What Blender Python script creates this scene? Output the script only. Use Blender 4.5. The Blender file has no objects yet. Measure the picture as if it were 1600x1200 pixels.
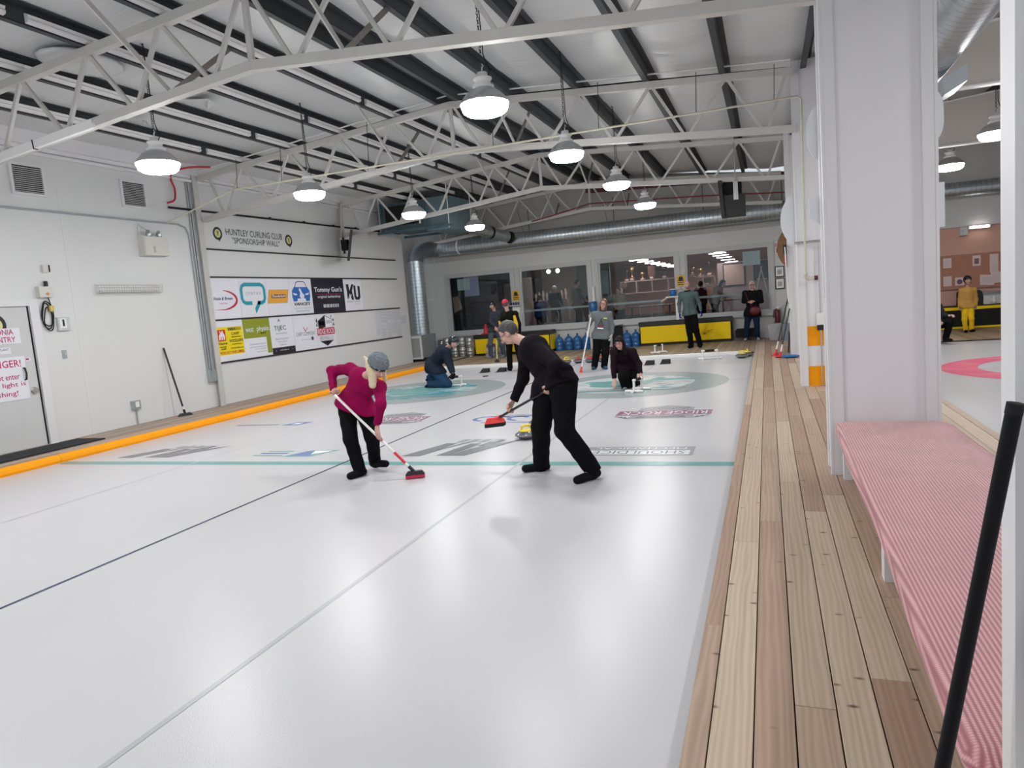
import bpy, bmesh, math, random
import numpy as np
from mathutils import Vector, Matrix
random.seed(7)
SC = bpy.context.scene
COL = SC.collection

# ------------------------------------------------------------------ camera
cam_d = bpy.data.cameras.new('camera')
cam_o = bpy.data.objects.new('camera', cam_d)
COL.objects.link(cam_o)
PITCH, YAW, ROLL = -0.113218521, -0.357049049, -0.0827926041
fw = Vector((math.sin(YAW)*math.cos(PITCH), math.cos(YAW)*math.cos(PITCH), math.sin(PITCH)))
rt = Vector((math.cos(YAW), -math.sin(YAW), 0))
up = rt.cross(fw)
r2 = math.cos(ROLL)*rt + math.sin(ROLL)*up
u2 = -math.sin(ROLL)*rt + math.cos(ROLL)*up
M4 = Matrix((r2, u2, -fw)).transposed().to_4x4()
M4.translation = (0, 0, 1.7)
cam_o.matrix_world = M4
cam_d.sensor_width = 36.0
cam_d.lens = 36.0*1091.386/1600.0
cam_d.clip_start = 0.05
cam_d.clip_end = 200
SC.camera = cam_o

# ------------------------------------------------------------------ world, exposure
w = bpy.data.worlds.new('world')
w.use_nodes = True
w.node_tree.nodes['Background'].inputs[0].default_value = (0.86, 0.93, 1.0, 1)
w.node_tree.nodes['Background'].inputs[1].default_value = 0.72
SC.world = w
SC.view_settings.view_transform = 'Standard'
SC.view_settings.look = 'None'
SC.view_settings.gamma = 1.0
SC.view_settings.use_curve_mapping = False
SC.view_settings.exposure = 0.12
LAMP_W = 20.0          # watts of one rink pendant lamp

# ------------------------------------------------------------------ materials
MATS = {}
def mat(name, col, rough=0.6, metal=0.0, spec=0.5, noise=0.0, nscale=8.0, bump=0.0, bscale=60.0,
        emit=0.0, coat=0.0, stretch=None):
    if name in MATS: return MATS[name]
    m = bpy.data.materials.new(name); m.use_nodes = True
    nt = m.node_tree; b = nt.nodes['Principled BSDF']
    c4 = (col[0], col[1], col[2], 1)
    b.inputs['Base Color'].default_value = c4
    b.inputs['Roughness'].default_value = rough
    b.inputs['Metallic'].default_value = metal
    b.inputs['Specular IOR Level'].default_value = spec
    b.inputs['Coat Weight'].default_value = coat
    tc = nt.nodes.new('ShaderNodeTexCoord')
    mp = nt.nodes.new('ShaderNodeMapping')
    nt.links.new(tc.outputs['Object'], mp.inputs['Vector'])
    if stretch: mp.inputs['Scale'].default_value = stretch
    if noise > 0:
        n = nt.nodes.new('ShaderNodeTexNoise'); n.inputs['Scale'].default_value = nscale
        n.inputs['Detail'].default_value = 5
        nt.links.new(mp.outputs[0], n.inputs['Vector'])
        mx = nt.nodes.new('ShaderNodeMix'); mx.data_type = 'RGBA'
        mx.inputs[6].default_value = tuple(max(0, c*(1-noise)) for c in col)+(1,)
        mx.inputs[7].default_value = tuple(min(1, c*(1+noise)) for c in col)+(1,)
        nt.links.new(n.outputs['Fac'], mx.inputs[0])
        nt.links.new(mx.outputs[2], b.inputs['Base Color'])
    if bump > 0:
        n2 = nt.nodes.new('ShaderNodeTexNoise'); n2.inputs['Scale'].default_value = bscale
        n2.inputs['Detail'].default_value = 3
        nt.links.new(mp.outputs[0], n2.inputs['Vector'])
        bp = nt.nodes.new('ShaderNodeBump'); bp.inputs['Strength'].default_value = bump
        bp.inputs['Distance'].default_value = 0.01
        nt.links.new(n2.outputs['Fac'], bp.inputs['Height'])
        nt.links.new(bp.outputs[0], b.inputs['Normal'])
    if emit > 0:
        b.inputs['Emission Color'].default_value = c4
        b.inputs['Emission Strength'].default_value = emit
    MATS[name] = m
    return m

def mat_wood(name, c1, c2, knot=(0.10, 0.05, 0.03), rough=0.55):
    if name in MATS: return MATS[name]
    m = bpy.data.materials.new(name); m.use_nodes = True
    nt = m.node_tree; b = nt.nodes['Principled BSDF']; L = nt.links
    tc = nt.nodes.new('ShaderNodeTexCoord'); oi = nt.nodes.new('ShaderNodeObjectInfo')
    vm = nt.nodes.new('ShaderNodeVectorMath'); vm.operation = 'MULTIPLY_ADD'
    cb = nt.nodes.new('ShaderNodeCombineXYZ')
    L.new(oi.outputs['Random'], cb.inputs[0]); L.new(oi.outputs['Random'], cb.inputs[1]); L.new(oi.outputs['Random'], cb.inputs[2])
    L.new(cb.outputs[0], vm.inputs[0]); vm.inputs[1].default_value = (37, 91, 13); L.new(tc.outputs['Object'], vm.inputs[2])
    # long grain
    mp = nt.nodes.new('ShaderNodeMapping'); mp.inputs['Scale'].default_value = (22, 0.55, 6)
    L.new(vm.outputs[0], mp.inputs['Vector'])
    n1 = nt.nodes.new('ShaderNodeTexNoise'); n1.inputs['Scale'].default_value = 1.6; n1.inputs['Detail'].default_value = 6; n1.inputs['Distortion'].default_value = 0.6
    L.new(mp.outputs[0], n1.inputs['Vector'])
    # cathedral rings
    mp2 = nt.nodes.new('ShaderNodeMapping'); mp2.inputs['Scale'].default_value = (1.0, 0.09, 1.0)
    L.new(vm.outputs[0], mp2.inputs['Vector'])
    wv = nt.nodes.new('ShaderNodeTexWave'); wv.wave_type = 'BANDS'; wv.bands_direction = 'X'
    wv.inputs['Scale'].default_value = 11; wv.inputs['Distortion'].default_value = 9; wv.inputs['Detail'].default_value = 2; wv.inputs['Detail Scale'].default_value = 0.9
    L.new(mp2.outputs[0], wv.inputs['Vector'])
    mix = nt.nodes.new('ShaderNodeMath'); mix.operation = 'MULTIPLY_ADD'
    L.new(wv.outputs['Fac'], mix.inputs[0]); mix.inputs[1].default_value = 0.30
    mm = nt.nodes.new('ShaderNodeMath'); mm.operation = 'MULTIPLY'; L.new(n1.outputs['Fac'], mm.inputs[0]); mm.inputs[1].default_value = 0.70
    L.new(mm.outputs[0], mix.inputs[2])
    rp = nt.nodes.new('ShaderNodeValToRGB')
    rp.color_ramp.elements[0].position = 0.2; rp.color_ramp.elements[0].color = (*[0.72*c for c in c1], 1)
    rp.color_ramp.elements[1].position = 0.72; rp.color_ramp.elements[1].color = (*c1, 1)
    L.new(mix.outputs[0], rp.inputs[0])
    rq = nt.nodes.new('ShaderNodeValToRGB')
    rq.color_ramp.elements[0].position = 0.2; rq.color_ramp.elements[0].color = (*[0.72*c for c in c2], 1)
    rq.color_ramp.elements[1].position = 0.72; rq.color_ramp.elements[1].color = (*c2, 1)
    L.new(mix.outputs[0], rq.inputs[0])
    pm = nt.nodes.new('ShaderNodeMix'); pm.data_type = 'RGBA'
    L.new(oi.outputs['Random'], pm.inputs[0]); L.new(rp.outputs[0], pm.inputs[6]); L.new(rq.outputs[0], pm.inputs[7])
    # per-board tone
    hs = nt.nodes.new('ShaderNodeHueSaturation')
    mr = nt.nodes.new('ShaderNodeMapRange'); mr.inputs[3].default_value = 1.04; mr.inputs[4].default_value = 0.94
    L.new(oi.outputs['Random'], mr.inputs[0]); L.new(mr.outputs[0], hs.inputs['Value']); L.new(pm.outputs[2], hs.inputs['Color'])
    # knots
    mp3 = nt.nodes.new('ShaderNodeMapping'); mp3.inputs['Scale'].default_value = (4.5, 9.0, 1)
    L.new(vm.outputs[0], mp3.inputs['Vector'])
    vo = nt.nodes.new('ShaderNodeTexVoronoi'); vo.inputs['Scale'].default_value = 1.0; vo.inputs['Randomness'].default_value = 1.0
    L.new(mp3.outputs[0], vo.inputs['Vector'])
    r3 = nt.nodes.new('ShaderNodeValToRGB')
    r3.color_ramp.elements[0].position = 0.03; r3.color_ramp.elements[0].color = (1, 1, 1, 1)
    r3.color_ramp.elements[1].position = 0.13; r3.color_ramp.elements[1].color = (0, 0, 0, 1)
    L.new(vo.outputs['Distance'], r3.inputs[0])
    mk = nt.nodes.new('ShaderNodeMix'); mk.data_type = 'RGBA'
    L.new(r3.outputs[0], mk.inputs[0]); L.new(hs.outputs[0], mk.inputs[6]); mk.inputs[7].default_value = (*knot, 1)
    L.new(mk.outputs[2], b.inputs['Base Color'])
    b.inputs['Roughness'].default_value = rough; b.inputs['Specular IOR Level'].default_value = 0.3
    bp = nt.nodes.new('ShaderNodeBump'); bp.inputs['Strength'].default_value = 0.25; bp.inputs['Distance'].default_value = 0.004
    L.new(mix.outputs[0], bp.inputs['Height']); L.new(bp.outputs[0], b.inputs['Normal'])
    MATS[name] = m
    return m

def mat_ice(name, col):
    if name in MATS: return MATS[name]
    m = bpy.data.materials.new(name); m.use_nodes = True
    nt = m.node_tree; b = nt.nodes['Principled BSDF']; L = nt.links
    tc = nt.nodes.new('ShaderNodeTexCoord')
    n = nt.nodes.new('ShaderNodeTexNoise'); n.inputs['Scale'].default_value = 1.2; n.inputs['Detail'].default_value = 3
    L.new(tc.outputs['Object'], n.inputs['Vector'])
    mx = nt.nodes.new('ShaderNodeMix'); mx.data_type = 'RGBA'
    mx.inputs[6].default_value = tuple(c*0.975 for c in col)+(1,)
    mx.inputs[7].default_value = tuple(min(1, c*1.02) for c in col)+(1,)
    L.new(n.outputs['Fac'], mx.inputs[0]); L.new(mx.outputs[2], b.inputs['Base Color'])
    b.inputs['Roughness'].default_value = 0.26; b.inputs['Specular IOR Level'].default_value = 0.30; b.inputs['IOR'].default_value = 1.31
    v = nt.nodes.new('ShaderNodeTexNoise'); v.inputs['Scale'].default_value = 130; v.inputs['Detail'].default_value = 1
    L.new(tc.outputs['Object'], v.inputs['Vector'])
    bp = nt.nodes.new('ShaderNodeBump'); bp.inputs['Strength'].default_value = 0.16; bp.inputs['Distance'].default_value = 0.004
    L.new(v.outputs['Fac'], bp.inputs['Height']); L.new(bp.outputs[0], b.inputs['Normal'])
    MATS[name] = m
    return m

def mat_swirl(name, cols, scale=1.1, seed=0.0):
    """painted picture under the ice: soft patches of several colours"""
    if name in MATS: return MATS[name]
    m = mat_ice(name, cols[0]); nt = m.node_tree; L = nt.links; b = nt.nodes['Principled BSDF']
    tc = nt.nodes.new('ShaderNodeTexCoord'); mp = nt.nodes.new('ShaderNodeMapping')
    mp.inputs['Location'].default_value = (seed, seed*2.1, 0); mp.inputs['Scale'].default_value = (0.75, 1.5, 1)
    mp.inputs['Rotation'].default_value = (0, 0, 0.35)
    L.new(tc.outputs['Object'], mp.inputs['Vector'])
    n = nt.nodes.new('ShaderNodeTexNoise'); n.inputs['Scale'].default_value = scale; n.inputs['Detail'].default_value = 3; n.inputs['Distortion'].default_value = 1.6
    L.new(mp.outputs[0], n.inputs['Vector'])
    rp = nt.nodes.new('ShaderNodeValToRGB'); rp.color_ramp.interpolation = 'EASE'
    k = len(cols)
    while len(rp.color_ramp.elements) < k: rp.color_ramp.elements.new(0.5)
    for i, c in enumerate(cols):
        rp.color_ramp.elements[i].position = 0.33+0.36*i/(k-1); rp.color_ramp.elements[i].color = (*c, 1)
    L.new(n.outputs['Fac'], rp.inputs[0]); L.new(rp.outputs[0], b.inputs['Base Color'])
    return m

def mat_spiral(name, axis, pitch=0.12):
    """galvanised spiral duct: seams every pitch metres along the given axis"""
    if name in MATS: return MATS[name]
    m = mat(name, (0.50, 0.56, 0.60), rough=0.34, metal=0.85, noise=0.18, nscale=9)
    nt = m.node_tree; L = nt.links; b = nt.nodes['Principled BSDF']
    tc = nt.nodes.new('ShaderNodeTexCoord'); sp = nt.nodes.new('ShaderNodeSeparateXYZ'); L.new(tc.outputs['Object'], sp.inputs[0])
    dv = nt.nodes.new('ShaderNodeMath'); dv.operation = 'DIVIDE'; L.new(sp.outputs['XYZ'.index(axis)], dv.inputs[0]); dv.inputs[1].default_value = pitch
    fr = nt.nodes.new('ShaderNodeMath'); fr.operation = 'FRACT'; L.new(dv.outputs[0], fr.inputs[0])
    rp = nt.nodes.new('ShaderNodeValToRGB')
    rp.color_ramp.elements[0].position = 0.0; rp.color_ramp.elements[0].color = (0, 0, 0, 1)
    rp.color_ramp.elements[1].position = 0.09; rp.color_ramp.elements[1].color = (1, 1, 1, 1)
    L.new(fr.outputs[0], rp.inputs[0])
    old = b.inputs['Base Color'].links[0].from_socket
    mx = nt.nodes.new('ShaderNodeMix'); mx.data_type = 'RGBA'; mx.inputs[6].default_value = (0.10, 0.11, 0.12, 1)
    L.new(rp.outputs[0], mx.inputs[0]); L.new(old, mx.inputs[7]); L.new(mx.outputs[2], b.inputs['Base Color'])
    bp = nt.nodes.new('ShaderNodeBump'); bp.inputs['Strength'].default_value = 0.6; bp.inputs['Distance'].default_value = 0.01
    L.new(rp.outputs[0], bp.inputs['Height']); L.new(bp.outputs[0], b.inputs['Normal'])
    return m

def mat_cord(name):
    """pink ribbed corduroy: ribs running along Y with a fine weave"""
    m = bpy.data.materials.new(name); m.use_nodes = True
    nt = m.node_tree; L = nt.links; b = nt.nodes['Principled BSDF']
    tc = nt.nodes.new('ShaderNodeTexCoord')
    sp = nt.nodes.new('ShaderNodeSeparateXYZ'); L.new(tc.outputs['Object'], sp.inputs[0])
    def wave(sock_a, freq):
        mu = nt.nodes.new('ShaderNodeMath'); mu.operation = 'MULTIPLY'; L.new(sock_a, mu.inputs[0]); mu.inputs[1].default_value = freq
        si = nt.nodes.new('ShaderNodeMath'); si.operation = 'SINE'; L.new(mu.outputs[0], si.inputs[0])
        ma = nt.nodes.new('ShaderNodeMath'); ma.operation = 'MULTIPLY_ADD'; L.new(si.outputs[0], ma.inputs[0]); ma.inputs[1].default_value = 0.5; ma.inputs[2].default_value = 0.5
        return ma.outputs[0]
    # ribs follow x minus z so they also show on the rolled side of the cushion
    sb = nt.nodes.new('ShaderNodeMath'); sb.operation = 'SUBTRACT'; L.new(sp.outputs[0], sb.inputs[0]); L.new(sp.outputs[2], sb.inputs[1])
    rib = wave(sb.outputs[0], 2*math.pi/0.016)
    weave = wave(sp.outputs[1], 2*math.pi/0.011)
    pw = nt.nodes.new('ShaderNodeMath'); pw.operation = 'MULTIPLY'; L.new(rib, pw.inputs[0])
    wv = nt.nodes.new('ShaderNodeMath'); wv.operation = 'MULTIPLY_ADD'; L.new(weave, wv.inputs[0]); wv.inputs[1].default_value = 0.3; wv.inputs[2].default_value = 0.7
    L.new(wv.outputs[0], pw.inputs[1])
    rp = nt.nodes.new('ShaderNodeValToRGB')
    rp.color_ramp.elements[0].position = 0.05; rp.color_ramp.elements[0].color = (0.36, 0.12, 0.14, 1)
    rp.color_ramp.elements[1].position = 0.92; rp.color_ramp.elements[1].color = (0.72, 0.37, 0.385, 1)
    L.new(pw.outputs[0], rp.inputs[0])
    n = nt.nodes.new('ShaderNodeTexNoise'); n.inputs['Scale'].default_value = 3.5; n.inputs['Detail'].default_value = 4
    L.new(tc.outputs['Object'], n.inputs['Vector'])
    hs = nt.nodes.new('ShaderNodeHueSaturation'); mr = nt.nodes.new('ShaderNodeMapRange'); mr.inputs[3].default_value = 0.78; mr.inputs[4].default_value = 1.2
    L.new(n.outputs['Fac'], mr.inputs[0]); L.new(mr.outputs[0], hs.inputs['Value']); L.new(rp.outputs[0], hs.inputs['Color'])
    L.new(hs.outputs[0], b.inputs['Base Color'])
    b.inputs['Roughness'].default_value = 0.9; b.inputs['Sheen Weight'].default_value = 0.4
    bp = nt.nodes.new('ShaderNodeBump'); bp.inputs['Strength'].default_value = 0.8; bp.inputs['Distance'].default_value = 0.004
    L.new(pw.outputs[0], bp.inputs['Height']); L.new(bp.outputs[0], b.inputs['Normal'])
    MATS[name] = m
    return m

def mat_glass(name):
    m = bpy.data.materials.new(name); m.use_nodes = True
    nt = m.node_tree; L = nt.links
    for n in list(nt.nodes):
        if n.type != 'OUTPUT_MATERIAL': nt.nodes.remove(n)
    out = [n for n in nt.nodes if n.type == 'OUTPUT_MATERIAL'][0]
    tr = nt.nodes.new('ShaderNodeBsdfTransparent'); tr.inputs[0].default_value = (0.86, 0.91, 0.92, 1)
    gl = nt.nodes.new('ShaderNodeBsdfGlossy'); gl.inputs['Roughness'].default_value = 0.02
    fr = nt.nodes.new('ShaderNodeFresnel'); fr.inputs[0].default_value = 1.5
    ad = nt.nodes.new('ShaderNodeMath'); ad.operation = 'MULTIPLY_ADD'; L.new(fr.outputs[0], ad.inputs[0]); ad.inputs[1].default_value = 0.9; ad.inputs[2].default_value = 0.0
    mx = nt.nodes.new('ShaderNodeMixShader')
    L.new(ad.outputs[0], mx.inputs[0]); L.new(tr.outputs[0], mx.inputs[1]); L.new(gl.outputs[0], mx.inputs[2])
    L.new(mx.outputs[0], out.inputs['Surface'])
    MATS[name] = m
    return m

WALL = mat('wall_paint', (0.70, 0.71, 0.715), rough=0.42, noise=0.03, nscale=1.5, bump=0.04, bscale=30)
WALLB = mat('back_wall_paint', (0.58, 0.59, 0.585), rough=0.5, noise=0.04, nscale=1.5)
COLW = mat('column_paint', (0.77, 0.765, 0.79), rough=0.5, noise=0.025, nscale=2.5, bump=0.05, bscale=200)
TRIMW = mat('trim_paint', (0.73, 0.73, 0.75), rough=0.45, noise=0.03, nscale=3)
STEEL = mat('truss_paint', (0.56, 0.555, 0.53), rough=0.5, noise=0.08, nscale=6)
DARKST = mat('purlin_steel', (0.035, 0.04, 0.046), rough=0.55, noise=0.35, nscale=4)
PCOVER = mat('purlin_cover', (0.75, 0.74, 0.74), rough=0.5, noise=0.06, nscale=5)
INSUL = mat('insulation_vinyl', (0.62, 0.63, 0.64), rough=0.38, noise=0.06, nscale=2, bump=0.6, bscale=3.0, stretch=(0.5, 7, 1))
WOODR = mat_wood('deck_wood', (0.55, 0.44, 0.335), (0.40, 0.265, 0.195))
WOODL = mat_wood('grey_deck_wood', (0.50, 0.39, 0.31), (0.36, 0.27, 0.21))
WOODB = mat_wood('back_deck_wood', (0.48, 0.37, 0.24), (0.33, 0.24, 0.155))
SUBF = mat('sub_floor', (0.02, 0.016, 0.013), rough=0.9, noise=0.2)
ICE = mat_ice('ice', (0.53, 0.53, 0.55))
GALV = mat('galvanised', (0.48, 0.53, 0.56), rough=0.38, metal=0.8, noise=0.15, nscale=7)
BLACK = mat('black_plastic', (0.008, 0.008, 0.010), rough=0.4, noise=0.1)
BLACKM = mat('black_matte', (0.007, 0.007, 0.008), rough=0.85, noise=0.2)
WHITEP = mat('white_plastic', (0.82, 0.82, 0.82), rough=0.35, noise=0.02)
OFFW = mat('cream_plastic', (0.66, 0.65, 0.60), rough=0.45, noise=0.03)
ORANGE = mat('orange_foam', (0.92, 0.34, 0.004), rough=0.65, spec=0.2, noise=0.10, nscale=5, bump=0.1)
YELLOW = mat('yellow_panel', (0.92, 0.64, 0.0), rough=0.5, spec=0.3, noise=0.05, nscale=3)
RED = mat('red_plastic', (0.72, 0.02, 0.03), rough=0.4, noise=0.05)
SIGNW = mat('sign_white', (0.78, 0.79, 0.86), rough=0.4, noise=0.015)
INK = mat('ink_black', (0.012, 0.012, 0.02), rough=0.5, noise=0.05)
GLASS = mat_glass('window_glass')
CHROME = mat('brushed_steel', (0.60, 0.60, 0.60), rough=0.25, metal=0.9, noise=0.12, nscale=20)
JUG = mat('blue_jug', (0.02, 0.13, 0.36), rough=0.15, noise=0.15, nscale=6, coat=0.5)
CORD = mat_cord('pink_corduroy')

# ------------------------------------------------------------------ mesh builder
class MB:
    def __init__(s): s.v = []; s.f = []; s.smooth = []
    def add(s, vs, fs, smooth=False):
        k = len(s.v); s.v += [tuple(map(float, p)) for p in vs]
        s.f += [tuple(i+k for i in f) for f in fs]; s.smooth += [smooth]*len(fs)
        return s
    def box(s, x0, x1, y0, y1, z0, z1):
        vs = [(x, y, z) for z in (z0, z1) for y in (y0, y1) for x in (x0, x1)]
        return s.add(vs, [(0,2,3,1),(4,5,7,6),(0,1,5,4),(2,6,7,3),(0,4,6,2),(1,3,7,5)])
    def cbox(s, x0, x1, y0, y1, z0, z1, c):
        """box with its four top edges chamfered by c"""
        vs = [(x,y,z0) for y in (y0,y1) for x in (x0,x1)] + [(x,y,z1-c) for y in (y0,y1) for x in (x0,x1)] + \
             [(x,y,z1) for y in (y0+c,y1-c) for x in (x0+c,x1-c)]
        fs = [(0,2,3,1),(0,1,5,4),(1,3,7,5),(3,2,6,7),(2,0,4,6),(4,5,9,8),(5,7,11,9),(7,6,10,11),(6,4,8,10),(8,9,11,10)]
        return s.add(vs, fs)
    def bar(s, a, b, w, h, upv=(0,0,1)):
        """rectangular bar from a to b, w wide and h along upv"""
        a = Vector(a); b = Vector(b); d = (b-a).normalized(); u = Vector(upv)
        sd = d.cross(u)
        if sd.length < 1e-5: sd = d.cross(Vector((0,1,0)))
        sd.normalize(); u = sd.cross(d).normalized()
        vs = []
        for p in (a, b):
            for i, j in ((-1,-1),(1,-1),(1,1),(-1,1)): vs.append(p + sd*(w/2*i) + u*(h/2*j))
        return s.add(vs, [(0,1,2,3)[::-1],(4,5,6,7),(0,1,5,4),(1,2,6,5),(2,3,7,6),(3,0,4,7)])
    def tube(s, pts, r, n=10, cap=True, rs=None):
        pts = [Vector(p) for p in pts]; k = len(pts); vs = []; fs = []
        pu = None
        for i, p in enumerate(pts):
            d = (pts[min(i+1,k-1)]-pts[max(i-1,0)]).normalized()
            if pu is None: pu = d.orthogonal().normalized()
            else:
                pu = (pu - d*pu.dot(d)); pu = pu.normalized() if pu.length > 1e-6 else d.orthogonal().normalized()
            q = d.cross(pu); rr = rs[i] if rs else r
            for j in range(n):
                t = 2*math.pi*j/n; vs.append(p + pu*(rr*math.cos(t)) + q*(rr*math.sin(t)))
        for i in range(k-1):
            for j in range(n): fs.append((i*n+j, i*n+(j+1)%n, (i+1)*n+(j+1)%n, (i+1)*n+j))
        s.add(vs, fs, True)
        if cap: s.add([vs[j] for j in range(n)], [tuple(range(n))[::-1]]); s.add([vs[(k-1)*n+j] for j in range(n)], [tuple(range(n))])
        return s
    def lathe(s, prof, c=(0,0,0), n=20, smooth=True):
        """prof: (r, z) list turned round the vertical axis through c"""
        vs = []; fs = []; k = len(prof)
        for r, z in prof:
            for j in range(n):
                t = 2*math.pi*j/n; vs.append((c[0]+r*math.cos(t), c[1]+r*math.sin(t), c[2]+z))
        for i in range(k-1):
            for j in range(n): fs.append((i*n+j, i*n+(j+1)%n, (i+1)*n+(j+1)%n, (i+1)*n+j))
        s.add(vs, fs, smooth)
        return s
    def prism(s, poly, z0, z1, M=None):
        """2D polygon extruded from z0 to z1 in the frame M (3 axis vectors and origin)"""
        n = len(poly); vs = [(p[0],p[1],z0) for p in poly]+[(p[0],p[1],z1) for p in poly]
        if M is not None: vs = [M @ Vector(v) for v in vs]
        fs = [tuple(range(n))[::-1], tuple(range(n,2*n))]+[(i,(i+1)%n,n+(i+1)%n,n+i) for i in range(n)]
        return s.add(vs, fs)
    def sphere(s, c, r, n=12, m=8, sc=(1,1,1)):
        vs = []; fs = []
        for i in range(m+1):
            a = math.pi*i/m
            for j in range(n):
                t = 2*math.pi*j/n; vs.append((c[0]+r*sc[0]*math.sin(a)*math.cos(t), c[1]+r*sc[1]*math.sin(a)*math.sin(t), c[2]-r*sc[2]*math.cos(a)))
        for i in range(m):
            for j in range(n): fs.append((i*n+j, i*n+(j+1)%n, (i+1)*n+(j+1)%n, (i+1)*n+j))
        return s.add(vs, fs, True)
    def mesh(s, name, off=(0,0,0)):
        me = bpy.data.meshes.new(name)
        me.from_pydata([(a-off[0], b-off[1], c-off[2]) for a, b, c in s.v], [], s.f)
        me.polygons.foreach_set('use_smooth', s.smooth)
        me.update()
        return me

def base_of(parent):
    return tuple(parent['_b']) if parent is not None and '_b' in parent else (0,0,0)
def link(name, me, material, parent=None, base=None):
    o = bpy.data.objects.new(name, me); COL.objects.link(o)
    if material is not None and len(me.materials) == 0: me.materials.append(material)
    if parent is not None:
        o.parent = parent; o['_b'] = base_of(parent)
    else:
        b = base or (0,0,0); o.location = b; o['_b'] = b
    return o
def part(name, mb, material, parent):
    return link(name, mb.mesh(name, base_of(parent)), material, parent)
def tag(o, label, cat, group=None):
    o['label'] = label; o['category'] = cat
    if group: o['group'] = group
    return o
def thing(name, label, cat, loc=(0,0,0), group=None):
    o = bpy.data.objects.new(name, None); COL.objects.link(o)
    o.empty_display_size = 0.1; o.location = loc; o['_b'] = tuple(loc)
    return tag(o, label, cat, group)
def single(name, mb, material, label, cat, base, group=None):
    o = link(name, mb.mesh(name, base), material, None, base)
    return tag(o, label, cat, group)
def struct(name, mb, material, base=(0,0,0), label=None):
    o = link(name, mb.mesh(name, base), material, None, base)
    o['kind'] = 'structure'
    if label: o['label'] = label
    return o
def dup(root, loc, label=None, group=None, rz=0.0):
    """copy of a thing with its parts and sub-parts, placed at loc"""
    def rec(o, par):
        c = o.copy(); COL.objects.link(c); c.parent = par
        for ch in list(o.children): rec(ch, c)
        return c
    r = rec(root, None); r.location = loc; r.rotation_euler = (0,0,rz); r['_b'] = tuple(loc)
    if label: r['label'] = label
    if group: r['group'] = group
    return r

def curve(pts, n=6):
    """smooth polyline through pts"""
    P = [Vector(p) for p in pts]; out = []
    for i in range(len(P)-1):
        a, b, c, d = P[max(i-1,0)], P[i], P[i+1], P[min(i+2,len(P)-1)]
        for k in range(n):
            t = k/n; out.append(0.5*((2*b)+(c-a)*t+(2*a-5*b+4*c-d)*t*t+(3*b-a-3*c+d)*t**3))
    return out+[P[-1]]
RL = Matrix(((0,0,1),(1,0,0),(0,1,0)))          # frame on the left wall: x -> +Y, y -> +Z, normal +X
RB = Matrix(((1,0,0),(0,0,-1),(0,1,0)))         # frame on the back wall: x -> +X, y -> +Z, normal -Y
RI = Matrix(((-1,0,0),(0,-1,0),(0,0,1)))        # lying on the ice, read from the far end
def frame(R, org):
    m = R.to_4x4(); m.translation = org; return m
def text_mb(body, M, u0, u1, v0, v1, lift=0.0, shear=0.0, bold=0.0):
    """lettering fitted to the rectangle u0..u1, v0..v1 of frame M"""
    cu = bpy.data.curves.new('lettering', 'FONT'); cu.body = body; cu.size = 1; cu.resolution_u = 2
    cu.offset = bold; cu.shear = shear; cu.align_x = 'CENTER'
    ob = bpy.data.objects.new('lettering', cu); COL.objects.link(ob)
    bpy.context.view_layer.update()
    me = bpy.data.meshes.new_from_object(ob.evaluated_get(bpy.context.evaluated_depsgraph_get()))
    bpy.data.objects.remove(ob); bpy.data.curves.remove(cu)
    P = np.array([v.co[:2] for v in me.vertices]); fs = [tuple(p.vertices) for p in me.polygons]
    bpy.data.meshes.remove(me)
    lo = P.min(0); hi = P.max(0)
    mb = MB()
    mb.add([M @ Vector((u0+(p[0]-lo[0])/(hi[0]-lo[0])*(u1-u0), v0+(p[1]-lo[1])/(hi[1]-lo[1])*(v1-v0), lift)) for p in P], fs)
    return mb
def poly_mb(M, polys, lift=0.0, thick=0.0015):
    mb = MB()
    for p in polys:
        a = sum(p[i][0]*p[(i+1)%len(p)][1]-p[(i+1)%len(p)][0]*p[i][1] for i in range(len(p)))
        mb.prism(p if a > 0 else p[::-1], lift-thick, lift, M)
    return mb
def rect(u0, u1, v0, v1): return [(u0,v0),(u1,v0),(u1,v1),(u0,v1)]
def circ(cu, cv, r, n=24, rv=None): return [(cu+r*math.cos(2*math.pi*i/n), cv+(rv or r)*math.sin(2*math.pi*i/n)) for i in range(n)]
def stroke(pts, ws):
    """closed polygon round a polyline with width ws at each point"""
    Lp = []; Rp = []
    for i, p in enumerate(pts):
        a = Vector(pts[max(i-1,0)]); b = Vector(pts[min(i+1,len(pts)-1)]); d = (b-a).normalized(); n = Vector((-d.y, d.x))
        wd = ws[i] if isinstance(ws, (list,tuple)) else ws
        Lp.append((p[0]+n.x*wd/2, p[1]+n.y*wd/2)); Rp.append((p[0]-n.x*wd/2, p[1]-n.y*wd/2))
    return Lp, Rp
def stroke_mb(M, pts, ws, lift=0.0, closed=False):
    if closed: pts = pts+[pts[0], pts[1]]
    Lp, Rp = stroke(pts, ws); mb = MB(); n = len(pts)
    if closed: Lp = Lp[1:]; Rp = Rp[1:]; n -= 1; Lp[0] = Lp[-1]; Rp[0] = Rp[-1]
    vs = [M @ Vector((p[0],p[1],lift)) for p in Lp]+[M @ Vector((p[0],p[1],lift)) for p in Rp]
    mb.add(vs, [(i, n+i, n+i+1, i+1) for i in range(n-1)])
    return mb
# ================================================================== STRUCTURE
XW, YB = -10.95, 22.55            # left wall face, back wall face
XE, XK = -0.355, -9.46            # edges of the ice (walkway side, kerb side)
ZD = 0.05                         # deck level
RIDGE = -5.09
def zt(x): return 5.30-0.083*abs(x-RIDGE)     # top of the truss top chord
def zb(x): return 4.51-0.090*abs(x-RIDGE)     # top of the truss bottom chord

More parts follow.
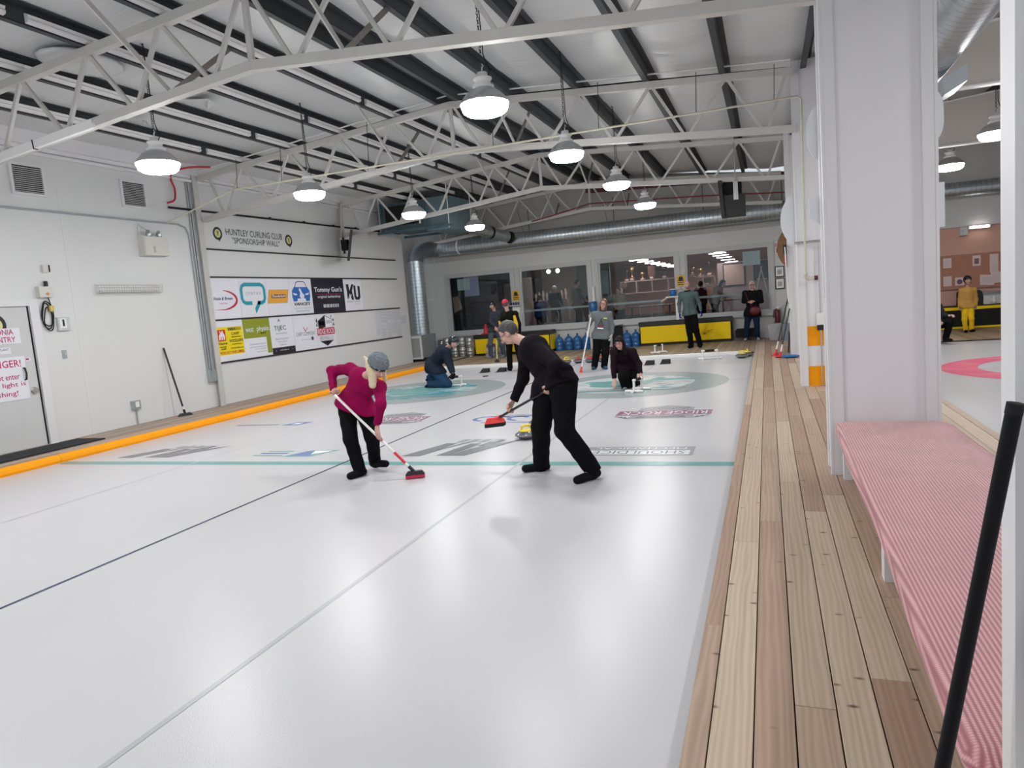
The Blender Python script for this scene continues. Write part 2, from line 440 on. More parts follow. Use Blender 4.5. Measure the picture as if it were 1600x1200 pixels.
# ---- ice
ice = struct('floor', MB().box(-9.62, XE+0.01, -9, 18.42, -0.05, 0.0), ICE, label='white pebbled curling ice with painted lines and logos')
ice_r = struct('floor', MB().box(2.08, 10.0, -9, 18.62, -0.05, 0.0), ICE, label='white curling ice beyond the columns with a pink ring')
FI = frame(Matrix.Identity(3), (0,0,0))
def icemark(name, mb, m, par=ice): return part(name, mb, m, par)
TEAL = mat_ice('teal_under_ice', (0.150, 0.360, 0.345))
LNBLK = mat_ice('dark_line_under_ice', (0.050, 0.055, 0.110))
LNGRY = mat_ice('grey_line_under_ice', (0.420, 0.425, 0.465))
LNPAL = mat_ice('pale_line_under_ice', (0.460, 0.455, 0.500))
ICEGR = mat_ice('grey_print_under_ice', (0.190, 0.195, 0.215))
ICEGR2 = mat_ice('light_grey_print_under_ice', (0.330, 0.335, 0.360))
ICEBL = mat_ice('blue_print_under_ice', (0.160, 0.220, 0.440))
ICEGN = mat_ice('green_print_under_ice', (0.220, 0.430, 0.390))
ICERD = mat_ice('maroon_print_under_ice', (0.300, 0.155, 0.210))
RING = mat_ice('ring_grey_green_under_ice', (0.300, 0.350, 0.350))
PINK = mat_swirl('pink_ring_under_ice', [(0.72, 0.12, 0.24), (0.78, 0.16, 0.27), (0.80, 0.24, 0.24)], 1.0)
SWR = mat_swirl('house_painting', [(0.12, 0.34, 0.35), (0.54, 0.58, 0.60), (0.52, 0.55, 0.57), (0.27, 0.255, 0.25)], 1.0, 3.0)
SWL = mat_swirl('house_painting_teal', [(0.08, 0.28, 0.31), (0.12, 0.34, 0.37), (0.46, 0.54, 0.55), (0.17, 0.20, 0.215)], 1.1, 8.0)
def flat(poly, z): 
    mb = MB(); mb.add([(p[0],p[1],z) for p in poly], [tuple(range(len(poly)))]); return mb
def ring_mb(cx, cy, r0, r1, z, n=96):
    mb = MB(); vs = []
    for i in range(n):
        t = 2*math.pi*i/n; vs += [(cx+r0*math.cos(t), cy+r0*math.sin(t), z), (cx+r1*math.cos(t), cy+r1*math.sin(t), z)]
    mb.add(vs, [(2*i, 2*i+1, (2*i+3)%(2*n), (2*i+2)%(2*n)) for i in range(n)])
    return mb
icemark('hog_line', flat(rect(-9.44, XE, 6.815, 6.975), 0.0012), TEAL)
icemark('side_line', flat(rect(-4.806, -4.774, -9, 18.4), 0.0016), LNBLK)
icemark('centre_line', flat(rect(-2.582, -2.548, -9, 17), 0.0016), LNGRY)
icemark('centre_line', flat(rect(-7.07, -7.05, -9, 17), 0.0016), LNPAL)
for yy in (13.28, 15.1):
    icemark('tee_line', flat(rect(-4.77, XE, yy-0.012, yy+0.012), 0.0035), LNGRY)
    icemark('tee_line', flat(rect(-9.44, -4.81, yy-0.012, yy+0.012), 0.0035), LNGRY)
for cx, cy, sw in ((-2.55, 13.28, SWR), (-7.09, 13.38, SWL)):
    icemark('outer_ring', ring_mb(cx, cy, 1.22, 1.83, 0.002), RING)
    icemark('inner_painting', ring_mb(cx, cy, 0.0, 1.22, 0.0022), sw)
    icemark('button_patch', flat([(cx-0.2+0.62*math.cos(t*math.pi/18)*(1+0.1*math.sin(t*0.9)), cy+0.05+0.5*math.sin(t*math.pi/18)) for t in range(36)], 0.003), TEAL)
    icemark('band', flat([(cx-1.05, cy-1.02), (cx+1.0, cy-1.06), (cx+1.18, cy-0.86), (cx-1.15, cy-0.82)], 0.003), mat_ice('teal_grey_band_under_ice', (0.17, 0.29, 0.31)))
    icemark('dash_band', flat([(cx-1.1, cy-0.74), (cx+1.15, cy-0.76), (cx+1.15, cy-0.70), (cx-1.1, cy-0.68)], 0.003), ICEGR)
icemark('outer_ring', ring_mb(4.53, 13.45, 1.27, 1.83, 0.002), PINK, ice_r)
icemark('tee_line', flat(rect(2.1, 9.9, 13.44, 13.46), 0.003), LNGRY, ice_r)
# printed logos under the ice, read from the far end
def letter(mb_args, m, par=ice): return part('lettering', text_mb(*mb_args), m, par)
def logo_w(x0, x1, y0, y1):       # broad slanted W-like strokes
    def q(u, v): return (x0+(x1-x0)*u, y0+(y1-y0)*v)
    for zi_, P in enumerate(([(0.0,0.0),(0.22,0.75),(0.34,0.75),(0.20,0.0)], [(0.20,0.0),(0.26,0.3),(0.52,0.92),(0.40,0.75)], [(0.36,0.02),(0.50,0.72),(0.62,0.72),(0.50,0.02)],
              [(0.50,0.02),(0.60,0.42),(1.0,0.98),(0.66,0.02)], [(0.62,0.55),(0.70,0.95),(0.82,0.95),(0.76,0.55)])):
        icemark('logo', flat([q(*p) for p in P], 0.0019+0.0003*zi_), ICEGR)
    for k in range(4): icemark('logo', flat([q(0.30+0.12*k,0.80), q(0.38+0.12*k,0.80), q(0.42+0.12*k,1.0), q(0.34+0.12*k,1.0)], 0.0036+0.0002*k), ICEGR2)
logo_w(-4.2, -2.95, 7.25, 8.2)
logo_w(-8.75, -7.35, 7.2, 7.95)
icemark('logo', flat([(-5.95,7.24),(-5.5,7.24),(-5.3,7.62),(-5.72,7.62)], 0.0018), ICEGN)
icemark('logo', flat([(-5.88,7.28),(-5.56,7.28),(-5.52,7.42),(-5.66,7.55),(-5.76,7.55)], 0.0024), ICEBL)
icemark('logo', flat([(-5.58,7.36),(-5.42,7.5),(-5.38,7.58),(-5.66,7.58)], 0.0026), mat_ice('white_print_under_ice', (0.76,0.79,0.82)))
for k in range(3): icemark('logo', flat(rect(-6.45+0.03*k, -5.98, 7.28+0.12*k, 7.34+0.12*k), 0.002), ICEGN if k != 1 else ICEBL)
icemark('logo', flat(rect(-8.75, -7.85, 9.55, 9.66), 0.002), ICEGR2)
icemark('logo', flat([(-7.75,9.52),(-7.4,9.52),(-7.28,9.8),(-7.6,9.8)], 0.002), ICEBL)
icemark('logo', flat([(-7.62,9.6),(-7.46,9.6),(-7.42,9.72),(-7.56,9.72)], 0.0026), mat_ice('white_print_under_ice', (0.76,0.79,0.82)))
FL_ = frame(RI, (0,0,0))
# framed plate with two lines of lettering (rotated half a turn)
icemark('logo', flat(rect(-1.98, -0.79, 7.26, 7.68), 0.0018), ICEGR2)
icemark('logo', flat(rect(-1.94, -0.83, 7.30, 7.50), 0.0024), mat_ice('pale_plate_under_ice', (0.68,0.70,0.73)))
letter(('SHOULDICE', FL_, 0.88, 1.88, -7.48, -7.33, 0.003), ICEGR)
letter(('MECHANICAL', FL_, 0.88, 1.88, -7.64, -7.55, 0.003), mat_ice('pale_plate_under_ice', (0.68,0.70,0.73)))
for x0, x1 in ((-2.1, -0.78), (-6.4, -5.2)):
    xm = (x0+x1)/2
    icemark('logo', flat([(xm-0.45,9.45),(xm+0.45,9.45),(xm+0.38,10.35),(xm,10.55),(xm-0.38,10.35)], 0.0016), ICEGR2)
    icemark('logo', flat([(xm-0.36,9.50),(xm+0.36,9.50),(xm+0.30,9.66),(xm-0.30,9.66)], 0.002), ICEGR)
    icemark('logo', flat(rect(x0, x1, 9.72, 10.08), 0.0024), ICERD)
    letter(('RIDGE ROCK', FL_, -x1+0.06, -x0-0.06, -10.03, -9.77, 0.003), mat_ice('pale_plate_under_ice', (0.68,0.70,0.73)))
    letter(('BREWING CO', FL_, -xm-0.32, -xm+0.32, -10.36, -10.18, 0.003), ICEGR)
    for s in (-1, 1):
        for k in range(3): icemark('logo', flat([(xm+s*(0.42+0.07*k),9.45+0.06*k),(xm+s*(0.52+0.07*k),9.5+0.06*k),(xm+s*(0.50+0.06*k),9.62+0.03*k)], 0.002), ICEGR)
for k, dx in enumerate((0.0, 0.3, 0.56)):
    pts = [(-4.0+dx+0.28*math.cos(t), 9.72+0.2*math.sin(t)) for t in [math.pi*(0.1+0.16*i) for i in range(9)]]
    part('logo', stroke_mb(FI, pts, 0.07, 0.002), ICEBL, ice)
part('logo', flat(rect(-4.05, -3.1, 9.36, 9.41), 0.002), ICEBL, ice)
part('logo', flat(rect(-4.05, -3.1, 10.02, 10.06), 0.002), ICEGR2, ice)

# ---- decks
def plank_run(par, xs, y0, y1, z1, m, lmin=2.4, lmax=4.6, fixed=None, gap=0.005):
    for i in range(len(xs)-1):
        y = y0 - random.uniform(0, lmax*0.6)
        while y < y1:
            ln = random.uniform(lmin, lmax) if not fixed else fixed
            a, b = max(y, y0), min(y+ln, y1); y += ln
            if b-a < 0.15: continue
            mb = MB().cbox(xs[i]+gap/2, xs[i+1]-gap/2, a+0.001, b-0.001, z1-0.024, z1+random.uniform(-0.001,0.001), 0.002)
            c = ((xs[i]+xs[i+1])/2, (a+b)/2, z1)
            o = bpy.data.objects.new('plank', mb.mesh('plank', c)); COL.objects.link(o); o.location = c
            o.data.materials.append(m); o.parent = par
walk = struct('floor', MB().box(XE+0.004, 2.07, -2, YB-0.02, -0.05, 0.024), SUBF, label='cedar plank walkway between the rinks')
xs = [XE, -0.266, -0.109, 0.039, 0.191, 0.339, 0.492]
while xs[-1] < 2.0: xs.append(xs[-1]+0.150)
xs[-1] = 2.075
plank_run(walk, xs, -1.0, YB-0.03, ZD, WOODR)
ldeck = struct('floor', MB().box(XW, -9.62, -3, YB-1.0, -0.05, 0.05), SUBF, label='grey weathered plank deck along the door wall')
lx = [-10.94+0.147*i for i in range(10)]; lx[-1] = -9.61
plank_run(ldeck, lx, 1.0, YB-1.002, 0.08, WOODL, 3.0, 4.8)
bdeck = struct('floor', MB().box(-9.60, XE, 18.44, YB, -0.05, 0.020), SUBF, label='plank deck below the lounge windows')
me_b = MB().cbox(-0.0705, 0.0705, -2.04, 2.04, -0.024, 0.0, 0.002).mesh('plank')
me_b.materials.append(WOODB)
n_b = int((XE-(-9.6))/0.148)
for i in range(n_b+1):
    x = XE-0.074-0.148*i
    if x < -9.55: break
    o = bpy.data.objects.new('plank', me_b); COL.objects.link(o); o.location = (x, 20.49, 0.046); o.parent = bdeck
rdeck = struct('floor', MB().box(2.08, 10, 18.64, YB+0.2, -0.05, 0.020), SUBF, label='plank deck behind the far rink')
for i in range(40):
    o = bpy.data.objects.new('plank', me_b); COL.objects.link(o); o.location = (2.16+0.148*i, 20.69, 0.046); o.parent = rdeck
bd2 = struct('floor', MB().box(-11.7, XW-0.0, 20.3, YB, -0.05, 0.07), WOODL, label='deck in the duct recess')
struct('floor', MB().box(XW, -9.60, YB-1.0, YB, -0.05, 0.079), WOODL, label='deck corner beside the kegs')

# ---- orange kerb, in lengths, and white boards at the end of the ice
mk = mat('grey_felt_strip', (0.10, 0.07, 0.06), rough=0.9, noise=0.3)
kprof = [(-9.615,0.0),(-9.47,0.0),(-9.462,0.035),(-9.475,0.08),(-9.51,0.108),(-9.56,0.115),(-9.615,0.105)]
for i, (a, b) in enumerate(((-3,1.9),(1.905,6.9),(6.905,9.95),(9.955,12.6),(12.605,15.6),(15.605,18.3))):
    mb = MB(); mb.prism([(p[0],p[1]) for p in kprof], -b, -a, frame(Matrix(((1,0,0),(0,0,-1),(0,1,0))), (0,0,0)))
    lab = ['orange foam kerb length behind the camera end', 'orange foam kerb length in front of the metal door', 'orange foam kerb length past the black door mat',
           'orange foam kerb length below the broom by the wall', 'orange foam kerb length below the sponsor signs', 'orange foam kerb length ending near the duct grille'][i]
    single('kerb', mb, ORANGE, lab, 'kerb', (-9.54, (a+b)/2, 0), 'orange kerb lengths')
for i, (a, b) in enumerate(((-9.4,-6.6),(-6.59,-3.4),(-3.39,-0.5))):
    single('end_board', MB().cbox(a, b, 18.30, 18.42, 0.0, 0.07, 0.01), WHITEP,
           ['low white board at the ice end near the kegs', 'low white board at the ice end behind the row of stones', 'low white board at the ice end beside the corner stone'][i], 'board', ((a+b)/2, 18.36, 0), 'white end boards')

# ---- left wall
wl = struct('wall_left', MB().box(XW-0.22, XW, -9, 20.3, 0, 5.0), WALL, label='white panelled wall with door and sponsor signs')
struct('wall_recess', MB().box(-11.95, -11.70, 20.3, YB+0.2, 0, 4.9), WALLB)
part('panel_seam', MB().box(XW-0.002, XW+0.004, 8.62, 8.64, 0.08, 4.2), TRIMW, wl)
part('eave_pipe', MB().tube([(XW+0.05,-9,4.72),(XW+0.05,20.2,4.72)], 0.035, 8), TRIMW, wl)
part('eave_trim', MB().box(XW, XW+0.06, -9, 20.3, 4.76, 4.86), TRIMW, wl)
# ---- back wall with four window openings
WIN = [(-10.50,-8.13), (-7.82,-5.46), (-5.11,-2.66), (-2.35,0.10)]
Z0, Z1 = 0.88, 2.82
mb = MB().box(-11.95, 1.0, YB, YB+0.15, 0, Z0).box(-11.95, 1.0, YB, YB+0.15, Z1, 3.35)
ed = [-11.95]+[e for wdw in WIN for e in wdw]+[1.0]
for i in range(0, 10, 2): mb.box(ed[i], ed[i+1], YB, YB+0.15, Z0, Z1)
wb = struct('wall_back', mb, WALLB, label='grey wall with four lounge windows')
up_mb = MB(); up_mb.add([(-11.95,YB,3.35),(1.0,YB,3.35),(1.0,YB,4.85),(RIDGE,YB,5.6),(-11.95,YB,4.95),(-11.95,YB+.15,3.35),(1.0,YB+.15,3.35),(1.0,YB+.15,4.85),(RIDGE,YB+.15,5.6),(-11.95,YB+.15,4.95)],
                        [(0,1,2,3,4),(9,8,7,6,5),(0,5,6,1)])
struct('wall_gable', up_mb, mat('gable_paint', (0.42,0.415,0.395), rough=0.6, noise=0.05, nscale=2), label='gable wall above the lounge windows')
for x in (-10.95, -11.25): part('panel_seam', MB().box(x-0.012, x+0.012, YB-0.012, YB, 0.07, 3.6), WALLB, wb)
part('wall_door_outline', MB().box(-11.62, -11.60, YB-0.015, YB, 0.07, 2.1).box(-11.62,-11.05,YB-0.015,YB,2.08,2.11), TRIMW, wb)
FRAME = mat('window_frame_paint', (0.50, 0.51, 0.515), rough=0.45, noise=0.03)
for i, (a, b) in enumerate(WIN):
    fr = MB()
    for (x0,x1,z0,z1) in ((a-0.13,a,Z0-0.10,Z1+0.10),(b,b+0.13,Z0-0.10,Z1+0.10),(a,b,Z1,Z1+0.10),(a,b,Z0-0.10,Z0)):
        fr.box(x0,x1,YB-0.035,YB+0.10,z0,z1)
    for (x0,x1,z0,z1) in ((a,a+0.045,Z0,Z1),(b-0.045,b,Z0,Z1),(a+0.045,b-0.045,Z1-0.045,Z1),(a+0.045,b-0.045,Z0,Z0+0.045)):
        fr.box(x0,x1,YB+0.002,YB+0.12,z0,z1)
    o = struct('window_%d' % (i+1), fr, FRAME, ((a+b)/2, YB, Z0), 'white framed lounge window')
    part('sill', MB().box(a-0.10, b+0.10, YB-0.09, YB-0.02, Z0-0.15, Z0-0.10), FRAME, o)
    part('pane', MB().box(a+0.04, b-0.04, YB+0.058, YB+0.064, Z0+0.04, Z1-0.04), GLASS, o)
    if i > 0: part('rail', MB().box(a+0.04, b-0.04, YB+0.085, YB+0.125, 1.40, 1.465), mat('rail_grey', (0.40,0.43,0.43), rough=0.5, noise=0.05), o)
# ---- beyond the columns: back wall and right wall of the far rink
PEACH = mat('peach_wall', (0.62, 0.36, 0.29), rough=0.6, noise=0.05, nscale=2)
wr = struct('wall_far_rink', MB().box(1.0, 10.2, YB-0.05, YB+0.15, 2.78, 5.4), WALLB, label='grey upper wall behind the far rink')
struct('wall_lobby', MB().box(1.0, 10.2, YB+0.02, YB+0.2, 0, 2.78), PEACH, label='peach lower wall behind the far rink')
struct('wall_right', MB().box(10.0, 10.2, -9, YB, 0, 5.6), WALL)

# ---- roof: insulation strips, purlins
def zi(x): return zt(x)+0.205
ceil = struct('ceiling', MB().box(-11.15, -11.0, -9, YB, 4.98, 5.02), TRIMW, label='insulated metal roof over the curling sheets')
P_X = [RIDGE-0.20-1.15*k+(0.2 if k else 0) for k in range(0,6)]
pl = [-10.84, -9.69, -8.54, -7.39, -6.24]; pr = [-3.94, -2.79, -1.64, -0.49, 0.66]
allx = pl+[RIDGE-0.2, RIDGE+0.2]+pr
edges = [-11.1]+allx+[1.05]
for i in range(len(edges)-1):
    a, b = edges[i], edges[i+1]; mb = MB(); nx, ny = 6, 62; vs = []
    for j in range(ny+1):
        y = -9+(YB+9)*j/ny
        for k in range(nx+1):
            t = k/nx; x = a+(b-a)*t
            sag = 0.05*math.sin(math.pi*t)*(1 if b-a > 0.5 else 0)
            vs.append((x, y, zi(x)+0.012-sag*(0.8+0.35*math.sin(y*2.3+i)) + 0.006*math.sin(y*9+i*1.7+k)))
    fs = [(j*(nx+1)+k, (j+1)*(nx+1)+k, (j+1)*(nx+1)+k+1, j*(nx+1)+k+1) for j in range(ny) for k in range(nx)]
    mb.add(vs, fs, True); part('insulation_strip', mb, INSUL, ceil)
def purlin(x, sgn=1, par=None):
    z = zt(x) if par is None else None
    mb = MB().box(x-0.006, x+0.006, -9, YB, z+0.005, z+0.21).box(x-0.075, x+0.006, -9, YB, z, z+0.012).box(x-0.006, x+0.085, -9, YB, z+0.195, z+0.207)
    return part('purlin', mb, DARKST, ceil)
for x in allx[1:]: purlin(x)
part('eave_purlin', MB().box(-10.95, -10.80, -9, YB, zt(-10.85), zt(-10.85)+0.22), TRIMW, ceil)
for x in pl[1:]:          # pale covers clipped to the side of the purlins, in lengths
    z = zt(x)
    for (a, b) in ((-6,-0.2),(-0.1,5.55),(5.75,10.6),(10.75,15.7),(15.9,19.3)):
        mb = MB(); mb.prism([(0.006,0.02),(0.05,0.03),(0.062,0.055),(0.05,0.075),(0.064,0.105),(0.02,0.125),(0.006,0.125)], -b+0.13*((x*7)%1), -a, frame(Matrix(((1,0,0),(0,0,-1),(0,1,0))), (x,0,z)))
        part('purlin_cover', mb, PCOVER, ceil)
# torn flaps of insulation
for (x, y, s) in ((-8.0,9.0,0.5),(-9.2,8.9,0.22)):
    mb = MB(); z = zi(x)-0.06
    mb.add([(x-s*0.5,y-s*0.4,z),(x+s*0.4,y-s*0.3,z-0.05),(x+s*0.5,y+s*0.1,z-0.14),(x+s*0.1,y+s*0.3,z-0.03),(x-s*0.1,y+s*0.15,z-0.12),(x-s*0.4,y+s*0.4,z)], [(0,1,2,3,4,5)])
    part('torn_flap', mb, INSUL, ceil)
mb = MB(); mb.sphere((-8.05, 6.95, zt(-8)+0.13), 0.42, 16, 8, (1, 1.3, 0.16)); part('torn_flap', mb, INSUL, ceil)

# ---- far rink roof
ceil_r = struct('ceiling', MB().box(0.95, 1.05, -9, YB, 4.9, 5.05), DARKST, label='roof over the far rink')
for i, (a, b) in enumerate(((1.0,2.1),(2.1,3.3),(3.3,4.5),(4.5,5.7),(5.7,7.5),(7.5,10.1))):
    mb = MB(); ny = 40; vs = []
    for j in range(ny+1):
        y = -9+(YB+9)*j/ny
        for k in range(5):
            t = k/4; x = a+(b-a)*t; vs.append((x, y, 5.02+0.083*(x-1.0)-0.05*math.sin(math.pi*t)+0.006*math.sin(y*8+k)))
    mb.add(vs, [(j*5+k, (j+1)*5+k, (j+1)*5+k+1, j*5+k+1) for j in range(ny) for k in range(4)], True)
    part('insulation_strip', mb, INSUL, ceil_r)
for x in (2.1, 3.3, 4.5, 5.7, 7.5):
    z = 4.82+0.083*(x-1.0)
    part('purlin', MB().box(x-0.05, x+0.05, -9, YB, z, z+0.19), DARKST, ceil_r)
for y, lab in ((6.6,'beige roof beam over the far rink above the pink bench'), (11.7,'beige roof beam over the far rink behind the spiral duct'), (16.85,'beige roof beam over the far rink with the lamp behind it')):
    mb = MB(); z1 = lambda x: 4.81+0.083*(x-1.0); z0 = lambda x: 4.16-0.0*(x-1.0)
    mb.add([(1.0,y-.02,4.18),(9.9,y-.02,4.1),(9.9,y-.02,z1(9.9)),(1.0,y-.02,z1(1.0)),(1.0,y+.02,4.18),(9.9,y+.02,4.1),(9.9,y+.02,z1(9.9)),(1.0,y+.02,z1(1.0))], [(0,1,2,3),(7,6,5,4),(0,4,5,1)])
    t = thing('roof_beam', lab, 'beam', (5.4, y, 4.1), 'beams over the far rink')
    BEIGE = mat('beam_beige', (0.52,0.49,0.45), rough=0.5, noise=0.04)
    part('web', mb, BEIGE, t)
    part('flange', MB().bar((1.0,y,4.17),(9.9,y,4.09),0.16,0.025), TRIMW, t)
    part('flange', MB().bar((1.0,y,z1(1.0)-0.01),(9.9,y,z1(9.9)-0.01),0.16,0.02), TRIMW, t)

# ---- columns on the walkway (box columns with corner boards)
def column(yc, lab, stripes=False, y0=None, y1=None):
    x0, x1 = 0.475, 1.245; y0 = yc-0.18 if y0 is None else y0; y1 = yc+0.18 if y1 is None else y1
    t = thing('column', lab, 'column', ((x0+x1)/2, yc, ZD), 'white box columns on the walkway')
    part('core', MB().box(x0, x1, y0+0.012, y1-0.012, ZD, 4.95), COLW, t)
    for (a, b) in ((x0+0.0005, x0+0.085), (x1-0.085, x1-0.0005)):
        for (c, d) in ((y0-0.012, y0+0.02), (y1-0.02, y1+0.012)):
            part('corner_board', MB().cbox(a, b, c, d, ZD, 4.95, 0.004), TRIMW, t)
    for (a, b) in ((x0-0.022, x0), (x1, x1+0.022)):
        for (c, d) in ((y0-0.014, y0+0.075), (y1-0.075, y1+0.014)):
            part('corner_board', MB().cbox(a, b, c, d, ZD+0.001, 4.95, 0.004), TRIMW, t)
    if stripes:
        for (z0, z1) in ((ZD, 0.36), (0.68, 0.98)):
            part('orange_stripe', MB().box(x0+0.076, x1-0.076, y0+0.004, y0+0.011, z0, z1), ORANGE, t)
    return t
column(1.25, 'white box column with the black pole leaning on it', y0=0.85, y1=1.70)
column(6.50, 'white panelled box column at the end of the pink bench')
column(11.95, 'white box column with orange stripes at its foot', True)
column(16.95, 'white box column with a wooden disc behind the brooms')

# ---- trusses
def truss(y, lab):
    t = thing('roof_truss', lab, 'truss', (RIDGE, y, 4.0), 'white roof trusses')
    xl, xr = -10.82, 0.50
    for (a, b) in ((xl, RIDGE), (RIDGE, xr)):
        part('top_chord', MB().bar((a,y,zt(a)-0.05),(b,y,zt(b)-0.05),0.10,0.10), STEEL, t)
        part('bottom_chord', MB().bar((a,y,zb(a)-0.05),(b,y,zb(b)-0.05),0.10,0.10), STEEL, t)
    part('king_post', MB().bar((RIDGE,y,zb(RIDGE)-0.02),(RIDGE,y,zt(RIDGE)-0.08),0.06,0.05,(0,1,0)), STEEL, t)
    for s in (-1, 1):
        bn = [RIDGE+s*(0.55+1.15*k) for k in range(5)]
        tn = [RIDGE+s*(0.04+1.145*k) for k in range(5)]+[RIDGE+s*5.5]
        for k in range(5):
            for (xa, xb_, d) in ((tn[k], bn[k], -0.05), (tn[k+1], bn[k], 0.05)):
                xb2 = xb_+s*d
                part('web_member', MB().bar((xa+(s*0.03 if d < 0 else -s*0.03),y,zt(xa)-0.09),(xb2,y,zb(xb2)-0.01),0.045,0.04,(0,1,0)), STEEL, t)
        xk = RIDGE+s*1.15         # sway braces up to the purlins
        zc = zb(xk)
        part('sway_brace', MB().bar((xk,y-0.03,zc),(xk-0.05,y-1.15,zt(xk)+0.03),0.06,0.02,(1,0,0)), STEEL, t)
        part('sway_brace', MB().bar((xk,y+0.03,zc),(xk-0.05,y+1.15,zt(xk)+0.03),0.06,0.02,(1,0,0)), mat('brace_primer', (0.20,0.18,0.165), rough=0.6, noise=0.2), t)
    return t
tr1 = truss(6.5, 'white roof truss over the sweepers ending at the bench column')
tr2 = truss(11.7, 'white roof truss over the near part of the sponsor wall')
tr3 = truss(16.85, 'white roof truss carrying the two hanging screens')
tr4 = truss(21.95, 'white roof truss close to the gable wall')
part('light_cover', MB().bar((-9.9,6.43,zb(-9.9)-0.075),(-7.4,6.43,zb(-7.4)-0.075),0.05,0.10), WHITEP, tr1)
part('cover_clip', MB().bar((-8.42,6.43,zb(-8.42)-0.075),(-8.40,6.43,zb(-8.40)-0.075),0.056,0.11), BLACKM, tr1)
# wall posts under the trusses
for y, lab in ((11.62, 'white steel wall post beside the sponsor signs'), (16.85, 'white steel wall post above the sponsor signs')):
    z0 = 0.08 if y < 12 else 3.45
    t = thing('wall_post', lab, 'post', (XW, y, z0))
    part('flange', MB().box(XW+0.08, XW+0.10, y-0.07, y+0.07, z0, 4.9), STEEL, t)
    part('web', MB().box(XW+0.001, XW+0.08, y-0.01, y+0.01, z0, 4.9), STEEL, t)
# ================================================================== LAMPS
LENS = mat('lamp_lens_lit', (1.0, 0.99, 0.97), rough=0.3, emit=62.0)
HOOD = mat('lamp_hood', (0.50, 0.51, 0.52), rough=0.3, metal=0.55, noise=0.08)
CHAIN = mat('dark_chain', (0.05, 0.05, 0.055), rough=0.4, metal=0.7, noise=0.2)
LAMP_DATA = None
def lamp_parts(t, zl, ztop):
    x, y, _ = t['_b']
    c = (x, y, zl)
    part('hood', MB().lathe([(0.245,0.05),(0.265,0.045),(0.262,0.06),(0.235,0.10),(0.19,0.15),(0.135,0.19),(0.10,0.205),(0.10,0.21)], c, 28), HOOD, t)
    part('lens', MB().lathe([(0.262,0.048),(0.255,0.02),(0.235,-0.03),(0.20,-0.055),(0.10,-0.066),(0.001,-0.068)], c, 28), LENS, t)
    hs = part('ballast_housing', MB().lathe([(0.10,0.205),(0.115,0.215),(0.115,0.235),(0.085,0.25),(0.08,0.29),(0.10,0.30),(0.10,0.315),(0.06,0.325),(0.055,0.37),(0.001,0.375)], c, 18), WHITEP, t)
    part('hook', MB().tube([(x,y,zl+0.37),(x,y,zl+0.42),(x+0.02,y,zl+0.44),(x,y,zl+0.46)], 0.010, 6), CHROME, hs)
    ch = MB(); z = zl+0.45; k = 0
    while z < ztop:
        d = 0.010
        if k % 2: ch.tube([(x-d,y,z),(x-d,y,z+0.035),(x+d,y,z+0.035),(x+d,y,z),(x-d,y,z)], 0.0035, 4, False)
        else: ch.tube([(x,y-d,z),(x,y-d,z+0.035),(x,y+d,z+0.035),(x,y+d,z),(x,y-d,z)], 0.0035, 4, False)
        z += 0.030; k += 1
    part('chain', ch, CHAIN, t)
    part('cord', MB().tube([(x+0.06,y,zl+0.33),(x+0.09,y,zl+0.37),(x+0.03,y,zl+0.55),(x+0.015,y,ztop)], 0.006, 5), BLACKM, t)
def lamp_light(t, zl):
    global LAMP_DATA
    if LAMP_DATA is None:
        LAMP_DATA = bpy.data.lights.new('lamp_light', 'AREA'); LAMP_DATA.shape = 'DISK'; LAMP_DATA.size = 0.46
        LAMP_DATA.energy = LAMP_W; LAMP_DATA.color = (0.97, 0.985, 1.0); LAMP_DATA.spread = math.pi
    o = bpy.data.objects.new('lamp_light', LAMP_DATA); COL.objects.link(o); o.parent = t; o.location = (0, 0, -0.08)
def lamp(x, y, lab, zl=3.80):
    t = thing('pendant_lamp', lab, 'lamp', (x, y, zl), 'white pendant lamps over the ice')
    lamp_parts(t, zl, zi(x)-0.015 if x < 1 else 5.02+0.083*(x-1.0)-0.03)
    lamp_light(t, zl)
    return t
for x, y, lab in (
    (-2.76, 7.27, 'lit white pendant lamp just behind the truss over the sweepers'),
    (-7.22, 7.14, 'lit white pendant lamp in front of the wall vents'),
    (-2.71, 10.37, 'lit white pendant lamp between the sweepers and the second truss'),
    (-7.19, 10.27, 'lit white pendant lamp in front of the sponsor wall heading'),
    (-2.65, 13.80, 'lit white pendant lamp over the near edge of the house'),
    (-7.18, 14.00, 'lit white pendant lamp in front of the hanging air unit'),
    (-2.70, 17.50, 'lit white pendant lamp nearest the lounge windows beside the black screen'),
    (-7.23, 17.56, 'lit white pendant lamp nearest the branch duct'),
    (3.72, 17.50, 'lit white pendant lamp over the far rink near its back deck'),
    (3.64, 14.00, 'lit white pendant lamp over the pink ring of the far rink')): lamp(x, y, lab)
for x, y, lab in ((-2.7,3.7,'lit white pendant lamp over the walkway side sheet beside the bench middle'),(-7.2,3.7,'lit white pendant lamp over the kerb side sheet level with the bench middle'),
                  (-2.7,0.2,'lit white pendant lamp over the walkway side sheet past the bench end'),(-7.2,0.2,'lit white pendant lamp over the kerb side sheet past the bench end'),
                  (3.7,9.5,'lit white pendant lamp over the far rink beside the spiral duct outlet'),(3.7,5.5,'lit white pendant lamp over the far rink level with the pink bench'),(3.7,1.0,'lit white pendant lamp over the far rink level with the pole column')):
    lamp(x, y, lab)

